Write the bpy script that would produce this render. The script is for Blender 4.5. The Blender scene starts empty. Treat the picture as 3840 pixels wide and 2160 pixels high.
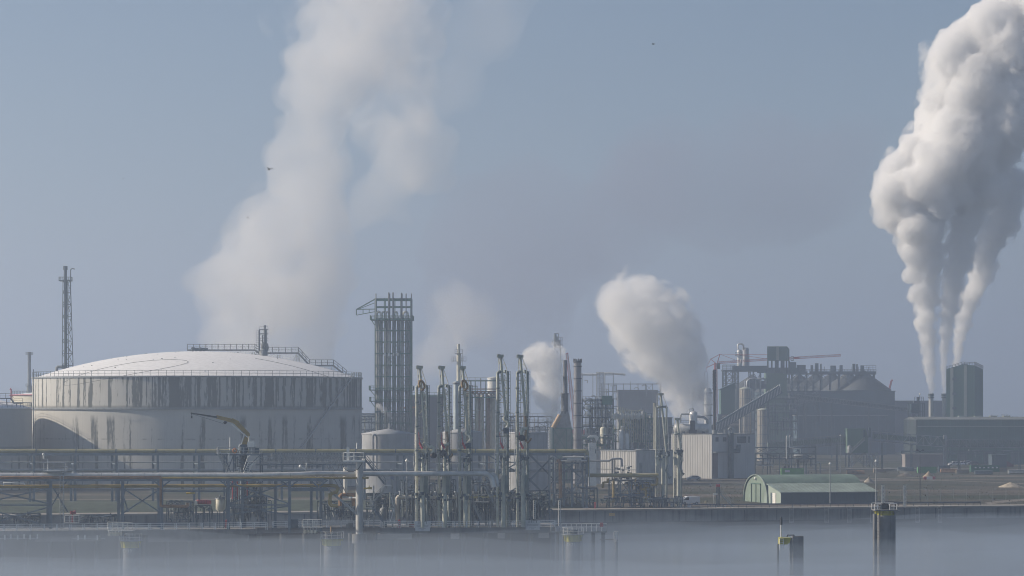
import bpy, math, random, mathutils
import mathutils.noise
from mathutils import Vector, Matrix
R = math.radians
random.seed(7)
SC = bpy.context.scene
COL = SC.collection
FPX = 10667.0      # focal length in units of 1/3840 of the frame width (100 mm lens)
CZ = 26.0          # eye height above the water
HY = 1545.0        # horizon row
GZ = 4.3           # quay and land level
DZ = 5.9           # jetty deck level

def W(px, py, d):
    return Vector(((px - 1920) * d / FPX, d, CZ - (py - HY) * d / FPX))
def WX(px, d): return (px - 1920) * d / FPX
def WZ(py, d): return CZ - (py - HY) * d / FPX
def gd(py, z=GZ): return FPX * (CZ - z) / (py - HY)
def dj(px): return 496.2 / (1 - .177 * (px - 1920) / FPX)      # jetty front line
def dq(px): return 628.35 / (1 - .27 * (px - 1920) / FPX)      # quay front line
def jy(x): return 496.2 + .177 * x
def qy(x): return 628.35 + .27 * x

ORG = {}
class MB:
    def __init__(s): s.v = []; s.f = []; s.s = []
    def add(s, vs, fs, sm=False):
        o = len(s.v); s.v += [tuple(v) for v in vs]
        for f in fs: s.f.append([i + o for i in f]); s.s.append(sm)
        return s
    def bx(s, x0, x1, y0, y1, z0, z1):
        return s.add([(x0,y0,z0),(x1,y0,z0),(x1,y1,z0),(x0,y1,z0),(x0,y0,z1),(x1,y0,z1),(x1,y1,z1),(x0,y1,z1)],
            [(0,3,2,1),(4,5,6,7),(0,1,5,4),(1,2,6,5),(2,3,7,6),(3,0,4,7)])
    def box(s, c, sz, rz=0):
        a, b, h = sz[0]/2, sz[1]/2, sz[2]/2; ca, sa = math.cos(rz), math.sin(rz)
        vs = []
        for z in (-h, h):
            for x, y in ((-a,-b),(a,-b),(a,b),(-a,b)):
                vs.append((c[0]+x*ca-y*sa, c[1]+x*sa+y*ca, c[2]+z))
        return s.add(vs, [(0,3,2,1),(4,5,6,7),(0,1,5,4),(1,2,6,5),(2,3,7,6),(3,0,4,7)])
    def frame(s, p, q):
        d = (Vector(q) - Vector(p)); d.normalize()
        u = Vector((0,0,1)) if abs(d.z) < .99 else Vector((0,1,0))
        a = d.cross(u); a.normalize(); b = a.cross(d); b.normalize()
        return d, a, b
    def beam(s, p, q, w, h=None):
        p, q = Vector(p), Vector(q); h = h or w
        d, a, b = s.frame(p, q); a = a * w/2; b = b * h/2
        vs = [p-a-b, p+a-b, p+a+b, p-a+b, q-a-b, q+a-b, q+a+b, q-a+b]
        return s.add(vs, [(0,1,2,3),(7,6,5,4),(0,4,5,1),(1,5,6,2),(2,6,7,3),(3,7,4,0)])
    def tube(s, p, q, r, n=6, r2=None):
        p, q = Vector(p), Vector(q); r2 = r if r2 is None else r2
        d, a, b = s.frame(p, q)
        vs = []
        for c, rr in ((p, r), (q, r2)):
            for i in range(n):
                t = 2*math.pi*i/n; vs.append(c + (a*math.cos(t) + b*math.sin(t))*rr)
        s.add(vs, [(i, (i+1) % n, n+(i+1) % n, n+i) for i in range(n)], True)
        return s.add(vs, [tuple(range(n-1,-1,-1)), tuple(range(n, 2*n))])
    def path(s, pts, r, n=6):
        pts = [Vector(p) for p in pts]
        up = None; rings = []
        for i, p in enumerate(pts):
            if i == 0: d = pts[1]-p
            elif i == len(pts)-1: d = p-pts[i-1]
            else: d = (pts[i+1]-p).normalized() + (p-pts[i-1]).normalized()
            d.normalize()
            if up is None:
                up = Vector((0,0,1)) if abs(d.z) < .9 else Vector((0,1,0))
            a = d.cross(up)
            if a.length < 1e-4: a = d.cross(Vector((1,.3,.1)))
            a.normalize(); b = a.cross(d); b.normalize(); up = b
            k = 1.0
            if 0 < i < len(pts)-1:
                c = (pts[i+1]-p).normalized().dot((p-pts[i-1]).normalized())
                k = 1/max(.6, math.sqrt(max(0,(1+c)/2)))
            rings.append([p + (a*math.cos(2*math.pi*j/n)+b*math.sin(2*math.pi*j/n))*r*k for j in range(n)])
        vs = [v for g in rings for v in g]; fs = []
        for i in range(len(rings)-1):
            for j in range(n):
                fs.append((i*n+j, i*n+(j+1) % n, (i+1)*n+(j+1) % n, (i+1)*n+j))
        s.add(vs, fs, True)
        m = (len(rings)-1)*n
        return s.add(vs, [tuple(range(n-1,-1,-1)), tuple(range(m, m+n))])
    def lathe(s, c, prof, n=24, smooth=True):
        vs = []; c = Vector(c)
        for r, z in prof:
            for i in range(n):
                t = 2*math.pi*i/n; vs.append((c.x+r*math.cos(t), c.y+r*math.sin(t), c.z+z))
        fs = []
        for k in range(len(prof)-1):
            for i in range(n):
                fs.append((k*n+i, k*n+(i+1) % n, (k+1)*n+(i+1) % n, (k+1)*n+i))
        s.add(vs, fs, smooth)
        m = (len(prof)-1)*n; caps = []
        if prof[0][0] > .01: caps.append(tuple(range(n-1,-1,-1)))
        if prof[-1][0] > .01: caps.append(tuple(range(m, m+n)))
        if caps: s.add(vs, caps)
        return s
    def ball(s, c, r, sx=1, sy=1, sz=1, n=12, m=8):
        vs = [];
        for k in range(m+1):
            p = math.pi*k/m
            for i in range(n):
                t = 2*math.pi*i/n
                vs.append((c[0]+r*sx*math.sin(p)*math.cos(t), c[1]+r*sy*math.sin(p)*math.sin(t), c[2]-r*sz*math.cos(p)))
        return s.add(vs, [(k*n+i, k*n+(i+1) % n, (k+1)*n+(i+1) % n, (k+1)*n+i) for k in range(m) for i in range(n)], True)
    def ext(s, pts, vec):
        n = len(pts); pts = [Vector(p) for p in pts]; vec = Vector(vec)
        vs = pts + [p+vec for p in pts]
        return s.add(vs, [tuple(range(n-1,-1,-1)), tuple(range(n,2*n))] + [(i,(i+1) % n, n+(i+1) % n, n+i) for i in range(n)])
    def hcyl(s, p, q, r, n=14, dome=.35):
        """a horizontal vessel with dished ends"""
        p, q = Vector(p), Vector(q); d, a, b = s.frame(p, q)
        st = [(-dome*r, .05), (-dome*r*.7, .6), (-dome*r*.25, .9), (0, 1)]
        rings = [(p + d*o, k*r) for o, k in st] + [(q - d*o, k*r) for o, k in reversed(st)]
        vs = [c + (a*math.cos(2*math.pi*j/n)+b*math.sin(2*math.pi*j/n))*rr for c, rr in rings for j in range(n)]
        fs = [(i*n+j, i*n+(j+1) % n, (i+1)*n+(j+1) % n, (i+1)*n+j) for i in range(len(rings)-1) for j in range(n)]
        return s.add(vs, fs, True)
    # --- composite fittings -------------------------------------------------
    def rail(s, pts, h=1.1, step=1.6, r=.035, mids=1, n=4):
        pts = [Vector(p) for p in pts]; up = Vector((0,0,h))
        for a, b in zip(pts, pts[1:]):
            k = max(1, round((b-a).length/step))
            for m in range(1, mids+2):
                o = up*(m/(mids+1)); s.tube(a+o, b+o, r*(1 if m == mids+1 else .75), n)
            for i in range(k+1):
                p = a.lerp(b, i/k); s.tube(p, p+up, r, n)
        return s
    def ladder(s, p, q, side, r=.035, step=.35):
        p, q, side = Vector(p), Vector(q), Vector(side)
        s.tube(p-side, q-side, r, 4); s.tube(p+side, q+side, r, 4)
        k = max(2, round((q-p).length/step))
        for i in range(k+1):
            c = p.lerp(q, (i+.0)/k); s.tube(c-side, c+side, r*.7, 4)
        return s
    def stair(s, p, q, side, rail=True):
        p, q, side = Vector(p), Vector(q), Vector(side)
        for e in (-1, 1):
            s.beam(p+side*e, q+side*e, .08, .28)
            if rail:
                for h in (.55, 1.05): s.tube(p+side*e+Vector((0,0,h)), q+side*e+Vector((0,0,h)), .03, 4)
                k = max(2, round((q-p).length/1.6))
                for i in range(k+1):
                    c = p.lerp(q, i/k)+side*e; s.tube(c, c+Vector((0,0,1.05)), .03, 4)
        k = max(3, round(abs(q.z-p.z)/.28))
        d = (q-p); d.z = 0; d = d/k*.8 if d.length > .01 else Vector((0,.2,0))
        for i in range(k):
            c = p.lerp(q, (i+.5)/k); s.beam(c-side, c+side, max(.12, min(.28, d.length)), .04)
        return s
    def mast(s, p, q, w, seg, r=.06, w2=None, n=4):
        """square lattice mast"""
        p, q = Vector(p), Vector(q); w2 = w if w2 is None else w2
        d, a, b = s.frame(p, q)
        def cor(t, k):
            c = p.lerp(q, t); ww = (w*(1-t)+w2*t)/2
            sa, sb = ((-1,-1),(1,-1),(1,1),(-1,1))[k % 4]
            return c + a*ww*sa + b*ww*sb
        for k in range(4):
            s.tube(cor(0,k), cor(1,k), r, n)
            for i in range(seg):
                t0, t1 = i/seg, (i+1)/seg
                if (i+k) % 2: s.tube(cor(t0,k), cor(t1,k+1), r*.6, n)
                else: s.tube(cor(t0,k+1), cor(t1,k), r*.6, n)
                s.tube(cor(t1,k), cor(t1,k+1), r*.6, n)
        return s
    def truss(s, p, q, h, seg, r=.08, cross=False):
        """flat truss standing on p-q, upright"""
        p, q = Vector(p), Vector(q); up = Vector((0,0,h))
        s.beam(p, q, r*2); s.beam(p+up, q+up, r*2)
        for i in range(seg+1):
            c = p.lerp(q, i/seg); s.tube(c, c+up, r*.8, 4)
            if i < seg:
                c2 = p.lerp(q, (i+1)/seg)
                if cross or i % 2 == 0: s.tube(c, c2+up, r*.7, 4)
                if cross or i % 2: s.tube(c+up, c2, r*.7, 4)
        return s
    def build(s, name, mat, parent=None, label=None):
        me = bpy.data.meshes.new(name)
        o = bpy.data.objects.new(name, me)
        if parent is not None:
            off = ORG[parent.name]; loc = Vector((0,0,0))
        else:
            xs = [v[0] for v in s.v]; ys = [v[1] for v in s.v]; zs = [v[2] for v in s.v]
            off = Vector(((min(xs)+max(xs))/2, (min(ys)+max(ys))/2, min(zs))); loc = off
        me.from_pydata([(v[0]-off.x, v[1]-off.y, v[2]-off.z) for v in s.v], [], s.f)
        me.polygons.foreach_set('use_smooth', s.s)
        me.materials.append(mat); me.update()
        COL.objects.link(o); o.location = loc
        if parent is not None: o.parent = parent
        ORG[o.name] = off
        if label: o['label'] = label
        return o

def thing(name, label, cat, loc, group=None):
    o = bpy.data.objects.new(name, None); COL.objects.link(o)
    o.empty_display_size = .5; o.location = loc; ORG[o.name] = Vector(loc)
    o['label'] = label; o['category'] = cat
    if group: o['group'] = group
    return o
def single(mb, name, mat, label, cat, group=None):
    o = mb.build(name, mat); o['label'] = label; o['category'] = cat
    if group: o['group'] = group
    return o
def struct(mb, name, mat, kind='structure'):
    o = mb.build(name, mat); o['kind'] = kind; return o
def dup(root, loc, label, rz=None):
    r = root.copy(); COL.objects.link(r); r.location = loc; r['label'] = label
    if rz is not None: r.rotation_euler = (0,0,rz)
    ORG[r.name] = Vector(loc)
    for ch in list(root.children):
        c = ch.copy(); COL.objects.link(c); c.parent = r
        for g in ch.children:
            e = g.copy(); COL.objects.link(e); e.parent = c
    return r

# ---------------------------------------------------------------- materials
MC = {}
def nd(nt, t, **k):
    n = nt.nodes.new(t)
    for a, b in k.items():
        if a.startswith('i_'): n.inputs[int(a[2:])].default_value = b
        else: setattr(n, a, b)
    return n
def M(name, col, rough=.6, metal=0, var=.25, scale=.6, streak=0, rib=None, bump=0):
    """painted or plain surface with worn patches; streak: rain streaks; rib=(axis, pitch) sheet corrugation"""
    if name in MC: return MC[name]
    m = bpy.data.materials.new(name); m.use_nodes = True; nt = m.node_tree; L = nt.links
    b = nt.nodes['Principled BSDF']; b.inputs['Roughness'].default_value = rough; b.inputs['Metallic'].default_value = metal
    tc = nd(nt, 'ShaderNodeTexCoord')
    nz = nd(nt, 'ShaderNodeTexNoise'); nz.inputs['Scale'].default_value = scale; nz.inputs['Detail'].default_value = 6
    L.new(tc.outputs['Object'], nz.inputs['Vector'])
    mix = nd(nt, 'ShaderNodeMix', data_type='RGBA')
    rp = nd(nt, 'ShaderNodeMapRange'); rp.inputs[1].default_value = .35; rp.inputs[2].default_value = .7
    L.new(nz.outputs['Fac'], rp.inputs[0]); L.new(rp.outputs[0], mix.inputs[0])
    mix.inputs[6].default_value = (*[min(1, c*(1+var*.5)) for c in col], 1)
    mix.inputs[7].default_value = (*[c*(1-var) for c in col], 1)
    out = mix.outputs[2]
    if streak:
        mp = nd(nt, 'ShaderNodeMapping'); mp.inputs['Scale'].default_value = (1.3, 1.3, .06)
        L.new(tc.outputs['Object'], mp.inputs['Vector'])
        n2 = nd(nt, 'ShaderNodeTexNoise'); n2.inputs['Scale'].default_value = 1.0; n2.inputs['Detail'].default_value = 5
        L.new(mp.outputs[0], n2.inputs['Vector'])
        r2 = nd(nt, 'ShaderNodeMapRange'); r2.inputs[1].default_value = .52; r2.inputs[2].default_value = .72; r2.inputs[4].default_value = streak
        L.new(n2.outputs['Fac'], r2.inputs[0])
        m2 = nd(nt, 'ShaderNodeMix', data_type='RGBA'); L.new(r2.outputs[0], m2.inputs[0]); L.new(out, m2.inputs[6])
        m2.inputs[7].default_value = (.06, .055, .045, 1); out = m2.outputs[2]
    L.new(out, b.inputs['Base Color'])
    if rib:
        wv = nd(nt, 'ShaderNodeTexWave'); wv.bands_direction = rib[0]; wv.inputs['Scale'].default_value = math.pi/10/rib[1]*2
        L.new(tc.outputs['Object'], wv.inputs['Vector'])
        bp = nd(nt, 'ShaderNodeBump'); bp.inputs['Strength'].default_value = 1; bp.inputs['Distance'].default_value = rib[1]*.12
        L.new(wv.outputs['Fac'], bp.inputs['Height']); L.new(bp.outputs[0], b.inputs['Normal'])
    elif bump:
        bp = nd(nt, 'ShaderNodeBump'); bp.inputs['Strength'].default_value = .6; bp.inputs['Distance'].default_value = bump
        L.new(nz.outputs['Fac'], bp.inputs['Height']); L.new(bp.outputs[0], b.inputs['Normal'])
    MC[name] = m
    return m
# ---------------------------------------------------------------- camera, light, air
cam = bpy.data.cameras.new('camera'); co = bpy.data.objects.new('camera', cam); COL.objects.link(co)
co.location = (0, 0, CZ); co.rotation_euler = (R(90), 0, 0)
cam.sensor_width = 36; cam.lens = 36*FPX/3840; cam.shift_y = (HY-1080)/3840
cam.clip_start = 1; cam.clip_end = 40000
SC.camera = co
SUN_EL, SUN_AZ = R(30), math.atan2(-.995, .08)
w = bpy.data.worlds.new('World'); SC.world = w; w.use_nodes = True
nt = w.node_tree; bg = nt.nodes['Background']; bg.inputs[1].default_value = .056
sky = nt.nodes.new('ShaderNodeTexSky'); sky.sky_type = 'NISHITA'; sky.sun_disc = False
sky.sun_elevation = SUN_EL; sky.sun_rotation = SUN_AZ; sky.air_density = 1.0; sky.dust_density = .4; sky.ozone_density = 4.0
nt.links.new(sky.outputs[0], bg.inputs[0])
sl = bpy.data.lights.new('sun', 'SUN'); sl.energy = 5.0; sl.angle = R(.5); sl.color = (1, .86, .69)
so = bpy.data.objects.new('sun', sl); COL.objects.link(so)
sd = Vector((math.sin(SUN_AZ)*math.cos(SUN_EL), math.cos(SUN_AZ)*math.cos(SUN_EL), math.sin(SUN_EL)))
so.rotation_euler = sd.to_track_quat('Z', 'Y').to_euler(); so.location = (0, 300, 300)
SC.view_settings.view_transform = 'Standard'; SC.view_settings.look = 'None'
SC.view_settings.exposure = .37; SC.view_settings.gamma = 1
SC.render.engine = 'CYCLES'
cy = SC.cycles
cy.max_bounces = 14; cy.diffuse_bounces = 2; cy.glossy_bounces = 2; cy.transmission_bounces = 2; cy.volume_bounces = 12; cy.transparent_max_bounces = 16
cy.use_denoising = True
try: cy.denoiser = 'OPENIMAGEDENOISE'
except Exception: pass
cy.volume_max_steps = 256
cy.pixel_filter_type = 'BLACKMAN_HARRIS'; cy.filter_width = 1.0

def vol_box(name, b, dens, col, g=0.0):
    m = bpy.data.materials.new(name); m.use_nodes = True; nt = m.node_tree; nt.nodes.clear()
    o = nt.nodes.new('ShaderNodeOutputMaterial'); v = nt.nodes.new('ShaderNodeVolumePrincipled')
    v.inputs['Density'].default_value = dens; v.inputs['Color'].default_value = (*col, 1); v.inputs['Anisotropy'].default_value = g
    nt.links.new(v.outputs[0], o.inputs['Volume'])
    ob = MB().bx(*b).build(name, m); ob['kind'] = 'stuff'
    return ob
hz = vol_box('haze', (-5000, 5000, -60, 12000, -1, 330), .00042, (.715, .825, 1.0), .52)
# low bank of sea mist lying on the dock water
mist = vol_box('haze', (-1, 1, 0, 1, 0, 1), .0105, (.60,.69,.80), .45)
def mist_top(x, y):
    n = mathutils.noise.noise(Vector((x/55, y/30, 3)))*1.0+mathutils.noise.noise(Vector((x/17, y/14, 8)))*.45
    return 6.2+2.6*n
b = MB(); NX, NY = 120, 50; vs = []; fs = []
for top in (1, 0):
    for i in range(NX+1):
        x = -420+840*i/NX; y1 = qy(x)-100
        for j in range(NY+1):
            y = 150+(y1-150)*j/NY; vs.append((x, y, mist_top(x, y) if top else .05))
o_ = (NX+1)*(NY+1); q = lambda i, j, t: t*o_+i*(NY+1)+j
for i in range(NX):
    for j in range(NY): fs.append((q(i,j,0),q(i+1,j,0),q(i+1,j+1,0),q(i,j+1,0))); fs.append((q(i,j,1),q(i,j+1,1),q(i+1,j+1,1),q(i+1,j,1)))
    fs.append((q(i,0,0),q(i,0,1),q(i+1,0,1),q(i+1,0,0))); fs.append((q(i,NY,0),q(i+1,NY,0),q(i+1,NY,1),q(i,NY,1)))
for j in range(NY): fs.append((q(0,j,0),q(0,j+1,0),q(0,j+1,1),q(0,j,1))); fs.append((q(NX,j,0),q(NX,j,1),q(NX,j+1,1),q(NX,j+1,0)))
me = bpy.data.meshes.new('haze'); me.from_pydata(vs, [], fs); me.materials.append(mist.data.materials[0]); mist.data = me; mist.location = (0,0,0); ORG[mist.name] = Vector((0,0,0))

def fog_mat(name, dens, col, g):
    m = bpy.data.materials.new(name); m.use_nodes = True; nt = m.node_tree; nt.nodes.clear()
    o = nt.nodes.new('ShaderNodeOutputMaterial'); v = nt.nodes.new('ShaderNodeVolumePrincipled')
    v.inputs['Density'].default_value = dens; v.inputs['Color'].default_value = (*col, 1); v.inputs['Anisotropy'].default_value = g
    nt.links.new(v.outputs[0], o.inputs['Volume']); return m
def wisp_mat(name, dens, col, g, scale, rate):
    m = fog_mat(name, dens, col, g); nt = m.node_tree; L = nt.links; v = [n for n in nt.nodes if n.type == 'PRINCIPLED_VOLUME'][0]
    geo = nt.nodes.new('ShaderNodeNewGeometry'); nz = nt.nodes.new('ShaderNodeTexNoise'); nz.inputs['Scale'].default_value = scale; nz.inputs['Detail'].default_value = 3; nz.inputs['Roughness'].default_value = .6; nz.inputs['Distortion'].default_value = .6
    L.new(geo.outputs['Position'], nz.inputs['Vector'])
    mr = nt.nodes.new('ShaderNodeMapRange'); mr.inputs[1].default_value = .47; mr.inputs[2].default_value = .66; mr.inputs[4].default_value = dens
    L.new(nz.outputs['Fac'], mr.inputs[0]); L.new(mr.outputs[0], v.inputs['Density'])
    try: m.cycles.volume_step_rate = rate
    except Exception: pass
    return m
def plume(name, label, pts, d, dens, group, n=120, blob=(.25,.55), spread=.72, core=.55, vox=1.0, disp=((6,1.0),(2.2,.5)), seed=1, col=(.985,.985,.985), g=0.0, veil=None, ymul=1.0, stretch=1.0, hard=False):
    """steam: rounded billows gathered along a bent axis and fused into one body. pts: (px, py, radius px) from the bottom up"""
    rnd = random.Random(seed); k = d/FPX
    A = [(WX(p[0], d), WZ(p[1], d), p[2]*k) for p in pts]
    Ls = [math.hypot(b[0]-a[0], b[1]-a[1])/max(.3*(a[2]+b[2]), .2) for a, b in zip(A, A[1:])]; tot = sum(Ls)
    def at(u):
        u *= tot
        for (a, b), l in zip(zip(A, A[1:]), Ls):
            if u <= l: f = u/l; return [a[i]+(b[i]-a[i])*f for i in range(3)]
            u -= l
        return list(A[-1])
    def body(scale, blobs, vx, dsp, sd):
        rn = random.Random(sd); b = MB(); uv = (14, 9)
        m = max(12, int(tot*2.2))
        for i in range(m+1):
            x, z, r = at(i/m); r *= core*scale; b.ball((x, d, z), r, 1, ymul, stretch, *uv)
        for i in range(blobs):
            x, z, r = at((i+rn.random())/blobs); a = rn.uniform(0, 2*math.pi); rr = rn.uniform(*blob); o = spread*r*math.sqrt(rn.uniform(.25, 1))
            b.ball((x+o*math.cos(a), d+o*math.sin(a)*ymul, z+rn.uniform(-.3,.3)*r), r*rr*scale, 1, 1, stretch, *uv)
        me = bpy.data.meshes.new('tmp'); me.from_pydata(b.v, [], b.f); ob = bpy.data.objects.new('tmp', me); COL.objects.link(ob)
        rm = ob.modifiers.new('r', 'REMESH'); rm.mode = 'VOXEL'; rm.voxel_size = vx; rm.use_smooth_shade = True
        sm = ob.modifiers.new('s', 'SMOOTH'); sm.iterations = 2
        for j, (size, st) in enumerate(dsp):
            tx = bpy.data.textures.new('puff', 'CLOUDS'); tx.noise_scale = size; tx.noise_depth = 2; tx.noise_basis = 'ORIGINAL_PERLIN'; tx.noise_type = 'HARD_NOISE' if hard else 'SOFT_NOISE'; tx.noise_depth = 3
            dm = ob.modifiers.new('d%d' % j, 'DISPLACE'); dm.texture = tx; dm.strength = st*2; dm.mid_level = .36 if hard else .5; dm.texture_coords = 'LOCAL'
            r3 = ob.modifiers.new('q%d' % j, 'REMESH'); r3.mode = 'VOXEL'; r3.voxel_size = vx*(1 if j else 1.25); r3.use_smooth_shade = True
        dg = bpy.context.evaluated_depsgraph_get(); res = bpy.data.meshes.new_from_object(ob.evaluated_get(dg)); bpy.data.objects.remove(ob)
        return res
    res = body(1.0, n, vox, disp, seed); res.name = name
    base = Vector((A[0][0], d, A[0][1])); res.transform(Matrix.Translation(-base)); res.materials.clear(); res.materials.append(fog_mat(name, dens, col, g))
    o = bpy.data.objects.new(name, res); COL.objects.link(o); o.location = base; ORG[o.name] = base
    o['label'] = label; o['category'] = 'steam plume'; o['group'] = group
    if veil:
        r2 = body(veil[0], n//2, vox*2, [(a*1.6, c*2) for a, c in disp], seed+50); r2.transform(Matrix.Translation(-base)); r2.materials.clear(); r2.materials.append(wisp_mat(name+'_veil', veil[1], col, g, veil[2], veil[3]) if len(veil) > 2 else fog_mat(name+'_veil', veil[1], col, g))
        v = bpy.data.objects.new('veil', r2); COL.objects.link(v); v.parent = o; ORG[v.name] = base
    return o
G = 'steam plumes over the plant'
plume('steam_plume', 'huge soft grey white plume drifting up behind the big round tank', [(1040,1460,120),(1000,1300,190),(985,1130,205),(1010,990,195),(1085,850,175),(1150,700,145),(1185,560,125),(1205,400,125),(1240,200,135),(1300,20,140),(1340,-140,150)], 1250, .027, G, n=230, blob=(.16,.6), spread=1.02, core=.38, vox=1.9, disp=((32,19),(11,9),(4,2.4)), seed=3, veil=(1.32,.024,.045,.25))
plume('steam_plume', 'softer steam drift curling beside the huge soft plume over the column tower', [(1280,900,50),(1440,800,110),(1540,650,120),(1570,510,125),(1500,360,130),(1450,200,150),(1480,20,190),(1560,-140,200)], 1290, .017, G, n=110, blob=(.2,.6), spread=1.0, core=.3, vox=2.4, disp=((30,16),(10,7)), seed=13, veil=(1.4,.02,.05,.25))
plume('steam_plume', 'faint ragged wisps fanning out right of the huge soft plume at the top', [(1600,480,60),(1680,330,110),(1780,170,140),(1900,10,150),(1990,-110,150)], 1330, .006, G, n=60, blob=(.25,.6), spread=1.1, core=.25, vox=3, disp=((30,16),(10,8)), seed=14)
plume('steam_plume', 'faint thin vapour veil between the column tower and the mid steam cloud', [(1560,1400,40),(1640,1330,90),(1720,1250,110),(1740,1160,100),(1690,1080,60)], 1300, .014, G, n=50, blob=(.3,.6), spread=.95, core=.3, vox=1.6, disp=((14,8),(5,3)), seed=4, veil=(1.4,.008))
plume('steam_plume', 'broad thin smoky veil spreading across the sky right of the soft plume', [(1720,1300,200),(1850,1100,360),(2050,870,420),(2350,780,430),(2700,690,380),(3000,600,300),(3220,540,160)], 1600, .006, G, n=60, blob=(.25,.6), spread=.95, core=.35, vox=6, disp=((60,34),(22,12)), seed=5, col=(.50,.525,.64), g=.3, ymul=.6)
plume('steam_plume', 'billowing white cloud of steam rising above the grey shed roofs', [(2655,1585,24),(2612,1535,66),(2560,1450,105),(2525,1370,125),(2490,1290,150),(2395,1200,158),(2345,1125,140),(2405,1065,95)], 1080, .09, G, n=130, blob=(.22,.55), spread=.85, core=.5, vox=.55, disp=((7,2.6),(2.5,1.0)), seed=6, veil=(1.5,.16,.17,.2), hard=True)
plume('steam_plume', 'slim white steam column rising beside the furnace stack', [(2085,1615,9),(2064,1560,34),(2050,1490,54),(2062,1420,62),(2044,1350,72),(2032,1305,60)], 905, .2, G, n=100, blob=(.22,.6), spread=.85, core=.5, vox=.28, disp=((3,1.2),(1.1,.45)), seed=7, veil=(1.55,.3,.38,.2), hard=True)
plume('steam_plume', 'thin wisp of steam leaking from the foot of the column tower', [(1478,1574,3),(1462,1556,9),(1440,1540,14),(1415,1518,20)], 812, .3, G, n=40, core=.4, vox=.14, disp=((1,.4),), seed=8)
GR = 'steam from the twin stacks beyond the green tower'
SD = 1300; st = dict(blob=(.16,.46), spread=.78, core=.6, vox=.42, disp=((3.5,.65),(1.3,.36)), hard=True, veil=(1.22,.32,.3,.15))
plume('steam_plume', 'dense white steam stem from the stack further from the green tower', [(3492,1484,12),(3491,1440,19),(3485,1380,29),(3479,1300,37),(3473,1200,52),(3465,1036,72),(3455,900,108),(3440,780,140)], SD, .3, GR, n=260, seed=9, **st)
plume('steam_plume', 'dense white steam stem from the stack close beside the green tower', [(3541,1486,11),(3541,1440,15),(3541,1380,20),(3540,1300,25),(3553,1230,36),(3577,1040,60),(3614,890,74),(3645,760,100)], SD+4, .3, GR, n=260, seed=10, **st)
plume('steam_plume', 'third steam stem rising from behind the green tower roof', [(3586,1420,20),(3590,1340,22),(3600,1240,34),(3638,1130,46),(3674,1030,56),(3730,890,72),(3778,780,80),(3800,680,90)], SD+22, .3, GR, n=240, seed=11, **st)
plume('steam_plume', 'towering bright white steam cloud where the three stems merge', [(3420,850,105),(3440,750,180),(3560,640,228),(3640,520,248),(3712,380,255),(3728,240,258),(3800,115,250),(3920,15,220),(4040,-90,180)], SD+6, .26, GR, veil=(1.17,.26,.16,.12), n=520, blob=(.09,.42), spread=.84, core=.62, vox=.5, disp=((10,3.0),(3.5,1.7),(1.4,.9)), seed=12, hard=True)
# ---------------------------------------------------------------- water and land
def water_mat():
    m = bpy.data.materials.new('water'); m.use_nodes = True; nt = m.node_tree; L = nt.links; b = nt.nodes['Principled BSDF']
    b.inputs['Base Color'].default_value = (.035, .05, .055, 1); b.inputs['Roughness'].default_value = .12
    tc = nd(nt, 'ShaderNodeTexCoord'); mp = nd(nt, 'ShaderNodeMapping'); mp.inputs['Scale'].default_value = (.12, .5, 1)
    L.new(tc.outputs['Object'], mp.inputs['Vector'])
    nz = nd(nt, 'ShaderNodeTexNoise'); nz.inputs['Scale'].default_value = 1.2; nz.inputs['Detail'].default_value = 6; L.new(mp.outputs[0], nz.inputs['Vector'])
    bp = nd(nt, 'ShaderNodeBump'); bp.inputs['Strength'].default_value = .45; bp.inputs['Distance'].default_value = .09
    L.new(nz.outputs['Fac'], bp.inputs['Height']); L.new(bp.outputs[0], b.inputs['Normal'])
    return m
struct(MB().add([(-900,-50,0),(900,-50,0),(900,qy(900)+2,0),(-900,qy(-900)+2,0)], [(0,1,2,3)]), 'water', water_mat())
def land_mat():
    m = bpy.data.materials.new('land'); m.use_nodes = True; nt = m.node_tree; L = nt.links; b = nt.nodes['Principled BSDF']
    b.inputs['Roughness'].default_value = .95; b.inputs['Specular IOR Level'].default_value = .1
    tc = nd(nt, 'ShaderNodeTexCoord')
    def nz(s, d):
        n = nd(nt, 'ShaderNodeTexNoise'); n.inputs['Scale'].default_value = s; n.inputs['Detail'].default_value = d
        mp = nd(nt, 'ShaderNodeMapping'); mp.inputs['Scale'].default_value = (.5, 1.6, 1); L.new(tc.outputs['Object'], mp.inputs['Vector']); L.new(mp.outputs[0], n.inputs['Vector']); return n
    a = nz(.02, 8); c = nz(.35, 8)
    r1 = nd(nt, 'ShaderNodeValToRGB'); e = r1.color_ramp.elements
    e[0].position = .36; e[0].color = (.042,.055,.03,1); e[1].position = .64; e[1].color = (.145,.122,.10,1)
    x = e.new(.5); x.color = (.072,.07,.05,1)
    L.new(a.outputs['Fac'], r1.inputs[0])
    mx = nd(nt, 'ShaderNodeMix', data_type='RGBA', blend_type='MULTIPLY'); mx.inputs[0].default_value = .8
    r2 = nd(nt, 'ShaderNodeMapRange'); r2.inputs[1].default_value = .3; r2.inputs[2].default_value = .7; r2.inputs[3].default_value = .45; r2.inputs[4].default_value = 1.3
    L.new(c.outputs['Fac'], r2.inputs[0]); L.new(r1.outputs[0], mx.inputs[6]); L.new(r2.outputs[0], mx.inputs[7]); L.new(mx.outputs[2], b.inputs['Base Color'])
    return m
struct(MB().add([(-4900,qy(-420),GZ-.05),(-420,qy(-420)+.8,GZ-.05),(420,qy(420)+.8,GZ-.05),(4900,qy(420),GZ-.05),(4900,11900,GZ-.05),(-4900,11900,GZ-.05)], [(0,1,2,3,4,5)]), 'ground', land_mat())

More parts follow.
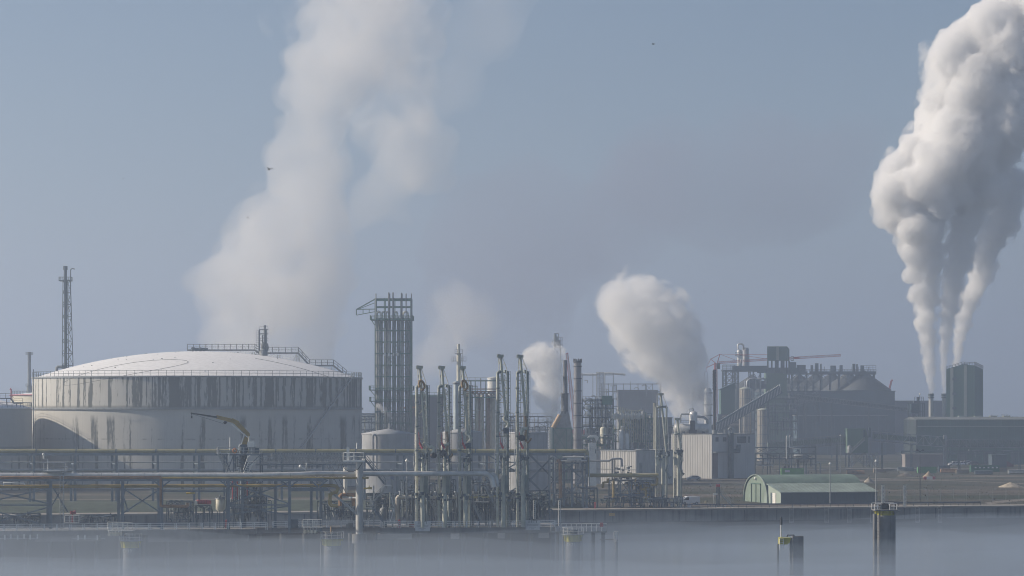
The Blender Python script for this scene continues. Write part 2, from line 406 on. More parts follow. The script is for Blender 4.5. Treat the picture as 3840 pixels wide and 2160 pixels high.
b = MB(); vs = []; fs = []; xs = [-170+i*6 for i in range(32)]
prof = ((12,GZ-.06),(22,GZ+1.7),(27,GZ+1.9),(44,GZ+.5),(70,GZ-.06))
rg = random.Random(3)
for x in xs:
    for o, z in prof: vs.append((x, qy(x)+o+rg.uniform(-.8,.8), z+rg.uniform(-.12,.12)*(z > GZ)))
n = len(prof)
for i in range(len(xs)-1):
    for k in range(n-1): fs.append((i*n+k,(i+1)*n+k,(i+1)*n+k+1,i*n+k+1))
struct(b.add(vs, fs, True), 'grass_bank', M('bank_grass', (.038,.055,.03), .95, 0, .5, .5, bump=.1))
# ---------------------------------------------------------------- storage tanks, flare, chimney, column tower
def stain_mat(name, band, base=(.52,.515,.48), heavy=0.0, seed=0):
    """weathered concrete shell; band: height of the dark upper belt above the base; streaks run down it"""
    m = bpy.data.materials.new(name); m.use_nodes = True; nt = m.node_tree; L = nt.links; b = nt.nodes['Principled BSDF']
    b.inputs['Roughness'].default_value = .9; b.inputs['Specular IOR Level'].default_value = .15
    tc = nd(nt, 'ShaderNodeTexCoord'); sp = nd(nt, 'ShaderNodeSeparateXYZ'); L.new(tc.outputs['Object'], sp.inputs[0])
    def mt(op, a, c=None, clamp=False):
        n = nd(nt, 'ShaderNodeMath', operation=op, use_clamp=clamp)
        for i, x in enumerate((a, c)):
            if x is None: continue
            if isinstance(x, (int, float)): n.inputs[i].default_value = x
            else: L.new(x, n.inputs[i])
        return n.outputs[0]
    ang = mt('ARCTAN2', sp.outputs[1], sp.outputs[0])        # -pi..0 on the side seen from the water
    def vec(ka, kz, off=0):
        c = nd(nt, 'ShaderNodeCombineXYZ'); L.new(mt('MULTIPLY', ang, ka), c.inputs[0]); L.new(mt('MULTIPLY', sp.outputs[2], kz), c.inputs[2]); c.inputs[1].default_value = off+seed; return c.outputs[0]
    def nz(ka, kz, det=5, off=0, rough=.6):
        n = nd(nt, 'ShaderNodeTexNoise'); n.inputs['Scale'].default_value = 1; n.inputs['Detail'].default_value = det; n.inputs['Roughness'].default_value = rough
        L.new(vec(ka, kz, off), n.inputs['Vector']); return n.outputs['Fac']
    def sm(x, a, c):
        n = nd(nt, 'ShaderNodeMapRange', interpolation_type='SMOOTHSTEP'); n.inputs[1].default_value = a; n.inputs[2].default_value = c; L.new(x, n.inputs[0]); return n.outputs[0]
    z = sp.outputs[2]
    up = sm(z, band-.1, band+.1)
    # upper belt: broad run-off curtains, thicker towards the shaded east side
    right = sm(ang, -2.5, -1.35)
    cur = nz(36, .025, 6, 0, .68)
    cur = mt('ADD', mt('MULTIPLY', cur, 1.0), mt('MULTIPLY', right, .05+heavy)); cur = mt('ADD', cur, mt('MULTIPLY', mt('SUBTRACT', nz(90, .5, 6, 9), .5), .22))
    u = mt('MULTIPLY', mt('MULTIPLY', sm(cur, .525, .56), up), .82)
    # lower belt: sparse streaks fading in below the ledge and smudged joints
    lo = nz(17, .02, 5, 40, .6); lo = mt('ADD', lo, mt('MULTIPLY', mt('SUBTRACT', nz(120, .55, 6, 3), .5), .2)); lo = mt('ADD', lo, mt('MULTIPLY', right, .035))
    topf = mt('SUBTRACT', 1.0, sm(z, band-4.0, band-1.2))
    l = mt('MULTIPLY', mt('MULTIPLY', sm(lo, .55, .645), topf), mt('SUBTRACT', .85, mt('MULTIPLY', up, .85)))
    fine = mt('MULTIPLY', sm(nz(300, .05, 4, 70), .5, .75), .22)
    jn = mt('ABSOLUTE', mt('SUBTRACT', z, band-8.7)); jl = mt('MULTIPLY', mt('SUBTRACT', 1.0, sm(jn, .03, .35)), sm(nz(30, .3, 5, 22), .44, .62)); jl = mt('MULTIPLY', jl, .45)
    jn2 = mt('ABSOLUTE', mt('SUBTRACT', z, band+.35)); j2 = mt('MULTIPLY', mt('SUBTRACT', 1.0, sm(jn2, .05, .7)), .55)
    dirt = mt('MAXIMUM', mt('MAXIMUM', u, l), mt('MAXIMUM', mt('MAXIMUM', jl, fine), j2))
    big = nz(8, .1, 4, 100)
    m1 = nd(nt, 'ShaderNodeMix', data_type='RGBA'); L.new(big, m1.inputs[0]); m1.inputs[6].default_value = (*[c*1.12 for c in base], 1); m1.inputs[7].default_value = (*[c*.82 for c in base], 1)
    m2 = nd(nt, 'ShaderNodeMix', data_type='RGBA'); L.new(dirt, m2.inputs[0]); L.new(m1.outputs[2], m2.inputs[6]); m2.inputs[7].default_value = (.035,.045,.04, 1)
    L.new(m2.outputs[2], b.inputs['Base Color'])
    return m
STEEL = M('dark_steel', (.07,.10,.12), .55, .0, .3, 2)
GALV = M('galvanised', (.34,.36,.37), .45, .3, .3, 3)
WHITE = M('white_paint', (.72,.72,.68), .5, 0, .12, 1)
GREEN = M('green_steel', (.10,.21,.16), .55, 0, .3, 1.5)
SILVER = M('silver_cladding', (.60,.60,.58), .42, .35, .2, .8)
CREAM = M('cream_paint', (.56,.54,.43), .55, 0, .2, 1, streak=.3)
CONC = M('concrete', (.30,.29,.27), .9, 0, .3, .5, streak=.5)
RED = M('red_paint', (.45,.05,.06), .5, 0, .25, 2)
YEL = M('yellow_paint', (.55,.40,.05), .5, 0, .25, 2)
RUST = M('rusty_pipe', (.28,.16,.08), .75, 0, .4, 1.5)
BLACK = M('black_paint', (.02,.022,.025), .6, 0, .3, 2)
GREY = M('grey_paint', (.22,.24,.25), .6, 0, .25, 1.2, streak=.3)
roofm = M('pale_roof_membrane', (.80,.80,.80), .75, 0, .1, .9, bump=.02)

def arc(c, r, z, a0, a1, n):
    return [(c[0]+r*math.cos(a0+(a1-a0)*i/n), c[1]+r*math.sin(a0+(a1-a0)*i/n), z) for i in range(n+1)]
def rimrail(mb, c, r, z, h, step, rad, mids=1):
    n = int(2*math.pi*r/step); pts = arc(c, r, z, 0, 2*math.pi, n)
    for a, b_ in zip(pts, pts[1:]):
        a, b_ = Vector(a), Vector(b_)
        for m in range(1, mids+2): o = Vector((0,0,h*m/(mids+1))); mb.tube(a+o, b_+o, rad, 4)
        mb.tube(a, a+Vector((0,0,h)), rad, 4)
    return mb
def dome_z(c, R_, z0, z1, x, y):
    h = z1-z0; Rs = (R_*R_+h*h)/(2*h); d2 = (x-c[0])**2+(y-c[1])**2
    return z1-Rs+math.sqrt(max(0, Rs*Rs-d2))

# ---- the big round tank
TC, TR = (-93.7, 849.0), 48.8
t = thing('storage_tank', 'big round concrete tank with dark run-off stains and pale domed roof', 'tank', (TC[0], TC[1], GZ))
ZR, ZT, ZA = 27.0, 35.95, 44.1
b = MB().lathe((TC[0], TC[1], 0), [(TR, GZ), (TR, ZR-.25)], 160); b.lathe((TC[0], TC[1], 0), [(TR+.02, ZR+.25), (TR+.02, ZT)], 160)
b.build('shell', stain_mat('stained_concrete', ZR-GZ), t)
MB().lathe((TC[0], TC[1], 0), [(TR-.3, ZR-.28), (TR+.45, ZR-.28), (TR+.45, ZR+.28), (TR-.3, ZR+.28)], 160, False).build('ledge', GREY, t)
prof = []
hh = ZA-ZT-.25; Rs = ((TR-1)**2+hh*hh)/(2*hh)
for i in range(21):
    r = (TR-1)*(1-i/20); prof.append((max(r, .0), ZA-Rs+math.sqrt(Rs*Rs-r*r)))
MB().lathe((TC[0], TC[1], 0), [(TR+.3, ZT-.15), (TR+.3, ZT+.3), (TR-1, ZT+.3)], 160, False).build('rim', GREY, t)
dome = MB().lathe((TC[0], TC[1], 0), prof, 128).build('dome_roof', roofm, t)
def dz(x, y): return dome_z(TC, TR-1, ZT+.25, ZA, x, y)
for i in range(26):                                   # scuffs and small fittings bolted to the dome
    a = random.uniform(-math.pi, 0); r = TR*math.sqrt(random.uniform(.02, .9)); x = TC[0]+r*math.cos(a); y = TC[1]+r*math.sin(a)
    MB().box((x, y, dz(x, y)+.06), (random.uniform(.2,.5), random.uniform(.15,.3), .12), random.random()*3).build('roof_fitting', STEEL, dome)
b = rimrail(MB(), TC, TR-.1, ZT+.3, 1.5, 2.35, .055); b.build('rim_railing', STEEL, t)
# cable loop lying on the dome
pts = []
for i in range(41):
    u = 2*math.pi*i/40; px = 470+235*math.cos(u); y = TC[1]-38+7*math.sin(u)+.02*(px-470); x = WX(px, y); pts.append((x, y, dz(x, y)+.1))
MB().path(pts, .045, 5).build('cable_loop', BLACK, dome)
pts = []
for i in range(13):
    x = WX(980, 849)+i*1.9; y = TC[1]-20-.5*i; pts.append((x, y, dz(x, y)+.1))
MB().path(pts, .05, 5).build('cable', BLACK, dome)
# roof walkway stepping down to the east rim
def A(px, py): return W(px, py, 846.0)
wk = MB(); fl = [(702,1313),(955,1313),(972,1324),(1118,1324),(1161,1371),(1250,1371),(1300,1411)]
for (a, c) in zip(fl, fl[1:]):
    p, q = A(*a), A(*c)
    for e in (0, 1.3):
        o = Vector((0,e,0)); wk.beam(p+o, q+o, .14, .45)
    if abs(p.z-q.z) < .1 : wk.beam(p+Vector((0,.65,0)), q+Vector((0,.65,0)), 1.3, .08)
    else:
        for i in range(8): m_ = p.lerp(q, (i+.5)/8); wk.beam(m_, m_+Vector((0,1.3,0)), .3, .06)
walk = wk.build('roof_walkway', GREY, t)
rl = MB()
for e in (0, 1.3): rl.rail([A(*a)+Vector((0,e,.2)) for a in fl], 1.55, 1.9, .05, 1)
rl.build('handrail', STEEL, walk)
for px in (868, 945, 968, 1040, 1112, 1160, 1205, 1243):
    py = 1320 if px < 960 else (1330 if px < 1120 else 1376)
    sp_ = MB()
    for e in (0, 1.3):
        p = A(px, py)+Vector((0,e,0)); z = dz(p.x, p.y)
        if p.z-z > .3:
            sp_.beam(p, (p.x, p.y, z), .22)
            sp_.beam((p.x+.7, p.y, p.z), (p.x+.7, p.y, z), .22)
    if px == 1112:
        for s_ in (-1, 1): sp_.beam(A(1112,1328), A(1112+16*s_, 1364), .2)
    if sp_.v: sp_.build('support', WHITE, walk)
vt = MB()                                             # relief vent stack on the dome
p = A(988, 1338)
vt.lathe((p.x, p.y, 0), [(1.25, dz(p.x,p.y)), (1.25, WZ(1316,846)), (.5, WZ(1308,846))], 16)
vt.path([A(995,1320), A(1003,1306), A(1001,1293), A(990,1288), A(984,1295), A(984,1310)], .42, 8)
vt.tube(A(993,1310), A(993,1222), .28, 8); vt.lathe(tuple(A(993,1226)), [(.4,0),(.4,.5)], 8); vt.tube(A(985,1300), A(985,1256), .2)
vt.build('relief_vent', GREY, t)
vf = MB(); a0, a1 = A(982,1320), A(982,1235)
for dx in (0, 2.0):
    for dy in (-1, 1): vf.beam(a0+Vector((dx-.7,dy,0)), a1+Vector((dx-.7,dy,0)), .16)
for py in (1315, 1290, 1268, 1250, 1236):
    q = A(978, py)
    for dy in (-1, 1): vf.beam(q+Vector((-.2,dy,0)), q+Vector((2.2,dy,0)), .13)
    vf.rail([q+Vector((-.2,-1,0)), q+Vector((2.2,-1,0))], 1.0, 1, .04, 0)
vf.ladder(A(966,1330), A(966,1238), (.45,0,0), .05, .6); vf.ladder(A(971,1330), A(971,1238), (.1,0,0), .05, .6)
vf.build('vent_platform', STEEL, t)
vv = MB()
for px, h in ((724, 16), (736, 8), (752, 15), (764, 9)):
    p = A(px, 1318); vv.lathe(tuple(p), [(.35,-.6),(.35,h*.04),(.6,h*.05),(.6,h*.07),(.2,h*.08)], 10)
vv.tube(A(722,1308), A(780,1308), .3, 8); vv.build('roof_valve', STEEL, t)
# inclined stair on the east flank and ladder on the west flank
st = MB(); n = 30
def ang_px(px): return -math.pi + math.acos(max(-1, min(1, (743-px)/614)))
pts = []
for i in range(n+1):
    u = i/n; px = 1328-193*u; an = ang_px(px); z = ZT+.6-(ZT+.6-12.5)*u
    pts.append(Vector((TC[0]+(TR+.75)*math.cos(an), TC[1]+(TR+.75)*math.sin(an), z)))
for a, c in zip(pts, pts[1:]):
    for h in (0, 1.1): st.beam(a+Vector((0,0,h)), c+Vector((0,0,h)), .14 if h else .3, .1 if h else .35)
    st.tube(a, a+Vector((0,0,1.1)), .05, 4)
st.build('stair', GALV, t)
an = ang_px(166); cx, cy_ = TC[0]+(TR+.5)*math.cos(an), TC[1]+(TR+.5)*math.sin(an)
MB().ladder((cx,cy_,GZ), (cx,cy_,ZT+2.5), (.4*math.sin(an),-.4*math.cos(an),0), .07, .8).tube((cx+.9,cy_-.3,GZ), (cx+.9,cy_-.3,ZT), .07, 4).build('ladder', STEEL, t)

def round_tank(label, c, r, z0, z1, za, mat, rmat, rail=True, name='storage_tank', n=64, cone=False):
    t = thing(name, label, 'tank', (c[0], c[1], z0))
    MB().lathe((c[0], c[1], 0), [(r, z0), (r, z1)], n).build('shell', mat, t)
    if cone: pr = [(r+.15, z1-.15), (r+.15, z1+.1), (.01, za)]
    else:
        h = za-z1; q = (r*r+h*h)/(2*h); pr = [(r+.15, z1-.2), (r+.15, z1+.05)]+[(r*(1-i/10), za-q+math.sqrt(q*q-(r*(1-i/10))**2)) for i in range(1, 11)]
    MB().lathe((c[0], c[1], 0), pr, n).build('roof', rmat, t)
    if rail: rimrail(MB(), c, r-.1, z1+.1, 1.45, 2.4, .055).build('rim_railing', STEEL, t)
    return t
LC = (-176.5, 806)
t = round_tank('stained grey tank cut by the frame edge beside the big round tank', LC, 40, GZ, WZ(1530,806), WZ(1530,806)+5.5, stain_mat('stained_concrete_old', 11.3, (.46,.45,.41), -.25, 5), roofm)
b = MB(); p0, p1 = W(-40,1494,795), W(40,1494,795); q1 = W(52,1512,795); q2 = W(84,1512,795)
for a, c in ((p0,p1),(p1,q1),(q1,q2)): b.beam(a, c, 1.2, .3)
b.rail([p0,p1,q1,q2], 1.4, 1.7, .05)
for px in (-10, 25, 62, 78): a = W(px, 1494 if px < 45 else 1512, 795); b.beam(a, (a.x,a.y,27.5), .2)
b.build('roof_walkway', STEEL, t)
c2 = (WX(44,1100)+26, 1100)
t = round_tank('cream tank with a red foam pipe between the two stained tanks', c2, 26, GZ, WZ(1482,1100), WZ(1462,1100), M('cream_shell', (.62,.58,.46), .7, 0, .12, .2), roofm, n=80)
b = MB(); a = W(42,1500,1090); b.path([a, W(42,1462,1090), W(40,1459,1090), W(38,1462,1090)], .3, 6)
b.path(arc(c2, 26.3, WZ(1482,1100), -math.pi, -1.2, 24), .22, 5); b.build('foam_pipe', RED, t)

# ---- slim chimney far left
s = 1300/FPX; p = W(110, 1545, 1300)
t = thing('chimney', 'plain pale grey chimney beyond the cream tank', 'chimney', (p.x, p.y, GZ))
MB().lathe((p.x, p.y, 0), [(1.25, GZ), (1.25, WZ(1452,1300)), (.85, WZ(1443,1300)), (.78, WZ(1322,1300)), (.9, WZ(1320,1300))], 16).build('shaft', GREY, t)
b = MB()
for py in (1449, 1331):
    z = WZ(py,1300); b.lathe((p.x,p.y,0), [(.8,z),(1.7,z),(1.7,z+.15),(.8,z+.15)], 16); rimrail(b, (p.x,p.y), 1.65, z, 1.2, 1.2, .05)
b.build('platform', STEEL, t)
# ---- flare tower
d = 965; p = W(249, 1385, d)
t = thing('flare_tower', 'tall dark flare tower with lattice leg and gooseneck behind the big tank', 'flare tower', (p.x, p.y, GZ))
def F(px, py, dy=0): return W(px, py, d)+Vector((0,dy,0))
b = MB().tube(F(247,1545), F(245,1012), .55, 12); b.tube(F(245,1012), F(245,998), .75, 12); b.build('flare_stack', STEEL, t)
b = MB()
legs = [((233,1600),(237,1050),-1.2,-.5), ((281,1600),(264,1050),0,0), ((256,1600),(250,1050),3.2,1.2)]
L_ = [[F(a[0]+(c[0]-a[0])*i/12, a[1]+(c[1]-a[1])*i/12, e+(f-e)*i/12) for i in range(13)] for a, c, e, f in legs]
for g in L_:
    for a, c in zip(g, g[1:]): b.tube(a, c, .13, 6)
for i in range(12):
    for k in range(3):
        b.tube(L_[k][i+1], L_[(k+1) % 3][i+1], .1, 4); b.tube(L_[k][i], L_[(k+1) % 3][i+1], .1, 4) if i % 2 else b.tube(L_[k][i+1], L_[(k+1) % 3][i], .1, 4)
b.ladder(F(258,1385,1), F(258,1060,1), (.3,0,0), .05, .9)
b.build('lattice_legs', STEEL, t)
b = MB(); z = WZ(1053,d); c_ = F(246,1053)
b.box((c_.x, c_.y, z), (4.1, 3.4, .3)); b.rail([(c_.x-2.05,c_.y-1.7,z),(c_.x+2.05,c_.y-1.7,z),(c_.x+2.05,c_.y+1.7,z),(c_.x-2.05,c_.y+1.7,z),(c_.x-2.05,c_.y-1.7,z)], 1.25, 1.2, .05)
b.build('platform', STEEL, t)
MB().path([F(265,1075), F(265,1016), F(266,1010), F(271,1007), F(280,1009)], .16, 6).build('gooseneck', STEEL, t)
MB().path([F(213,1400), F(213,1380), F(217,1376), F(236,1376), F(241,1379), F(246,1388)], .5, 8).build('feed_pipe', GREY, t)

# ---- column tower: bundle of columns in a green frame
d = 905; s = d/FPX; p = W(1472, 1545, d)
t = thing('column_tower', 'tall bundle of vertical process columns in a green steel frame', 'process tower', (p.x, p.y, GZ))
def F(px, py, dy=0): return W(px, py, d)+Vector((0,dy,0))
zt, zb = WZ(1118,d), GZ
fr = MB(); xs = [1407, 1441, 1477, 1503, 1541]; YD = (0, 8.6)
for dy in YD:
    for px in xs: fr.beam((WX(px,d), d+dy, zb), (WX(px,d), d+dy, zt), .36 if px in (1407,1541) else .26)
    for py in (1122, 1150): fr.beam(F(1405,py,dy), F(1543,py,dy), .4, .55 if py == 1122 else .3)
    lv = [1195+i*43.5 for i in range(11)]
    for py in lv: fr.beam(F(1405,py,dy), F(1543,py,dy), .26)
    for i, (a, c) in enumerate(zip(lv, lv[1:])):
        for k, (x0, x1) in enumerate(zip(xs, xs[1:])):
            if (k == 3 and dy) or (i+k) % 4 == 0: fr.beam(F(x0,a,dy), F(x1,c,dy), .12); fr.beam(F(x1,a,dy), F(x0,c,dy), .12)
for px in xs:
    for py in lv: fr.beam(F(px,py,0), F(px,py,8.6), .22)
fr.build('steel_frame', GREEN, t)
for i, (px, dy, r) in enumerate([(1413,1.2,.55),(1428,1.4,.68),(1444,5,.6),(1460,1.2,.6),(1477,1.4,.72),(1492,5.2,.65),(1508,1.3,.6),(1524,1.4,.6),(1534,5.8,.6),(1418,6.4,.6),(1455,6.6,.6),(1494,1.2,.35)]):
    top = WZ(1186+(i*37 % 11), d); x = WX(px, d)
    r *= .84; MB().lathe((x, d+dy, 0), [(r, zb), (r, top-.8), (r*.7, top-.25), (.01, top)], 14).build('column', M('column_grey', (.25,.28,.28), .5, .1, .25, 1) if i % 3 else M('column_pale', (.40,.40,.36), .5), t)
for px, w_ in ((1420,7), (1452,6), (1483,7), (1521,9), (1437,6)):
    MB().path([F(px-w_,1198,1), F(px-w_,1177,1), F(px-w_*.7,1171,1), F(px,1169,1), F(px+w_*.7,1171,1), F(px+w_,1177,1), F(px+w_,1198,1)], .3, 8).build('overhead_pipe', SILVER, t)
for px, py in ((1410,1101),(1458,1097),(1462,1101),(1474,1097),(1505,1098),(1508,1101),(1523,1101),(1543,1101)):
    MB().tube(F(px,1230,-.4), F(px,py,-.4), .17 if px not in (1458,1474) else .24, 6).build('vent_pipe', GREY, t)
for py, x0, x1 in ((1197,1388,1548),(1461,1384,1549),(1503,1386,1500)):
    b = MB(); z = WZ(py,d); b.bx(WX(x0,d), WX(x1,d), d-1.3, d+9.8, z-.25, z)
    b.rail([(WX(x0,d),d-1.3,z),(WX(x1,d),d-1.3,z),(WX(x1,d),d+9.8,z),(WX(x0,d),d+9.8,z),(WX(x0,d),d-1.3,z)], 1.2, 1.4, .045)
    b.beam(F(x0+3,py,-.5), F(1405,py+22,-.2), .2); b.build('platform', GREEN, t)
b = MB()
for dy in (1.2, 3.4):
    b.beam(F(1403,1122,dy), F(1338,1158,dy), .22); b.beam(F(1405,1158,dy), F(1336,1159,dy), .2); b.beam(F(1335,1159,dy), F(1335,1181,dy), .22); b.beam(F(1336,1181,dy), F(1420,1165,dy), .13)
    b.beam(F(1403,1135,dy), F(1338,1160,dy), .1); b.tube(F(1360,1160,dy), F(1360,1177,dy), .06, 4); b.tube(F(1383,1160,dy), F(1383,1172,dy), .06, 4)
b.beam(F(1336,1159,1.2), F(1336,1159,3.4), .2); b.build('hoist_boom', GREEN, t)
for px, w_ in ((1443, 4), (1459, 3), (1476, 3), (1490, 5)): MB().bx(WX(px-w_,d), WX(px+w_,d), d-.6, d-.3, WZ(1335,d), WZ(1323,d)).build('sign_panel', WHITE, t)
# ---------------------------------------------------------------- process plant behind the pier
GSHELL = M('grey_tank_paint', (.33,.34,.35), .7, 0, .15, .3, streak=.35)
def downpipe(t, px, py0, py1, d):
    MB().path([W(px,py1,d), W(px,py0+6,d), W(px+2,py0+1,d), W(px+7,py0,d), W(px+12,py0+3,d+.4), W(px+14,py0+9,d+1), W(px+14,py1,d+1)], .28, 6).build('downpipe', GSHELL, t)
def ptank(label, x0, x1, yr, ya, d, rail=False, mat=GSHELL):
    r = (x1-x0)/2*d/FPX; c = (WX((x0+x1)/2, d), d)
    return round_tank(label, c, r, GZ, WZ(yr,d), WZ(ya,d), mat, mat, rail, cone=True)
t = ptank('grey cone roofed tank standing in front of the column tower', 1357, 1553, 1627, 1607, 765); downpipe(t, 1398, 1630, 1760, 757)
MB().tube(W(1462,1620,765), W(1462,1588,765), .35, 8).tube(W(1472,1620,765), W(1472,1595,765), .25, 8).build('vent', GREY, t)
ptank('grey cone roofed tank partly hidden by the third loading arm', 1660, 1808, 1621, 1606, 775)
ptank('grey flat cone tank with railing beside the furnace', 1905, 2054, 1623, 1614, 790, True)

def corner_building(name, label, pxc, d, pxl, pxr, ytop, z0=GZ, mat=None, mat2=None, k=1.0, cap=True):
    """two visible faces meeting at a near corner"""
    C = Vector((WX(pxc,d), d, 0)); zt = WZ(ytop,d)
    def end(px):
        dd = d
        for _ in range(20): dd = d + k*abs(C.x-WX(px,dd))
        return Vector((WX(px,dd), dd, 0))
    Lp, Rp = end(pxl), end(pxr); Bk = Lp+Rp-C
    t = thing(name, label, 'building', (C.x, C.y, z0))
    vs = [(p.x,p.y,z) for z in (z0,zt) for p in (C,Rp,Bk,Lp)]
    MB().add(vs, [(0,1,5,4),(1,2,6,5),(2,3,7,6),(3,0,4,7)]).build('wall', mat, t)
    MB().add([(p.x,p.y,zt-.05) for p in (C,Rp,Bk,Lp)], [(0,1,2,3)]).build('roof', GREY, t)
    e = MB()
    for a, c in ((Lp,C),(C,Rp),(Rp,Bk),(Bk,Lp)): e.beam((a.x,a.y,zt+.05), (c.x,c.y,zt+.05), .35, .3)
    e.build('parapet', mat2 or GREY, t)
    nl = Vector(((C-Lp).y, -(C-Lp).x, 0)).normalized(); nr = Vector(((Rp-C).y, -(Rp-C).x, 0)).normalized()
    def face(side, u0, u1, y0, y1, th=.12, off=0):
        a, c, n = (Lp, C, nl) if side == 'l' else (C, Rp, nr)
        p, q = a.lerp(c, u0), a.lerp(c, u1); z1, z0_ = WZ(y0,d), WZ(y1,d); n = n*(th); o = n.normalized()*off
        pts = [Vector((p.x,p.y,z0_))+o, Vector((q.x,q.y,z0_))+o, Vector((q.x,q.y,z1))+o, Vector((p.x,p.y,z1))+o]
        return MB().ext(pts, n)
    return t, face, (C, Lp, Rp, zt)
SHEET = M('pale_sheet_wall', (.46,.46,.45), .6, 0, .1, .15, streak=.15)
DARKW = M('dark_opening', (.05,.06,.065), .7, 0, .2, 1)
t, face, cr = corner_building('process_hall', 'tall pale sheet metal hall with louvres and a dark pipe down its shaded side', 2670, 925, 2518, 2830, 1629, mat=SHEET)
def facerib(t, C, Lp, z1, n, mat):
    b = MB(); nn = Vector(((C-Lp).y, -(C-Lp).x, 0)).normalized()*.07
    for i in range(n):
        p, q = Lp.lerp(C, i/n), Lp.lerp(C, (i+.45)/n); b.ext([(p.x,p.y,GZ),(q.x,q.y,GZ),(q.x,q.y,z1-.2),(p.x,p.y,z1-.2)], nn)
    b.build('cladding_rib', mat, t)
facerib(t, cr[0], cr[1], cr[3], 24, SHEET)
for u0, u1, y0, y1 in ((.08,.145,1640,1656),(.255,.325,1640,1656)): face('r', u0, u1, y0, y1).build('window', DARKW, t)
for u0, u1 in ((.59,.79),(.84,.885)):
    lv = face('r', u0, u1, 1638, 1662).build('louvre', DARKW, t)
b = face('r', .012, .13, 1700, 1792); b.build('door', M('brown_door', (.16,.10,.09), .7), t)
face('r', .01, .29, 1694, 1697, 1.4).build('canopy', GREY, t)
pc = cr[0].lerp(cr[2], .43); MB().tube((pc.x,pc.y-1.0,GZ), (pc.x,pc.y-1.0,cr[3]+.5), 1.0, 12).build('downpipe', STEEL, t)
b = MB(); pc = cr[0].lerp(cr[2], .6); b.path([(pc.x-2.6,pc.y-2.6,WZ(1692,925)), (pc.x,pc.y-.6,WZ(1692,925)), (pc.x+.2,pc.y-.6,WZ(1675,925)), (pc.x+.2,pc.y-.6,WZ(1668,925))], .7, 8); b.build('duct', STEEL, t)
b = MB()
for px, py in ((2680,1612),(2720,1610)): b.tube(W(px,1629,940), W(px,py,940), .85, 12)
b.path([W(2732,1612,938), W(2738,1605,938), W(2746,1610,938), W(2748,1630,938)], .4, 8); b.rail([W(2700,1628,935), W(2825,1630,944)], 1.1, 2, .05)
b.build('roof_vent', GREY, t)
# black strake chimney standing on that roof
p = W(2679, 1612, 940); t = thing('chimney', 'black slim chimney with spiral strakes rising from the pale hall roof', 'chimney', tuple(p))
MB().lathe((p.x,p.y,0), [(.42,p.z),(.42,WZ(1392,940)),(.52,WZ(1390,940)),(.52,WZ(1386,940))], 12).build('shaft', BLACK, t)
b = MB()
for k in range(3):
    for i in range(40):
        a0, a1 = (i/40)*2*math.pi*2.2+k*2.094, ((i+1)/40)*2*math.pi*2.2+k*2.094; z0, z1 = WZ(1462,940)+i*.155, WZ(1462,940)+(i+1)*.155
        b.beam((p.x+.55*math.cos(a0),p.y+.55*math.sin(a0),z0), (p.x+.55*math.cos(a1),p.y+.55*math.sin(a1),z1), .22, .08)
b.build('strake', BLACK, t)
t, face, cr = corner_building('low_shed', 'low pale corrugated shed in front of the refinery units', 2385, 850, 2237, 2527, 1691, mat=M('corrugated_wall', (.48,.48,.46), .6, .1, .12, .2, rib=('X',.7)))
facerib(t, cr[0], cr[1], cr[3], 22, SHEET); facerib(t, cr[2], cr[0], cr[3], 14, SHEET)
face('l', .0, 1, 1760, 1763, .12).build('wall_trim', GREY, t)
b = face('r', .08, .16, 1735, 1800); b.build('door', GREY, t)
# hood vent
d = 835; p = W(2224,1690,d); t = thing('exhaust_hood', 'white exhaust housing with a slanted hood beside the low shed', 'exhaust hood', (p.x,p.y,GZ))
b = MB().bx(WX(2206,d), WX(2236,d), d-1, d+1.4, GZ, WZ(1661,d)); b.build('housing', WHITE, t)
b = MB().ext([W(2202,1641,d-1.3), W(2214,1632,d-1.3), W(2236,1632,d-1.3), W(2247,1640,d-1.3), W(2238,1657,d-1.3), W(2229,1641,d-1.3)], (0,2.9,0)); b.build('hood', WHITE, t)
MB().rail([W(2200,1690,d-1.5), W(2245,1690,d-1.5)], 1.1, 1.2, .05).build('railing', GALV, t)

# grey block, pale walls and pipe bridge between the tower and the arms
t = thing('switch_house', 'plain dark grey block with green roof railing right of the column tower', 'building', (WX(1593,1010),1010,GZ)); d = 1010
MB().bx(WX(1545,d),WX(1660,d),d,d+12,GZ,WZ(1487,d)).build('wall', M('dark_sheet', (.12,.13,.15), .7, 0, .15, .3), t)
b = MB().bx(WX(1540,d),WX(1664,d),d-.4,d+12.4,WZ(1487,d),WZ(1487,d)+.5); b.rail([(WX(1540,d),d-.4,WZ(1485,d)),(WX(1664,d),d-.4,WZ(1485,d))], 1.2, 1.8, .06); b.build('roof_edge', GREEN, t)
MB().path([W(1500,1530,d-1), W(1562,1527,d-1), W(1566,1560,d-1)], .35, 6).build('orange_pipe', M('orange_paint', (.5,.2,.07), .6), t)
t = thing('flat_depot', 'long low white depot seen under the column tower', 'building', (WX(1380,1150),1150,GZ)); d = 1150
MB().bx(WX(1335,d),WX(1560,d),d,d+20,GZ,WZ(1556,d)).build('wall', WHITE, t); MB().bx(WX(1333,d),WX(1562,d),d-.3,d+20.3,WZ(1556,d),WZ(1549,d)).build('roof', GREY, t)

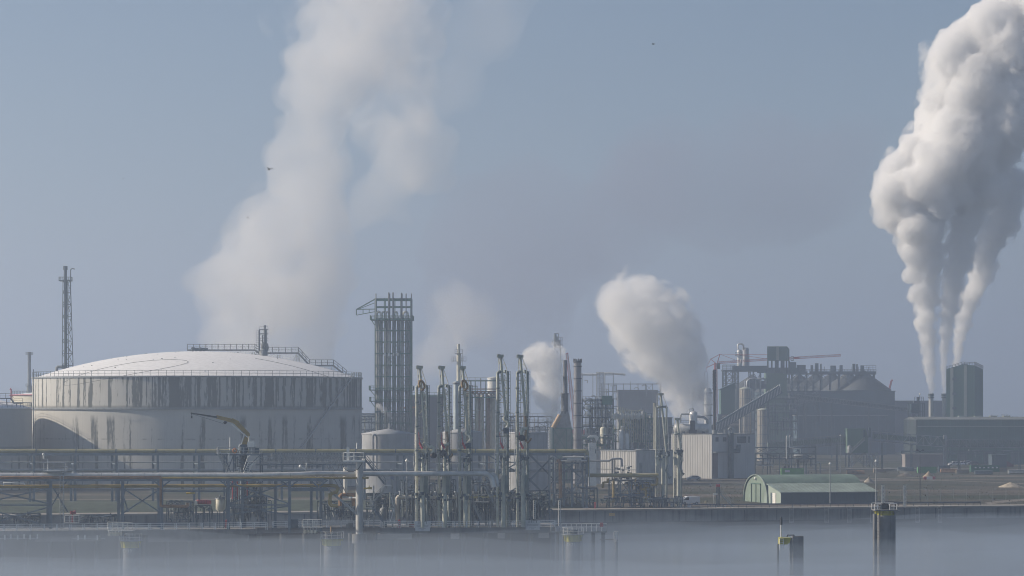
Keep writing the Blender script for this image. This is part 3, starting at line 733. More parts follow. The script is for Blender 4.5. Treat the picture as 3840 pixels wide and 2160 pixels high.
def pipes(mb, x0, x1, y0, y1, d, n, r=(.1,.3), dep=8, seed=1):
    rnd = random.Random(seed); yh = (y0+y1)/2; mb.tube(W(x0,yh,d+dep*.5), W(x1,yh,d+dep*.5), r[0], 6); mb.tube(W((x0+x1)/2,y0,d+dep*.5), W((x0+x1)/2,y1,d+dep*.5), r[0], 6)
    for i in range(n):
        px = rnd.uniform(x0, x1); a, c = sorted((rnd.uniform(y0,y1), rnd.uniform(y0,y1))); dd = d+rnd.uniform(0,dep); rr = rnd.uniform(*r); k = rnd.random()
        if k < .5: mb.tube(W(px,a,dd), W(px,c,dd), rr, 6)
        elif k < .8:
            q = min(x1, px+rnd.uniform(10,60)); mb.path([W(px,a,dd), W(q,a,dd), W(q,a+rnd.uniform(6,30),dd)], rr, 6)
        else: mb.path([W(px,a,dd), W(px+6,a-4,dd), W(px+14,a-4,dd), W(px+18,a,dd), W(px+18,c,dd)], rr, 6)
    return mb
def unit(name, label, x0, x1, ytop, ybot, d, levels, cols, deps=(0,5), seed=1, steel=STEEL, pm=(GALV,SILVER), np_=30, cat='process unit', brace=.4, rail=True):
    """open steel process structure with decks and pipework"""
    rnd = random.Random(seed)
    t = thing(name, label, cat, (WX((x0+x1)/2,d), d, GZ)); b = MB()
    for dy in deps:
        for i in range(cols+1):
            px = x0+(x1-x0)*i/cols; b.beam(W(px,ybot,d+dy), W(px,ytop,d+dy), .32)
        for k, py in enumerate(levels):
            b.beam(W(x0,py,d+dy), W(x1,py,d+dy), .25, .4)
            if k:
                for i in range(cols):
                    if rnd.random() < brace:
                        a, c = x0+(x1-x0)*i/cols, x0+(x1-x0)*(i+1)/cols
                        b.beam(W(a,levels[k-1],d+dy), W(c,py,d+dy), .16); b.beam(W(c,levels[k-1],d+dy), W(a,py,d+dy), .16)
    for i in range(cols+1):
        px = x0+(x1-x0)*i/cols
        for py in levels: b.beam(W(px,py,d+deps[0]), W(px,py,d+deps[0])+Vector((0,deps[-1]-deps[0],0)), .2)
    b.build('steel_frame', steel, t)
    b = MB()
    for py in levels:
        z = WZ(py,d); b.bx(WX(x0,d), WX(x1,d), d+deps[0], d+deps[-1], z, z+.15)
    b.build('deck', steel, t)
    if rail:
        b = MB()
        for py in levels: b.rail([W(x0,py,d-.2), W(x1,py,d-.2)], 1.1, 1.8, .04)
        b.build('railing', GALV, t)
    for i, m_ in enumerate(pm):
        pipes(MB(), x0+2, x1-2, ytop-8, ybot, d-.6, np_, (.09,.26), deps[-1], seed*7+i).build('pipework', m_, t)
    return t
# pale column and smoky stack
d = 930; p = W(1711,1545,d); t = thing('process_tower', 'smooth pale blue grey column right of the grey block', 'process column', (p.x,p.y,GZ))
MB().lathe((p.x,p.y,0), [(.95,GZ),(.95,WZ(1436,d)),(.6,WZ(1430,d)),(.01,WZ(1428,d))], 18).build('shell', M('pale_blue_paint', (.33,.40,.42), .5), t)
MB().lathe((p.x,p.y,0), [(1.0,WZ(1440,d)),(1.15,WZ(1440,d)),(1.15,WZ(1434,d)),(1.0,WZ(1434,d))], 18).build('flange', GREY, t)
d = 960; p = W(1720,1545,d); t = thing('vent_stack', 'thin steaming vent stack with a railed platform above the pale column', 'chimney', (p.x,p.y,GZ))
MB().lathe((p.x,p.y,0), [(.7,GZ),(.7,WZ(1330,d)),(.5,WZ(1322,d)),(.45,WZ(1290,d))], 12).build('shaft', CREAM, t)
b = MB()
for x0, x1, py in ((1692,1710,1353),(1722,1748,1353),(1706,1735,1325)):
    z = WZ(py,d); b = MB(); b.bx(WX(x0,d),WX(x1,d),d-1.6,d+1.6,z-.15,z); b.rail([(WX(x0,d),d-1.6,z),(WX(x1,d),d-1.6,z)], 1.3, .8, .05); b.build('platform', GREY, t)
MB().ladder(W(1731,1545,d-.8), W(1731,1325,d-.8), (.3,0,0), .05, .6).build('ladder', GREY, t)
plume('steam_plume', 'small haze of steam trailing off the thin vent stack', [(1721,1318,4),(1728,1300,14),(1722,1282,22),(1715,1262,28)], 962, .05, G, n=40, core=.35, vox=.25, disp=((2,1.0),), seed=21)
# tall tube battery under a green portal
t = unit('tube_battery', 'row of tall brown and cream tubes under a green portal frame', 1742, 1862, 1426, 1660, 935, [1428,1490], 3, (0,6), 3, GREEN, (GALV,), 10, brace=0)
for i, px in enumerate((1748,1766,1787,1808,1830,1850,1757,1797,1840)):
    x = WX(px,938); MB().lathe((x, 937+(i > 5)*3, 0), [(.62,GZ),(.62,WZ(1487,938)),(.5,WZ(1483,938)),(.01,WZ(1480,938))], 12).build('column', RUST if i in (1,4,7) else CREAM, t)
b = MB()
for i in range(7):
    px = 1752+i*15; b.path([W(px,1490,936), W(px,1478,936), W(px+4,1473,936), W(px+9,1473,936), W(px+12,1480,936)], .28, 6)
b.tube(W(1742,1468,936), W(1860,1468,936), .25, 6).tube(W(1742,1459,940), W(1860,1459,940), .2, 6).build('manifold', RUST, t)
d = 1020; round_tank('short white tank standing high behind the tube battery', (WX(1852,d),d), 2.3, GZ, WZ(1418,d), WZ(1412,d), WHITE, WHITE, False, cone=True, n=32)
# furnace with stack
d = 870; p = W(2100,1545,d); t = thing('furnace', 'furnace with green framed box, sloping hood and dark two step stack', 'furnace', (p.x,p.y,GZ))
def F(px, py, dy=0): return W(px, py, d)+Vector((0,dy,0))
x = WX(2119,d)
MB().lathe((x,d+2,0), [(.75*2.0,WZ(1600,d)),(1.1,WZ(1540,d)),(1.1,WZ(1478,d)),(1.35,WZ(1477,d)),(1.35,WZ(1474,d)),(.68,WZ(1473,d)),(.68,WZ(1414,d)),(.85,WZ(1413,d)),(.85,WZ(1411,d)),(.62,WZ(1410,d)),(.62,WZ(1350,d))], 18).build('stack', M('dark_stack', (.11,.12,.13), .7, 0, .4, .6, streak=.5), t)
b = MB(); lo = [F(2074,1604), F(2144,1604), F(2144,1604,7), F(2074,1604,7)]; hi = [F(2106,1542,1), F(2132,1542,1), F(2132,1542,3.5), F(2106,1542,3.5)]
b.add(lo+hi, [(0,1,5,4),(1,2,6,5),(2,3,7,6),(3,0,4,7),(4,5,6,7)]); b.build('hood', GREY, t)
MB().bx(WX(2076,d),WX(2142,d),d+.1,d+6.9,GZ,WZ(1605,d)).build('firebox', M('firebox_sheet', (.22,.26,.22), .7, 0, .3, .6), t)
b = MB()
for px in (2074,2124,2144): b.beam(F(px,1800,-.1), F(px,1604,-.1), .35)
for py in (1606,1690,1750): b.beam(F(2072,py,-.1), F(2146,py,-.1), .4)
for a, c in ((1606,1690),(1690,1750)): b.beam(F(2074,a,-.1), F(2124,c,-.1), .2); b.beam(F(2124,a,-.1), F(2074,c,-.1), .2)
b.build('frame', GREEN, t)
b = MB()
for i in range(9): b.bx(WX(2056,d),WX(2074,d),d,d+4,WZ(1604+i*10,d),WZ(1609+i*10,d))
b.bx(WX(2060,d),WX(2073,d),d+.5,d+3.5,GZ,WZ(1604,d)); b.build('louvre', WHITE, t)
MB().path([F(2074,1604,-.5), F(2100,1556,-.5)], .7, 8).build('bypass_duct', M('tan_duct', (.42,.30,.18), .7), t)
b = MB(); z = WZ(1476,d); b.rail([F(2128,1545,1), F(2148,1545,1)], 1.2, .7, .05); b.ladder(F(2134,1600,1), F(2131,1415,1), (.28,0,0), .05, .6); b.build('ladder', STEEL, t)
# ringed stack
d = 862; p = W(2166,1545,d); t = thing('ringed_stack', 'freestanding grey stack with dark rings beside the furnace', 'chimney', (p.x,p.y,GZ))
MB().lathe((p.x,p.y,0), [(1.32,GZ),(1.2,WZ(1540,d)),(1.15,WZ(1352,d))], 24).build('shaft', M('stack_sheet', (.22,.22,.235), .65, .1, .3, .4, streak=.4), t)
for i in range(7):
    z = WZ(1374+i*46,d); MB().lathe((p.x,p.y,z), [(1.1,-.12),(1.32,-.12),(1.32,.12),(1.1,.12)], 24, False).build('ring', BLACK, t)
b = MB()
for i in range(14):
    a = i*2*math.pi/14; b.box((p.x+1.2*math.cos(a),p.y+1.2*math.sin(a),WZ(1353,d)+.25), (.22,.22,.5+.3*(i % 2)), a)
b.lathe((p.x,p.y,WZ(1356,d)), [(1.15,-.3),(1.35,-.3),(1.35,.3),(1.15,.3)], 24, False); b.build('crown', BLACK, t)
# distant flare head above the steam, pink crane boom
d = 1350; p = W(2090,1545,d); t = thing('flare_tower', 'distant grey flare head poking out above the slim steam column', 'flare tower', (p.x,p.y,GZ))
b = MB().mast((p.x,p.y,GZ), W(2090,1305,d), 5, 14, .16, 3); b.build('lattice_legs', GREY, t)
b = MB()
for px, y1, r in ((2081,1254,.6),(2091,1262,.5),(2085,1252,.25),(2098,1275,.5)): b.tube(W(px,1306,d), W(px,y1,d), r, 8)
for px in (2078, 2094): b.beam(W(px,1305,d), W(px,1251,d), .3)
b.beam(W(2078,1251,d), W(2095,1251,d), .3); b.build('flare_stack', GREY, t)
b = MB()
for py, x0, x1 in ((1290,2072,2108),(1302,2080,2110),(1278,2084,2110)):
    z = WZ(py,d); b.bx(WX(x0,d),WX(x1,d),d-2,d+2,z-.2,z); b.rail([(WX(x0,d),d-2,z),(WX(x1,d),d-2,z)], 1.5, 1, .08)
b.build('platform', GREY, t)
d = 1250; t = thing('lattice_boom_crane', 'faded pink lattice crane boom leaning beside the furnace stack', 'crane', tuple(W(2165,1640,d)))
MB().mast(W(2160,1620,d), W(2126,1327,d), 1.6, 40, .12, .9).beam(W(2122,1328,d), W(2131,1324,d), .5).build('boom', RED, t)
MB().box(tuple(W(2168,1625,d)), (6,5,3.2)).build('cab', RED, t)
# hazy mass of refinery behind the steam
t = unit('cracker_unit', 'hazy grey refinery block with long horizontal bands behind the steam', 2255, 2475, 1438, 1620, 1500, [1440,1468,1496,1524,1552], 8, (0,20), 11, GREY, (GALV,), 26, rail=False, brace=.2)
d = 1505; MB().bx(WX(2320,d),WX(2468,d),d,d+30,GZ,WZ(1462,d)).build('wall', M('hazy_sheet', (.20,.21,.23), .8, 0, .2, .1), t)
t = unit('pipe_bridge', 'pale high pipe bridge on two lattice masts behind the ringed stack', 2185, 2300, 1400, 1620, 1420, [1406], 3, (0,5), 12, GALV, (GALV,), 6, rail=False, brace=0)
b = MB()
for px in (2243, 2256): b.mast(W(px,1620,1418), W(px,1396,1418), 1.8, 22, .13)
b.build('lattice_mast', GALV, t)
b = MB().path([W(2150,1404,1424), W(2235,1405,1424), W(2240,1400,1424), W(2290,1400,1424), W(2345,1405,1424)], .5, 8); b.build('overhead_pipe', SILVER, t)
t = unit('process_unit', 'cluttered process deck with white drums and green beams right of the ringed stack', 2184, 2300, 1494, 1700, 905, [1500,1530,1565,1598,1640], 4, (0,7), 21, STEEL, (GALV,SILVER,CREAM), 30)
for px, py, r in ((2204,1528,.85),(2206,1552,.85)):
    MB().ball(tuple(W(px,py,903)), r).build('drum', WHITE, t)
MB().bx(WX(2258,905),WX(2296,905),904.5,908,WZ(1518,905),WZ(1484,905)).build('cabin', GREEN, t)
MB().hcyl(W(2190,1502,904), W(2214,1495,904), .45).build('bright_drum', SILVER, t)
MB().bx(WX(2200,905),WX(2290,905),906,911,WZ(1648,905),WZ(1606,905)).build('tank', GREY, t)
t = unit('process_unit', 'tarpaulin draped process deck bristling with thin vertical pipes', 2300, 2452, 1545, 1700, 895, [1570,1612,1655], 5, (0,6), 22, GREEN, (GALV,CREAM,SILVER), 30)
b = MB(); vs = []; fs = []; n = 40
for i in range(n+1):
    px = 2290+125*i/n; sg = abs(math.sin(i*.47))*9+abs(math.sin(i*1.3))*3
    top = 1542+sg - (10 if i > 36 else 0); bot = 1572-3*math.sin(i*.9)
    vs += [W(px,top,893.5+.5*math.sin(i*1.9)), W(px,(top+bot)/2,893.2+.5*math.sin(i*2.3)), W(px,bot,893.6+.4*math.sin(i*1.4))]
for i in range(n):
    for k in range(2): fs.append((i*3+k, (i+1)*3+k, (i+1)*3+k+1, i*3+k+1))
b.add(vs, fs, True); b.build('tarpaulin', WHITE, t)
b = MB()
for i in range(14): px = 2318+i*8.3; b.tube(W(px,1660,894), W(px,1524+(i*29 % 27),894), .12, 6)
b.build('riser_pipe', CREAM, t)
for px, r in ((2388,1.0),(2402,.9)):
    x = WX(px,897); MB().lathe((x,897,0), [(r,GZ),(r,WZ(1570,897)),(.01,WZ(1566,897))], 14).build('vessel', GREY, t)
single(MB().bx(WX(2396,960),WX(2520,960),960,972,GZ,WZ(1568,960)).bx(WX(2394,960),WX(2522,960),959.7,972.3,WZ(1568,960),WZ(1565,960)), 'cooling_block', M('blue_grey_sheet', (.15,.18,.21), .7, 0, .2, .3, streak=.3), 'blue grey block behind the cream vent pipe', 'building')
d = 880; p = W(2456,1545,d); single(MB().lathe((p.x,p.y,0), [(.42,GZ),(.42,WZ(1515,d)),(.5,WZ(1514,d)),(.5,WZ(1512,d))], 12).lathe((p.x,p.y,WZ(1547,d)), [(.42,0),(.5,0),(.5,.2),(.42,.2)], 12), 'vent_pipe', CREAM, 'tall cream vent pipe just left of the rearmost loading arm', 'vent pipe')
# silver ducts, vessels
d = 1130; t = thing('duct_manifold', 'shiny bent ducts on stilts rising out of the steam', 'ductwork', tuple(W(2618,1560,d)))
for px, py, e in ((2602,1447,0),(2612,1444,2),(2624,1441,0)):
    MB().path([W(px-6,1500,d+e), W(px-6,py+8,d+e), W(px-3,py,d+e), W(px+6,py,d+e), W(px+12,py+7,d+e), W(px+14,1498,d+e)], .75, 8).build('duct', SILVER, t)
b = MB()
for px in (2598,2640): b.beam(W(px,1620,d-1), W(px,1452,d-1), .3)
b.beam(W(2596,1453,d-1), W(2640,1453,d-1), .35); b.beam(W(2596,1500,d-1), W(2640,1500,d-1), .35); b.build('steel_frame', STEEL, t)
d = 1120; p = W(2654,1545,d); t = thing('process_tower', 'domed grey column with dark collars beside the shiny ducts', 'process column', (p.x,p.y,GZ))
MB().lathe((p.x,p.y,0), [(1.5,GZ),(1.5,WZ(1470,d)),(1.35,WZ(1459,d)),(.8,WZ(1454,d)),(.01,WZ(1452,d))], 18).build('shell', SILVER, t)
b = MB()
for py in (1476,1520,1560): b.lathe((p.x,p.y,WZ(py,d)), [(1.5,0),(2.0,0),(2.0,.5),(1.5,.5)], 18, False)
b.build('collar', STEEL, t)
d = 942; t = thing('deaerator', 'silver horizontal vessel with an upright dome behind the pale hall', 'pressure vessel', tuple(W(2595,1640,d)))
MB().hcyl(W(2532,1608,d+3), W(2655,1608,d+3), 1.75, 18).build('drum', SILVER, t)
p = W(2600,1590,d+3); MB().lathe((p.x,p.y,0), [(1.35,WZ(1596,d)),(1.35,WZ(1549,d)),(1.0,WZ(1544,d)),(.01,WZ(1541,d))], 18).build('dome', SILVER, t)
MB().path([W(2584,1560,d+3),W(2584,1534,d+3),W(2600,1533,d+3),W(2600,1545,d+3)], .12, 6).path([W(2552,1585,d+2),W(2552,1558,d+2),W(2556,1553,d+2),W(2586,1553,d+2)], .3, 8).path([W(2615,1562,d+3),W(2640,1565,d+3),W(2652,1575,d+3),W(2654,1605,d+3)], .4, 8).build('pipework', GALV, t)
b = MB().bx(WX(2588,d),WX(2606,d),d-.6,d+.8,WZ(1630,d),WZ(1577,d)).bx(WX(2584,d),WX(2613,d),d-1,d+1,WZ(1630,d),WZ(1612,d)); b.build('pump_motor', BLACK, t)
b = MB()
for px in (2540,2565,2640): b.bx(WX(px-5,d),WX(px+5,d),d+1.5,d+4.5,GZ,WZ(1618,d))
b.rail([W(2550,1590,d+1), W(2584,1590,d+1)], 1.2, 1, .05).build('saddle', STEEL, t)
single(MB().bx(WX(2452,985),WX(2560,985),985,997,GZ,WZ(1606,985)).bx(WX(2450,985),WX(2562,985),984.7,997.3,WZ(1606,985),WZ(1602,985)), 'pump_house', SHEET, 'pale flat pump house below the silver horizontal vessel', 'building')

# low pipe tracks and small plant filling the yard
unit('pipe_rack', 'long cluttered pipe rack across the yard behind the cone roofed tanks', 1340, 2070, 1560, 1700, 1060, [1562,1585,1612], 14, (0,6), 71, STEEL, (GALV,STEEL,CREAM), 60, cat='pipe rack', brace=.3)
unit('compressor_house', 'open dark steel compressor structure just left of the pale hall', 2380, 2530, 1600, 1720, 960, [1602,1640,1668], 5, (0,6), 72, M('plant_dark', (.08,.11,.12), .6, 0, .3, 1), (STEEL,GALV), 40, cat='process unit', brace=.4)
unit('exchanger_stack', 'dense small vessels and pipes at the foot of the ringed stack', 2120, 2300, 1640, 1790, 880, [1642,1668,1700], 6, (0,6), 73, GREEN, (GALV,CREAM,STEEL), 46, cat='process unit', brace=.3)
for i, (px, y0, r, lab) in enumerate(((2140,1620,.8,'slim grey vessel between furnace and ringed stack'),(2262,1600,1.0,'stout cream vessel under the process deck'),(2330,1610,.8,'slim silver vessel under the tarpaulin deck'),(2352,1622,.7,'short silver vessel under the tarpaulin deck'))):
    d = 890 if px > 2000 else 1000; x = WX(px,d); t = thing('process_vessel', lab, 'pressure vessel', (x,d,GZ))
    MB().lathe((x,d,0), [(r,GZ),(r,WZ(y0,d)-.6),(r*.7,WZ(y0,d)-.15),(.01,WZ(y0,d))], 16).build('shell', (GREY,CREAM,SILVER,SILVER,WHITE)[i], t)
    MB().path([(x,d-.2,WZ(y0,d)-.2),(x,d-.2,WZ(y0,d)+.8),(x+r+.4,d-.2,WZ(y0,d)+.8),(x+r+.4,d-.2,GZ)], .16, 6).build('pipework', GALV, t)
# ---------------------------------------------------------------- bulk terminal and far buildings on the east side
DG = M('dark_green_sheet', (.06,.13,.105), .7, 0, .25, .12, streak=.2)
LG = M('mid_green_sheet', (.11,.18,.135), .7, 0, .2, .12, streak=.2)
DKB = M('blue_black_sheet', (.045,.085,.11), .8, 0, .3, .1, streak=.2)
BEIGE = M('beige_silo', (.44,.40,.33), .7, 0, .15, .3, streak=.25)
PALEG = M('pale_panel', (.34,.37,.32), .7, 0, .1, .3)
def F_(d):
    return lambda px, py, dy=0: W(px, py, d)+Vector((0,dy,0))
# silos in a receding row
for i, px in enumerate((3240, 3180, 3119, 3060, 2995, 2930, 2820)):
    d = 1500+i*26; F = F_(d); x = WX(px, d); r = 100*d/FPX; zw = WZ(1463, 1500)
    t = thing('silo', ['easternmost dark cone roofed silo at the open end of the silo row', 'dark cone roofed silo second from the open east end', 'dark cone roofed silo third from the open east end', 'dark cone roofed silo fourth from the open east end', 'dark cone roofed silo behind the light green box', 'dark cone roofed silo under the green head house', 'dark cone roofed silo farthest west behind the beige silo'][i], 'silo', (x, d, GZ), 'row of dark cone roofed silos')
    MB().lathe((x,d,0), [(r,GZ),(r,zw)], 40).build('shell', DKB, t)
    MB().lathe((x,d,0), [(r+.3,zw-.2),(r+.3,zw+.1),(1.0,WZ(1394,1500)),(1.0,WZ(1390,1500))], 40).build('roof', M('silo_roof', (.05,.06,.065), .75, .1, .25, .15), t)
d = 1480; F = F_(d)
single(MB().bx(WX(2895,d),WX(3342,d),d-14,d,GZ,WZ(1470,d)).bx(WX(2892,d),WX(3344,d),d-14.3,d+.3,WZ(1470,d),WZ(1466,d)), 'storage_hall', DKB, 'long blue black storage hall below the silo cones', 'building')
# top gallery on trestles
d = 1490; F = F_(d)
t = thing('conveyor_gallery', 'long railed gallery running over the silo tops on braced legs', 'conveyor', tuple(F(3000,1400)))
b = MB()
b.bx(WX(2712,d),WX(2900,d),d+5,d+10,WZ(1393,d),WZ(1388,d)).bx(WX(2890,d),WX(3290,d),d+5,d+10,WZ(1404,d),WZ(1399,d)); b.build('deck', STEEL, t)
b = MB()
for i in range(7):
    px = 3086+i*33; 
    for dy in (5,10): b.beam(F(px,1462,dy), F(px,1402,dy), .55)
    if i < 6: b.beam(F(px,1430,5), F(px+33,1404,5), .25); b.beam(F(px+33,1430,5), F(px,1404,5), .25)
for px in (2830, 2856, 2890, 2900, 2950, 2975, 3000, 3030, 3056):
    for dy in (5,10): b.beam(F(px,1600,dy), F(px,1392,dy), .5)
for a, c in ((2830,2856),(2900,2950),(2975,3000),(3000,3030),(3030,3056)):
    b.beam(F(a,1440,5), F(c,1400,5), .25); b.beam(F(c,1440,5), F(a,1400,5), .25)
b.build('trestle', STEEL, t)
b = MB()
b.rail([F(2712,1388,5), F(2760,1388,5)], 2.6, 2.2, .09, 2); b.rail([F(2985,1399,5), F(3290,1399,5)], 2.0, 1.5, .09, 2); b.rail([F(3245,1386,6), F(3290,1386,6)], 2.2, 1.5, .08, 1)
b.beam(F(3040,1397,4.6), F(3290,1397,4.6), .5, 1.4); b.build('railing', STEEL, t)
b = MB()
b.bx(WX(2750,d),WX(2880,d),d+4.6,d+9,WZ(1388,d),WZ(1371,d)).bx(WX(2845,d),WX(3000,d),d+4.8,d+9,WZ(1398,d),WZ(1378,d)); b.build('conveyor_casing', DKB, t)
for px, h, w_ in ((3068,16,6),(3208,14,5),(3010,10,16),(3130,7,10),(3160,9,5),(3240,8,6),(3050,9,4),(3084,14,2),(3220,13,2),(2978,20,12)):
    MB().bx(WX(px-w_,d),WX(px+w_,d),d+6,d+9,WZ(1399,d),WZ(1386-h,d)+1.2).build('drive_box', STEEL, t)
b = MB()
for px in (3020,3046,3084,3096,3200,3225,3262): b.tube(F(px,1390,6), F(px,1374,6), .12, 4)
b.build('lamp_pole', STEEL, t)
# west trestle of the gallery
d = 1420; F = F_(d); t = thing('trestle_tower', 'cross braced lattice trestle at the west end of the silo gallery', 'trestle', tuple(F(2741,1640)))
b = MB()
for dy in (0,6):
    for px in (2712,2724,2749,2770): b.beam(F(px,1640,dy), F(px,1388,dy), .42)
    for a, c in zip(range(1390,1640,24), range(1414,1660,24)):
        b.beam(F(2712,a,dy), F(2770,a,dy), .25)
        for x0, x1 in ((2712,2724),(2724,2749),(2749,2770)): b.beam(F(x0,a,dy), F(x1,c,dy), .18); b.beam(F(x1,a,dy), F(x0,c,dy), .18)
b.build('legs', STEEL, t); MB().bx(WX(2708,d),WX(2880,d),d-1,d+7,WZ(1392,d),WZ(1386,d)).build('deck', STEEL, t)
MB().rail([F(2710,1386,-.8), F(2770,1386,-.8)], 2.4, 2, .08, 2).build('railing', STEEL, t)
# head house
d = 1400; F = F_(d); t = thing('head_house', 'square green head house raised on legs above the silo gallery', 'building', tuple(F(2920,1392)))
fr = [F(2877,1352), F(2952,1352), F(2952,1298), F(2877,1298)]; dk = [F(2866,1351,10), F(2968,1351,10), F(2968,1309,10), F(2880,1299,10)]
b = MB(); pts = [(2877,0),(2952,0),(2967,9),(2892,9)]
lo = [F(px,1352,dy) for px, dy in pts]; hi = [F(2877,1299,0),F(2952,1299,0),F(2967,1308,9),F(2892,1300,9)]
b.add(lo+hi, [(0,1,5,4),(1,2,6,5),(2,3,7,6),(3,0,4,7),(0,3,2,1),(4,5,6,7)]); b.build('wall', DG, t)
MB().bx(WX(2911,d),WX(2921,d),d-.15,d-.01,WZ(1351,d),WZ(1301,d)).build('pale_stripe', PALEG, t)
b = MB()
for px in (2882,2897,2912,2938,2952,2962): b.beam(F(px,1440,4), F(px,1352,4), .7)
for px in (2914,2936): b.beam(F(px,1396,2), F(px,1352,2), 1.8)
b.build('leg', STEEL, t); MB().rail([F(2966,1352,0), F(2976,1352,0)], 2, 1, .1).beam(F(2966,1352,0), F(2976,1352,0), .8, .3).build('side_platform', STEEL, t)
# green and pale boxes below
d = 1380; F = F_(d)
single(MB().bx(WX(2871,d),WX(2936,d),d,d+9,WZ(1520,d),WZ(1399,d)).bx(WX(2873,d),WX(2960,d),d+1,d+10,GZ,WZ(1520,d)).bx(WX(2936,d),WX(2952,d),d+.5,d+9,WZ(1520,d),WZ(1401,d)), 'transfer_house', LG, 'light green transfer house where the inclined conveyor ends', 'building')
d = 1290; F = F_(d); t = thing('weigh_house', 'dark green house with a sloping roof behind the black chimney', 'building', tuple(F(2728,1640)))
MB().ext([(WX(2703,d),d,GZ),(WX(2753,d),d,GZ),(WX(2756,d),d,WZ(1437,d)),(WX(2703,d),d,WZ(1462,d))], (0,10,0)).build('wall', DG, t)
MB().ext([(WX(2700,d),d-.4,WZ(1463,d)),(WX(2758,d),d-.4,WZ(1436,d)),(WX(2758,d),d-.4,WZ(1433,d)),(WX(2700,d),d-.4,WZ(1460,d))], (0,10.8,0)).build('roof', DKB, t)
MB().bx(WX(2753,d)+.02,WX(2762,d),d+.3,d+9,GZ,WZ(1460,d)).build('pale_panel', PALEG, t)
for k, (lab, px, rp, yt, yb, d) in enumerate((('beige ribbed silo behind the inclined conveyor', 2795, 22, 1459, 1640, 1270), ('slim beige silo standing below the inclined conveyor', 2853, 15, 1506, 1640, 1310), ('squat beige silo at the foot of the steel frame', 2862, 22, 1538, 1640, 1265))):
    r = rp*d/FPX; x = WX(px,d); t = thing('silo', lab, 'silo', (x,d,GZ), 'beige silos near the inclined conveyor')
    MB().lathe((x,d,0), [(r,GZ),(r,WZ(yt,d))], 28).build('shell', BEIGE, t)
    b = MB().lathe((x,d,0), [(r+.1,WZ(yt,d)-.1),(r+.1,WZ(yt,d)+.15),(r*.4,WZ(yt-7,d)),(.01,WZ(yt-8,d))], 28); b.build('roof', PALEG, t)
    b = MB(); n = 14
    for i in range(n):
        a = 2*math.pi*i/n; b.tube((x+(r+.12)*math.cos(a),d+(r+.12)*math.sin(a),GZ), (x+(r+.12)*math.cos(a),d+(r+.12)*math.sin(a),WZ(yt,d)), .09, 4)
    for z in range(8, int(WZ(yt,d)), 4): b.lathe((x,d,z), [(r,0),(r+.15,0),(r+.15,.2),(r,.2)], 28, False)
    b.build('cage', GREY, t)
# dark pipes over beige silo
d = 1330; F = F_(d); b = MB()
b.path([F(2800,1455), F(2802,1430), F(2812,1422), F(2830,1419), F(2838,1425), F(2842,1422), F(2862,1419), F(2870,1424), F(2871,1440)], .45, 8)
for px in (2810,2835,2852): b.tube(F(px,1460), F(px,1421), .3, 6)
t = thing('vapour_duct', 'humped overhead duct between the beige silo and the light green house', 'ductwork', tuple(F(2835,1455))); b.build('duct', GALV, t)
MB().bx(WX(2795,d),WX(2872,d),d,d+6,WZ(1458,d),WZ(1428,d)).build('casing', M('duct_casing', (.15,.17,.2), .7), t)
# tall silver vessel with bent pipe
d = 1506; F = F_(d); p = F(2783,1372); t = thing('process_tower', 'silver vessel tower with an arched pipe over its top near the red crane', 'process tower', (p.x,p.y,p.z))
MB().bx(WX(2755,d),WX(2815,d),d-2.5,d+7,WZ(1380,d),WZ(1376,d)).build('base', STEEL, t)
b = MB()
for px in (2758,2812):
    for dy in (-2,6.5): b.beam(F(px,1640,dy), F(px,1380,dy), .5)
b.beam(F(2758,1440,-2), F(2812,1440,-2), .3); b.beam(F(2758,1440,-2), F(2758,1440,6.5), .3); b.beam(F(2812,1440,-2), F(2812,1440,6.5), .3); b.build('legs', STEEL, t)
x = WX(2773,d); MB().lathe((x,d,0), [(1.35,WZ(1376,d)),(1.35,WZ(1318,d)),(1.1,WZ(1313,d)),(.01,WZ(1310,d))], 18).build('column', SILVER, t)
x = WX(2796,d+3); MB().lathe((x,d+3,0), [(1.75,WZ(1376,d)),(1.75,WZ(1307,d)),(.01,WZ(1303,d))], 20).build('column', M('grey_vessel', (.27,.28,.30), .6, .2), t)
MB().path([F(2767,1310,-.6),F(2766,1296,-.6),F(2770,1290,-.6),F(2782,1290,-.6),F(2788,1295,-.6),F(2789,1310,1)], .42, 10).path([F(2770,1314,-1.6),F(2780,1314,-1.6),F(2782,1320,-1.6),F(2782,1346,-1.6),F(2777,1352,-1.6),F(2776,1362,-1.6)], .3, 8).build('overhead_pipe', SILVER, t)
b = MB(); z = WZ(1333,d); b.bx(WX(2756,d),WX(2780,d),d-1.8,d+1,z-.3,z); b.rail([(WX(2756,d),d-1.8,z),(WX(2780,d),d-1.8,z)], 1.5, 1, .1)
for px in range(2790,2808,4): b.tube(F(px,1307,1.5), F(px,1302,1.5), .12, 4)
b.ladder(F(2809,1400,2), F(2809,1330,2), (.3,0,0), .07, .7); b.build('platform', STEEL, t)
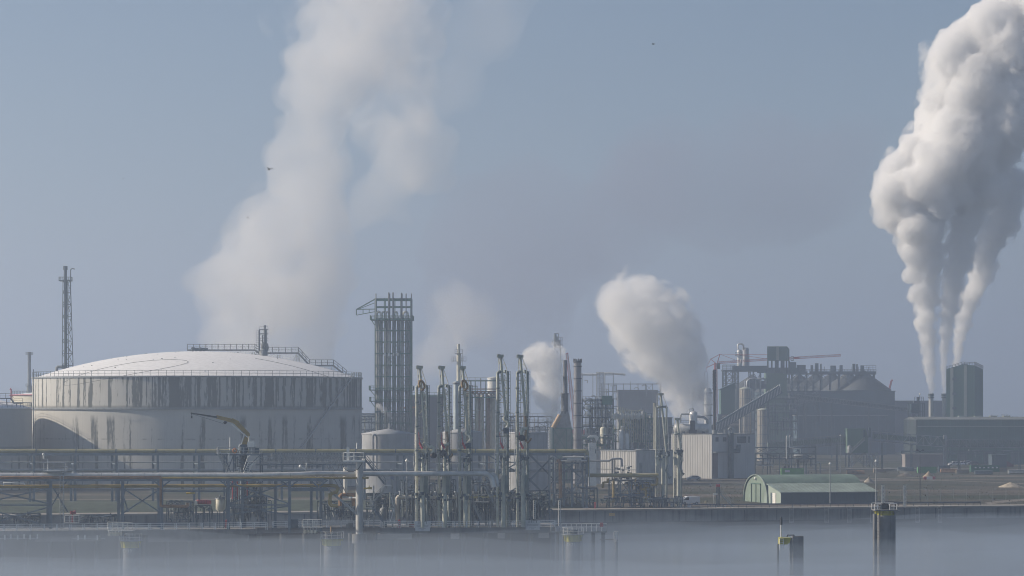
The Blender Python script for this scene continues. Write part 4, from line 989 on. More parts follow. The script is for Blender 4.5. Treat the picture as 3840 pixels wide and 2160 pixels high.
# red tower crane
d = 1440; F = F_(d); t = thing('tower_crane', 'red tower crane with a long level jib and folded counter jib', 'crane', tuple(F(2686,1640)))
MB().mast(F(2686,1640), F(2684,1362), 1.3, 60, .13).beam(F(2684,1640), F(2682,1362), .4).build('mast', RED, t)
b = MB().truss(F(2694,1364), F(2880,1351), 1.0, 46, .09); b.truss(F(2880,1352), F(3152,1336), 1.0, 60, .09); b.beam(F(2978,1343,-.3), F(2998,1342,-.3), .8, 1.0); b.build('jib', RED, t)
b = MB()
for a, c, w_ in (((2684,1362),(2649,1379),.35),((2684,1362),(2665,1347),.3),((2665,1347),(2649,1379),.22),((2665,1347),(2700,1328),.3),((2700,1328),(2690,1360),.4),((2700,1328),(2690,1365),.22)):
    b.beam(F(*a), F(*c), w_)
b.build('counter_jib', RED, t)
b = MB()
for a, c in (((2700,1328),(2884,1330)),((2700,1328),(2757,1350)),((2760,1329),(2884,1347)),((2649,1379),(2648,1394))): b.tube(F(*a), F(*c), .09, 4)
b.build('tie_rod', RED, t)
MB().path([F(2643,1456), F(2643,1396), F(2646,1392), F(2649,1392), F(2652,1396), F(2652,1456)], .13, 5).build('hanging_cable', STEEL, t)
MB().bx(WX(2689,d),WX(2700,d),d-1,d+1,WZ(1384,d),WZ(1362,d)).build('cab', BLACK, t)
# inclined conveyor to the light green house
d = 1240; F = F_(d); t = thing('inclined_conveyor', 'steep ribbed conveyor gallery climbing from the pale hall to the light green house', 'conveyor', tuple(F(2690,1600)))
a, c = F(2672,1602), F(2928,1447); dv = c-a
b = MB().beam(a+Vector((0,2,-1.2)), c+Vector((0,2,-1.6)), 4.4, 3.6); b.build('gallery', DKB, t)
b = MB(); n = 46
for i in range(n):
    p = a.lerp(c, (i+.5)/n); b.beam(p+Vector((0,-.3,-.2)), p+Vector((0,4.2,.9)), .28, .22); b.beam(p+Vector((0,-.35,-.2)), p+Vector((.3,-.35,-3.0)), .2)
b.build('roof_rib', M('pale_rib', (.5,.5,.48), .6), t)
b = MB()
for u in (.22, .42, .62, .82):
    p = a.lerp(c, u)
    for dy in (0,4): b.beam((p.x,p.y+dy,GZ), (p.x,p.y+dy,p.z-2.3), .35)
b.build('support', STEEL, t)
# cream louvred wall and frames below
d = 1278; F = F_(d); t = thing('louvred_shed', 'low shed with cream louvres under the inclined conveyor', 'building', tuple(F(2750,1640)))
MB().bx(WX(2693,d),WX(2800,d),d+.3,d+8,GZ,WZ(1553,d)).build('wall', STEEL, t)
b = MB()
for i in range(9): b.beam(F(2694+max(0,8-i)*2,1557+i*5,0), F(2799,1557+i*5,0), .5, .28)
b.build('louvre', BEIGE, t)
unit('steel_frame_tower', 'dark open steel frame right of the inclined conveyor', 2828, 2990, 1492, 1690, 1300, [1495,1522,1548,1580,1612], 4, (0,9), 31, STEEL, (GALV,STEEL), 26)
unit('steel_frame_tower', 'taller dark steel frame standing behind the light green house', 2955, 3060, 1430, 1640, 1420, [1432,1455,1480,1510], 3, (0,8), 32, STEEL, (STEEL,), 16)
def gallery(name, label, d, p0, p1, h, seg, legs, mat=STEEL, lm=GALV, wdt=3, inner=None):
    F = F_(d); t = thing(name, label, 'conveyor', tuple(F(*p0)))
    a, c = F(*p0), F(*p1); b = MB()
    for dy in (0, wdt): b.truss(a+Vector((0,dy,0)), c+Vector((0,dy,0)), h, seg, .11)
    b.build('truss', lm, t)
    MB().beam(a+Vector((0,wdt/2,.2)), c+Vector((0,wdt/2,.2)), wdt-.3, .3).build('floor', mat, t)
    MB().beam(a+Vector((0,wdt/2,h*.55)), c+Vector((0,wdt/2,h*.55)), wdt*.6, h*.5).build('conveyor_casing', inner or DKB, t)
    if legs:
        b = MB()
        for px in legs:
            for dy in (0,wdt): x = WX(px,d); u = (px-p0[0])/(p1[0]-p0[0]); p = a.lerp(c,u); b.beam((p.x,p.y+dy,GZ), (p.x,p.y+dy,p.z), .3)
        b.build('support', mat, t)
    return t
gallery('conveyor_gallery', 'dim sloping gallery falling from the silos to the lattice tower', 1340, (2960,1492), (3412,1545), 2.2, 40, (3120,3260), STEEL, GREY)
gallery('conveyor_gallery', 'second dim gallery crossing just below the silo hall roof', 1450, (2962,1535), (3075,1482), 2.6, 14, (3000,), STEEL, GREY)
d = 1200; F = F_(d); t = thing('transfer_tower', 'dark lattice transfer tower with a white mast light right of the silos', 'transfer tower', tuple(F(3438,1650)))
b = MB()
for dy in (0,5):
    for px in (3412,3450,3466): b.beam(F(px,1660,dy), F(px,1510,dy), .45)
    for a, c in zip(range(1512,1650,30), range(1542,1680,30)):
        b.beam(F(3412,a,dy), F(3466,a,dy), .3); b.beam(F(3412,a,dy), F(3450,c,dy), .2); b.beam(F(3450,a,dy), F(3412,c,dy), .2)
b.build('legs', STEEL, t); MB().bx(WX(3418,d),WX(3448,d),d+.5,d+5,WZ(1550,d),WZ(1515,d)).build('hopper', DKB, t)
MB().tube(F(3440,1660,2), F(3438,1575,2), .9, 10).build('chute', GREY, t)
b = MB().bx(WX(3428,d),WX(3452,d),d+1,d+4,WZ(1510,d),WZ(1503,d)).bx(WX(3441,d),WX(3449,d),d+1,d+3,WZ(1510,d),WZ(1488,d)); b.rail([F(3430,1503,.5), F(3464,1503,.5)], 1.6, 1, .08); b.tube(F(3450,1500,2), F(3452,1480,2), .12, 4); b.build('drive_platform', STEEL, t)
MB().ball(tuple(F(3452,1478,2)), .4).build('mast_light', WHITE, t)
# long green warehouse, low building with the twin stacks, tall green tower
d = 1180; F = F_(d); t = thing('warehouse', 'long low dark green warehouse along the east side', 'warehouse', tuple(F(3650,1650)))
MB().bx(WX(3438,d)-.25,WX(3438,d)-.02,d-.2,d+38.2,GZ,WZ(1575,d)).build('end_wall', M('end_wall_shade', (.02,.035,.035), .9, 0, .3, .2), t)  # thin sheet coloured near black so the sunlit end reads as shaded
MB().bx(WX(3438,d),WX(4100,d),d,d+38,GZ,WZ(1573,d)).build('wall', DG, t); MB().ext([(WX(3436,d),d-.5,WZ(1574,d)),(WX(3436,d),d+19,WZ(1563,d)),(WX(3436,d),d+38.5,WZ(1574,d))], (WX(4102,d)-WX(3436,d),0,0)).build('roof', M('grey_roof', (.13,.14,.14), .7, 0, .2, .1), t)
b = MB()
for px in (3620, 3680, 3740, 3790): b.bx(WX(px,d),WX(px+26,d),d+17,d+20,WZ(1566,d),WZ(1559,d))
b.build('roof_vent', PALEG, t)
d = 1530; F = F_(d)
single(MB().bx(WX(3338,d),WX(3570,d),d+8,d+30,GZ,WZ(1504,d)).bx(WX(3336,d),WX(3572,d),d+7.6,d+30.4,WZ(1504,d),WZ(1502,d)), 'boiler_house', M('boiler_sheet', (.17,.19,.21), .8, 0, .2, .08), 'low grey boiler house under the twin steaming stacks', 'building')
for lab, px, w_ in (('fat pale stack with bands, steaming, further from the green tower', 3491.5, 9), ('slightly slimmer pale steaming stack tucked beside the green tower', 3541, 8.3)):
    d = 1300; x = WX(px,d); r = w_*d/FPX; t = thing('steam_stack', lab, 'chimney', (x,d,GZ), 'twin steaming stacks')
    MB().lathe((x,d,0), [(r,GZ),(r,WZ(1481,d)),(r*.9,WZ(1476,d))], 22).build('shaft', M('stack_concrete', (.40,.40,.38), .8, 0, .15, .3), t)
    b = MB()
    for py in (1478,1484,1491): b.lathe((x,d,WZ(py,d)), [(r,-.25),(r+.35,-.25),(r+.35,.25),(r,.25)], 22, False)
    b.build('band', STEEL, t)
d = 1272; t = thing('silo_tower', 'tall green sheet clad tower with two pale stripes in front of the steam', 'tower building', tuple(W(3625,1560,d)))
Cn = Vector((WX(3655,d), d, 0)); Lf = Vector((WX(3553,d), d+3.5, 0)); Rt = Vector((WX(3697,d)+.4, d+10, 0)); Bk = Lf+Rt-Cn
zl, zr, zp = WZ(1383,d), WZ(1384,d), WZ(1367,d); m1 = Lf.lerp(Cn,.55); m2 = Bk.lerp(Rt,.45)
vs = [(Lf.x,Lf.y,GZ),(Cn.x,Cn.y,GZ),(Rt.x,Rt.y,GZ),(Bk.x,Bk.y,GZ),(Lf.x,Lf.y,zl),(Cn.x,Cn.y,WZ(1370,d)),(Rt.x,Rt.y,zr),(Bk.x,Bk.y,zl),(m1.x,m1.y,zp),(m2.x,m2.y,zp)]
MB().add(vs, [(0,1,5,8,4),(1,2,6,5),(2,3,7,9,6),(3,0,4,7),(8,5,6,9),(4,8,9,7)]).build('wall', M('tower_green', (.07,.15,.12), .7, 0, .15, .05, streak=.35), t)
def stripe(u0, u1, z1):
    p, q = Lf.lerp(Cn,u0), Lf.lerp(Cn,u1); n = Vector((0,-.15,0)); MB().ext([(p.x,p.y-.02,GZ),(q.x,q.y-.02,GZ),(q.x,q.y-.02,z1),(p.x,p.y-.02,z1)], n).build('pale_stripe', PALEG, t)
stripe(.14, .25, WZ(1380,d)); stripe(.62, .72, WZ(1370,d))
b = MB(); b.beam((m1.x,m1.y,zp), (m2.x,m2.y,zp), .6)
b.rail([(m1.x,m1.y,zp), (Cn.x,Cn.y,WZ(1370,d))], 1.2, 1.2, .1); b.rail([(Cn.x,Cn.y,WZ(1370,d)), (Rt.x,Rt.y,zr)], 1.6, 1.2, .12); b.rail([(Lf.x,Lf.y,zl), (m1.x,m1.y,zp)], 1.0, 1.6, .08)
b.build('roof_railing', STEEL, t)
for py in (1420,1476,1530): MB().bx(Lf.x+2.6,Lf.x+4.2,d+2,d+3.6,WZ(py+5,d),WZ(py-4,d)).build('landing', STEEL, t)
# red hydraulic crane tip, haze trees at the horizon
d = 1700; single(MB().beam(W(3333,1470,d), W(3343,1428,d), 1.1, 1.1).beam(W(3343,1428,d), W(3347,1425,d), 1.6, 1.0).beam(W(3337,1560,d), W(3333,1470,d), 1.6).box(tuple(W(3337,1580,d)), (5,6,5)), 'mobile_crane', RED, 'short red crane boom poking up past the last silo', 'crane')
# bridges with truss, green transfer house on lattice legs
gallery('conveyor_bridge', 'truss conveyor bridge rising from the steel frames to the green transfer house', 1060, (2880,1690), (3172,1668), 3.6, 22, (2960,3060,3140), STEEL, GREY, 3, M('casing_green', (.12,.17,.15), .7))
gallery('conveyor_bridge', 'truss conveyor bridge sloping down right of the green transfer house', 1060, (3275,1656), (3545,1676), 3.7, 10, (3310,3420), STEEL, GALV, 3, M('casing_green', (.12,.17,.15), .7))
gallery('conveyor_bridge', 'level truss conveyor bridge running out past the frame edge', 1070, (3545,1676), (4000,1680), 2.8, 34, (3600,3735,3826), STEEL, GREY, 3, M('casing_green', (.12,.17,.15), .7))
d = 1055; F = F_(d); t = thing('transfer_house', 'green transfer house with a sloped side on lattice legs between two bridges', 'building', tuple(F(3215,1740)))
MB().ext([F(3177,1698),F(3252,1698),F(3256,1640),F(3245,1607),F(3177,1607)], (0,8,0)).build('wall', LG, t)
MB().ext([F(3192,1698,-2.2),F(3252,1698,-2.2),F(3252,1660,-2.2),F(3238,1650,-2.2)], (0,2.15,0)).build('lean_to', DG, t)
b = MB()
for dy in (-2,6):
    for px in (3178,3192,3247,3268,3290): b.beam(F(px,1752,dy), F(px,1698,dy), .4)
    for a, c in ((3192,3247),(3247,3290)): b.beam(F(a,1745,dy), F(c,1700,dy), .22); b.beam(F(c,1745,dy), F(a,1700,dy), .22)
b.beam(F(3192,1700,-2), F(3192,1700,6), .3); b.beam(F(3247,1700,-2), F(3247,1700,6), .3); b.beam(F(3290,1700,-2), F(3290,1700,6), .3); b.build('legs', GREY, t); MB().stair(F(3188,1695,-3), F(3238,1650,-3), (0,.5,0)).build('stair', GALV, t)
MB().lathe(tuple(F(3185,1698,-1)), [(.9,0),(.9,2.4),(.01,3)], 10).build('dust_filter', GREY, t)
for px, py in ((3240,1612),(3261,1604)): MB().bx(WX(px-4,d),WX(px+4,d),d-1,d+1,WZ(1640,d),WZ(py,d)).build('drive_box', DKB, t)
d = 1062; F = F_(d); t = thing('lattice_mast', 'pale lattice mast standing between the two right hand bridges', 'mast', tuple(F(3545,1750)))
MB().mast(F(3543,1750), F(3543,1632), .9, 26, .1).build('mast', GALV, t); MB().beam(F(3549,1690,.6), F(3549,1634,.6), .5).build('cable_tray', GREY, t)
# low building and pipe rack under the bridges
unit('pipe_rack', 'low dim pipe rack under the level conveyor bridge', 3380, 3860, 1690, 1745, 1120, [1692,1702], 9, (0,5), 41, STEEL, (GREY,STEEL), 12, cat='pipe rack', brace=0, rail=False)
d = 1100; single(MB().bx(WX(3395,d),WX(3545,d),d,d+10,GZ,WZ(1706,d)).bx(WX(3393,d),WX(3547,d),d-.3,d+10.3,WZ(1706,d),WZ(1703,d)), 'workshop', M('dull_red_sheet', (.24,.22,.21), .8, 0, .2, .2), 'long grey brown workshop under the sloping bridge', 'building')
d = 1085; single(MB().bx(WX(3720,d),WX(3775,d),d,d+8,GZ,WZ(1708,d)).bx(WX(3718,d),WX(3777,d),d-.3,d+8.3,WZ(1708,d),WZ(1705,d)), 'switch_house', STEEL, 'small dark switch house under the level bridge', 'building')
unit('pipe_rack', 'long dark pipe rack running right from the pale hall', 2832, 3060, 1700, 1790, 990, [1678,1702,1720], 5, (0,6), 42, STEEL, (GALV,STEEL), 16, cat='pipe rack', brace=.3, rail=False)
d = 1000; F = F_(d); t = thing('horizontal_tank', 'grey horizontal storage vessel on saddles in front of the dark pipe rack', 'storage vessel', tuple(F(3007,1745)))
MB().hcyl(F(2982,1718), F(3030,1718), 1.65, 18).build('drum', GREY, t)
b = MB()
for px in (2990,3022): b.bx(WX(px-3,d),WX(px+3,d),d-1.2,d+1.2,GZ,WZ(1725,d))
b.rail([F(2984,1740,-2.2), F(3032,1740,-2.2)], 1.2, 1, .05); b.build('saddle', GALV, t)
d = 985; t = thing('vent_pipe', 'pair of tall pale crook topped vent pipes left of the horizontal vessel', 'vent pipe', tuple(W(2960,1700,d)))
MB().path([W(2949,1720,d),W(2949,1640,d),W(2951,1634,d)], .16, 6).build('pipe', WHITE, t); MB().path([W(2963,1632,d),W(2960,1636,d),W(2960,1678,d),W(3001,1684,d),W(3001,1700,d)], .18, 6).build('pipe', WHITE, t); MB().tube(W(2970,1680,d),W(2970,1638,d), .1, 5).build('pipe', WHITE, t)
def tree(px, d, h, w_, label, seed, base=GZ):
    rnd = random.Random(seed); x = WX(px,d); t = thing('tree', label, 'tree', (x,d,base), 'bare hazy trees on the horizon'); b = MB()
    b.tube((x,d,base), (x,d,base+h*.6), .3, 5, .15)
    for i in range(9):
        a = rnd.uniform(0,6.3); z = base+h*rnd.uniform(.2,.55); b.tube((x,d,z), (x+w_*.4*math.cos(a), d+w_*.4*math.sin(a), z+h*.3), .13, 4, .04)
    b.build('trunk', M('bark', (.07,.06,.05), .9), t); c = MB()
    for i in range(420):
        a = rnd.uniform(0,6.3); r = w_*.5*math.sqrt(rnd.random()); z = base+h*(.25+.75*rnd.random()); r *= 1-abs((z-base)/h-.55)*1.1
        p = Vector((x+r*math.cos(a), d+r*math.sin(a), z)); q = Vector((rnd.uniform(-1,1), rnd.uniform(-1,1), rnd.uniform(-.4,1.4)))*rnd.uniform(.4,.9); u = Vector((rnd.uniform(-1,1),rnd.uniform(-1,1),rnd.uniform(-1,1)))*.22
        c.add([p-u, p+u, p+q], [(0,1,2)])
    c.build('crown', M('twigs', (.07,.075,.05), .9), t)
TL = ['slim', 'broad', 'low', 'tall', 'ragged', 'rounded', 'leaning', 'sparse']
for i, (px, h, w_) in enumerate(((3712,16,10),(3730,19,12),(3748,13,11),(3770,20,13),(3790,15,12),(3808,18,11),(3826,13,12),(3845,17,12))):
    tree(px, 2150+(i*97 % 260), h, w_, TL[i]+' bare tree in the haze, %s past the green tower' % ['first','second','third','fourth','fifth','sixth','seventh','eighth'][i], 50+i)

# cladding ribs, doors and downpipes on the big sheds
def ribs(th, x0, x1, y, z0, z1, step, mat, wd=.12):
    b = MB(); n = int((x1-x0)/step)
    for i in range(n+1): x = x0+(x1-x0)*i/n; b.bx(x-wd/2,x+wd/2,y-.14,y-.01,z0,z1)
    b.build('cladding_rib', mat, th)
tw = [o for o in bpy.data.objects if o.name == 'warehouse'][0]; d = 1180
ribs(tw, WX(3445,d), WX(4090,d), d, GZ, WZ(1575,d), 2.6, M('rib_green', (.10,.19,.155), .6))
for px in (3500, 3590, 3690, 3790): MB().bx(WX(px,d),WX(px+34,d),d-.22,d-.16,GZ,GZ+5).build('door', M('warehouse_door', (.12,.14,.14), .6), tw)
MB().bx(WX(3440,d),WX(4090,d),d-.2,d-.15,WZ(1600,d),WZ(1597,d)).build('wall_trim', PALEG, tw)
hall = thing('bulk_shed', 'broad ribbed dark shed standing before the silo hall', 'building', tuple(W(3140,1660,1440))); d = 1440
MB().bx(WX(2990,d),WX(3325,d),d,d+20,GZ,WZ(1560,d)).build('wall', DKB, hall); MB().bx(WX(2986,d),WX(3329,d),d-.5,d+20.5,WZ(1560,d),WZ(1556,d)).build('roof', GREY, hall)
ribs(hall, WX(2994,d), WX(3321,d), d, GZ, WZ(1561,d), 3.4, M('rib_blue', (.09,.14,.17), .6), .2)
for px in (3030, 3120, 3230): MB().bx(WX(px,d),WX(px+38,d),d-.3,d-.2,GZ,GZ+7).build('door', M('dark_opening', (.05,.06,.065)), hall)
# ---------------------------------------------------------------- quay, jetty, pipe racks
V3 = Vector
b = MB(); X0, X1 = -420, 420
def qp(x, off, z): return V3((x, qy(x)+off, z))
QC = M('quay_concrete', (.20,.20,.19), .9, 0, .35, .25, streak=.7)
t = thing('quay_wall', 'long weathered concrete quay wall running the whole width behind the dolphins', 'quay wall', (0, qy(0), 0))
def strip(name, o0, o1, z0, z1, mat):
    vs = [qp(X0,o0,z0),qp(X1,o0,z0),qp(X1,o1,z0),qp(X0,o1,z0),qp(X0,o0,z1),qp(X1,o0,z1),qp(X1,o1,z1),qp(X0,o1,z1)]
    return MB().add(vs, [(0,3,2,1),(4,5,6,7),(0,1,5,4),(1,2,6,5),(2,3,7,6),(3,0,4,7)]).build(name, mat, t)
strip('coping', -.15, 1.6, GZ-.35, GZ, M('coping_concrete', (.24,.225,.20), .9, 0, .3, .3)); strip('capping_beam', 0, 1.4, 1.5, GZ-.35, QC); strip('sheet_piling', .6, 1.2, -1, 1.5, M('rusty_sheet_pile', (.07,.065,.06), .9, 0, .4, .5, streak=.3))
b = MB()
for i in range(34): x = -105+i*7.5; p = qp(x,-.05,1.5); b.beam(p, p+V3((0,0,2.4)), .18, .14)
b.build('joint_strip', BLACK, t)
b = MB()
vs = [qp(X0,1.6,GZ),qp(X1,1.6,GZ),qp(X1,9,GZ),qp(X0,9,GZ)]; struct(b.add([(v.x,v.y,GZ-.02) for v in vs],[(0,1,2,3)]), 'quay_apron', M('apron_concrete', (.26,.24,.21), .9, 0, .3, .2))
# jetty
JX0, JX1 = -110, WX(2082,497)
JC = M('jetty_concrete', (.20,.20,.195), .9, 0, .3, .4, streak=.5)
t = thing('jetty', 'concrete jetty on piles carrying the pipe racks and loading arms', 'jetty', (-40, jy(-40), 0))
def slab(name, x0, x1, o0, o1, z0, z1, mat=JC):
    f = lambda x, o, z: V3((x, jy(x)+o, z))
    vs = [f(x0,o0,z0),f(x1,o0,z0),f(x1,o1,z0),f(x0,o1,z0),f(x0,o0,z1),f(x1,o0,z1),f(x1,o1,z1),f(x0,o1,z1)]
    return MB().add(vs, [(0,3,2,1),(4,5,6,7),(0,1,5,4),(1,2,6,5),(2,3,7,6),(3,0,4,7)]).build(name, mat, t)
xa, xb = WX(955,488), WX(1425,493)
slab('deck', JX0, xa, 0, 13, DZ-.9, DZ); slab('deck', xa, xb, 5, 13, DZ-.8, DZ-.01); slab('deck', xb, JX1, 0, 20, DZ-1.0, DZ)
for p0, p1, zz in ((560,925,2.1),(150,380,1.9)): slab('crosshead', WX(p0,487), WX(p1,487), .3, 3, DZ-zz, DZ-.9)
for p0, p1 in ((1418,1545),(1690,1722),(1866,1893),(2020,2060)): slab('crosshead', WX(p0,495), WX(p1,495), -.25 if p0 == 1418 else .1, 3, DZ-1.95, DZ-1.0, M('pale_concrete', (.45,.42,.36), .9, 0, .2, .3))
slab('underdeck_shade_wall', JX0, JX1, 6.5, 7, -1, DZ-.95, M('underdeck_shade_dark', (.05,.05,.05), .9, 0, .3, .5))  # dark wall added behind the piles to stand in for the under-deck shade
pm_ = M('pile_steel', (.10,.10,.10), .8, 0, .4, .5, streak=.5)
for i in range(30):
    x = JX0+4+i*3.9
    if x > JX1: break
    for o in (2.0, 9.5): MB().tube((x, jy(x)+o, -2), (x, jy(x)+o, DZ-.9), .42, 10).build('pile', pm_, t)
RW = M('rail_white', (.74,.75,.74), .5, .1, .15, 2)
def jrail(x0, x1, off, mat=RW, step=2.2):
    b = MB(); n = max(1, round((x1-x0)/step)); 
    for i in range(n+1):
        x = x0+(x1-x0)*i/n
        for e in (-.12,.12): b.beam((x+e,jy(x)+off,DZ-.2), (x+e,jy(x)+off,DZ+1.1), .1)
    for h in (.4,.75,1.1): b.beam((x0,jy(x0)+off,DZ+h), (x1,jy(x1)+off,DZ+h), .085)
    return b.build('railing', mat, t)
jrail(JX0, WX(1000,489), .1); jrail(WX(1015,489), WX(1425,493), 5.1); jrail(WX(1440,494), WX(1558,495), .1, WHITE); jrail(WX(1612,495), WX(1970,496), .1, RW, 2.0); jrail(WX(2026,497), JX1, .1)
for px, py in ((18,2012),(40,2010),(66,2012),(90,2010),(113,2012),(140,2010),(293,2014),(318,2012),(365,2014)): p = W(px,py,dj(px)-.2); MB().bx(p.x-.12,p.x+.12,p.y-.1,p.y+.1,p.z-.5,p.z+.3).build('fender_bracket', WHITE, t)
b = MB()
b.tube(W(0,2019,dj(0)-.2), W(143,2019,dj(143)-.2), .07, 5).tube(W(270,2020,dj(270)-.2), W(395,2020,dj(395)-.2), .07, 5); b.build('service_pipe', GALV, t)

PB = M('rack_blue_grey', (.13,.17,.205), .6, 0, .25, .8, streak=.2)
OCH = M('ochre_pipe', (.34,.25,.075), .6, 0, .3, .5, streak=.3)
PG = M('pale_grey_pipe', (.36,.38,.40), .5, .1, .2, .6)
# upper rack on the quay
d = 645; F = F_(d); t = thing('pipe_rack', 'tall quay pipe rack with the ochre pipe along its top', 'pipe rack', (WX(1000,d), d, GZ))
px = -28; k = 0
while px < 2100:
    for off, dy in ((0,0),(-28,5)): MB().beam(F(px+off,1907,dy) if False else V3((WX(px+off,d),d+dy,GZ-.1)), F(px+off,1703,dy), .52).build('post', PB, t)
    b = MB()
    for py in (1740,1771): b.beam(F(px,py,.3), F(px-28,py,5), .25)
    b.beam(F(px,1706,0), F(px-28,1706,5), .3); b.build('cross_beam', PB, t)
    px += 155 if k != 9 else 148; k += 1
MB().beam(F(-80,1703), F(2190,1703), .5, .62).build('beam', PB, t); MB().beam(F(-80,1703,5), F(2190,1703,5), .4, .5).build('beam', PB, t)
OP = M('olive_pipe', (.30,.27,.13), .55, 0, .25, .4, streak=.2)
MB().path([F(-80,1692,1.2), F(2194,1692,1.2), F(2201,1694,1.2), F(2203,1701,1.2), F(2203,1775,1.2), F(2206,1781,1.2), F(2214,1783,1.2), F(2470,1783,1.2)], .45, 10).build('ochre_pipe', OP, t)
b = MB()
for i in range(15): p = F(133+i*150,1692,1.2); b.lathe((0,0,0), [], 3) if False else b.tube(p+V3((-.12,0,0)), p+V3((.12,0,0)), .55, 10)
b.build('pipe_clamp', STEEL, t)
MB().tube(F(-80,1734,2), F(2190,1734,2), .16, 6).build('thin_pipe', PG, t); MB().tube(F(-80,1763,2), F(2190,1763,2), .3, 8).build('grey_pipe', PG, t); MB().tube(F(-80,1768,3.5), F(2190,1768,3.5), .22, 8).build('grey_pipe', PG, t)
b = MB()
for a, c in ((1830,1990),(1985,2078),(2078,2190),(1990,2078)): b.beam(F(a,1706,.1), F(c,1800,.1), .26); b.beam(F(c,1706,.1), F(a,1800,.1), .26); b.beam(F(a,1800,.15), F(c,1890,.15), .26); b.beam(F(c,1800,.15), F(a,1890,.15), .26)
b.build('brace', PB, t)
b = MB()
for px in (2060,2078,2115,2145,2185,2200): b.beam(V3((WX(px,d),d+.2,GZ)), F(px,1706,.2), .5)
for py in (1722,1738,1762,1800,1850): b.beam(F(2060,py,.25), F(2200,py,.25), .25)
b.build('end_frame', PB, t)
MB().path([F(2092,1722,-.6), F(2100,1735,-.6), F(2102,1868,-.6)], .4, 8).build('riser_pipe', RUST, t)
b = MB(); pipes(b, 2062, 2200, 1710, 1890, d-.8, 34, (.06,.2), 3, 77); b.build('small_pipework', GALV, t)
for p0, p1, py, r in ((2110,2190,1714,.2),(2095,2200,1728,.16),(2125,2180,1722,.25)): MB().tube(F(p0,py,-.5), F(p1,py,-.5), r, 8).build('header_pipe', SILVER, t)
MB().path([F(2240,1902,-1),F(2240,1835,-1),F(2237,1830,-1),F(2205,1830,-1),F(2168,1827,-1),F(2166,1810,-1)], .2, 6).build('small_pipework', STEEL, t)
MB().beam(F(2150,1840,-1), F(2182,1782,-1), .22).beam(F(2150,1840,-1), F(2178,1842,-1), .2).build('davit', GALV, t)
# jetty pipe rack
d = 488; F = F_(d); t = thing('pipe_rack', 'lower jetty pipe rack carrying the silver clad pipe and rusty yellow pipe', 'pipe rack', (WX(500,d), d, DZ))
for px, dy in ((-70,0),(190,0),(460,0),(607,0),(857,0),(1086,0),(1195,6),(155,7),(424,7),(577,7),(1020,7),(1155,8),(895,7)):
    MB().beam(V3((WX(px,d),d+dy,DZ-.3 if px < 900 else DZ-.6)), F(px,1797,dy), .46).build('post', PB, t)
MB().beam(F(-80,1799), F(1215,1799), .36, .5).build('beam', PB, t); MB().beam(F(-80,1800,7), F(1215,1800,7), .36, .5).build('beam', PB, t)
MB().beam(F(605,1842), F(857,1842), .3, .3).beam(F(1086,1836), F(1230,1836), .3, .55).build('beam', PB, t)
MB().path([F(-80,1783,.5), F(590,1783,.5), F(600,1785,.5)], .48, 10).build('silver_pipe', SILVER, t)
MB().path([F(590,1782,.3), F(820,1782,.3), F(960,1782,.3), F(1130,1779,.6), F(1190,1776,1.2), F(1330,1778,3), F(1800,1779,6)], .46, 10).build('silver_pipe', SILVER, t)
MB().path([F(1800,1779,6), F(1822,1780,6), F(1834,1785,6), F(1842,1795,6), F(1850,1830,6)], .46, 10).build('silver_pipe', SILVER, t)
MB().path([F(1840,1779,7.5), F(1852,1786,7.5), F(1860,1800,7.5), F(1864,1830,7.5)], .42, 10).build('silver_pipe', SILVER, t)
MB().path([F(-80,1791,-.1), F(600,1790,-.1), F(604,1794,-.1), F(604,1895,-.1), F(608,1898,-.1), F(700,1898,-.1), F(705,1895,-.1), F(705,1885,-.1)], .26, 8).build('brown_pipe', RUST, t)
MB().path([F(598,1792,-.1), F(1140,1792,-.1), F(1380,1793,2)], .2, 8).build('brown_pipe', OCH, t)
MB().path([F(-80,1825,1), F(1240,1821,1), F(1258,1823,1), F(1266,1832,1), F(1260,1846,1), F(1245,1850,1), F(1236,1856,1), F(1236,1890,1), F(1242,1896,1), F(1268,1898,1)], .3, 10).build('yellow_pipe', OCH, t)
MB().path([F(1272,1900,3), F(1272,1862,3), F(1280,1856,3), F(1320,1857,3), F(1322,1900,3)], .3, 8).build('yellow_pipe', RUST, t)
def X(a, c, y0, y1, dy=0, both=True):
    b = MB(); b.beam(F(a,y0,dy), F(c,y1,dy), .24)
    if both: b.beam(F(c,y0,dy), F(a,y1,dy), .24)
    b.build('brace', PB, t)
X(-80,190,1830,1890); X(-80,190,1900,1975,0); X(-80,190,1894,1894.5,0,False); X(460,607,1830,1925); X(857,1086,1808,1890); X(857,1086,1893,1893.5,0,False); X(857,1086,1930,1897); X(155,230,1800,1925,7); X(424,460,1805,1925,7)
for px in (607,857,1086,1195):
    MB().beam(F(px+2,1825), F(px+34,1800), .24).build('brace', PB, t); MB().beam(F(px-2,1825), F(px-34,1800), .24).build('brace', PB, t)
for px, w_ in ((235,0),(700,1),(880,0),(1000,0)):
    MB().beam(F(px,1800,7), F(px,1797,-.2), .25).build('cross_beam', PB, t)
b = MB()
for px in (60,125,235,310,380,445,540,680,760,930,1010,1090):
    p = F(px,1783,.5); b.tube(p+V3((-.04,0,0)), p+V3((.04,0,0)), .52, 10)
b.build('pipe_band', GALV, t)
b = MB(); b.bx(WX(165,d),WX(245,d),d-1,d+2,WZ(1765,d)-.12,WZ(1765,d)); b.rail([F(167,1765,-1), F(245,1765,-1), F(245,1765,2)], 1.35, 1.6, .045, 1); b.ladder(F(236,1980,-1.2), F(236,1765,-1.2), (.3,0,0), .06, .6); b.build('valve_platform', GALV, t)
MB().path([F(95,1818,-.4), F(92,1812,-.4), F(16,1809,-.4), F(14,1820,-.4)], .11, 6).build('drain_pipe', WHITE, t)
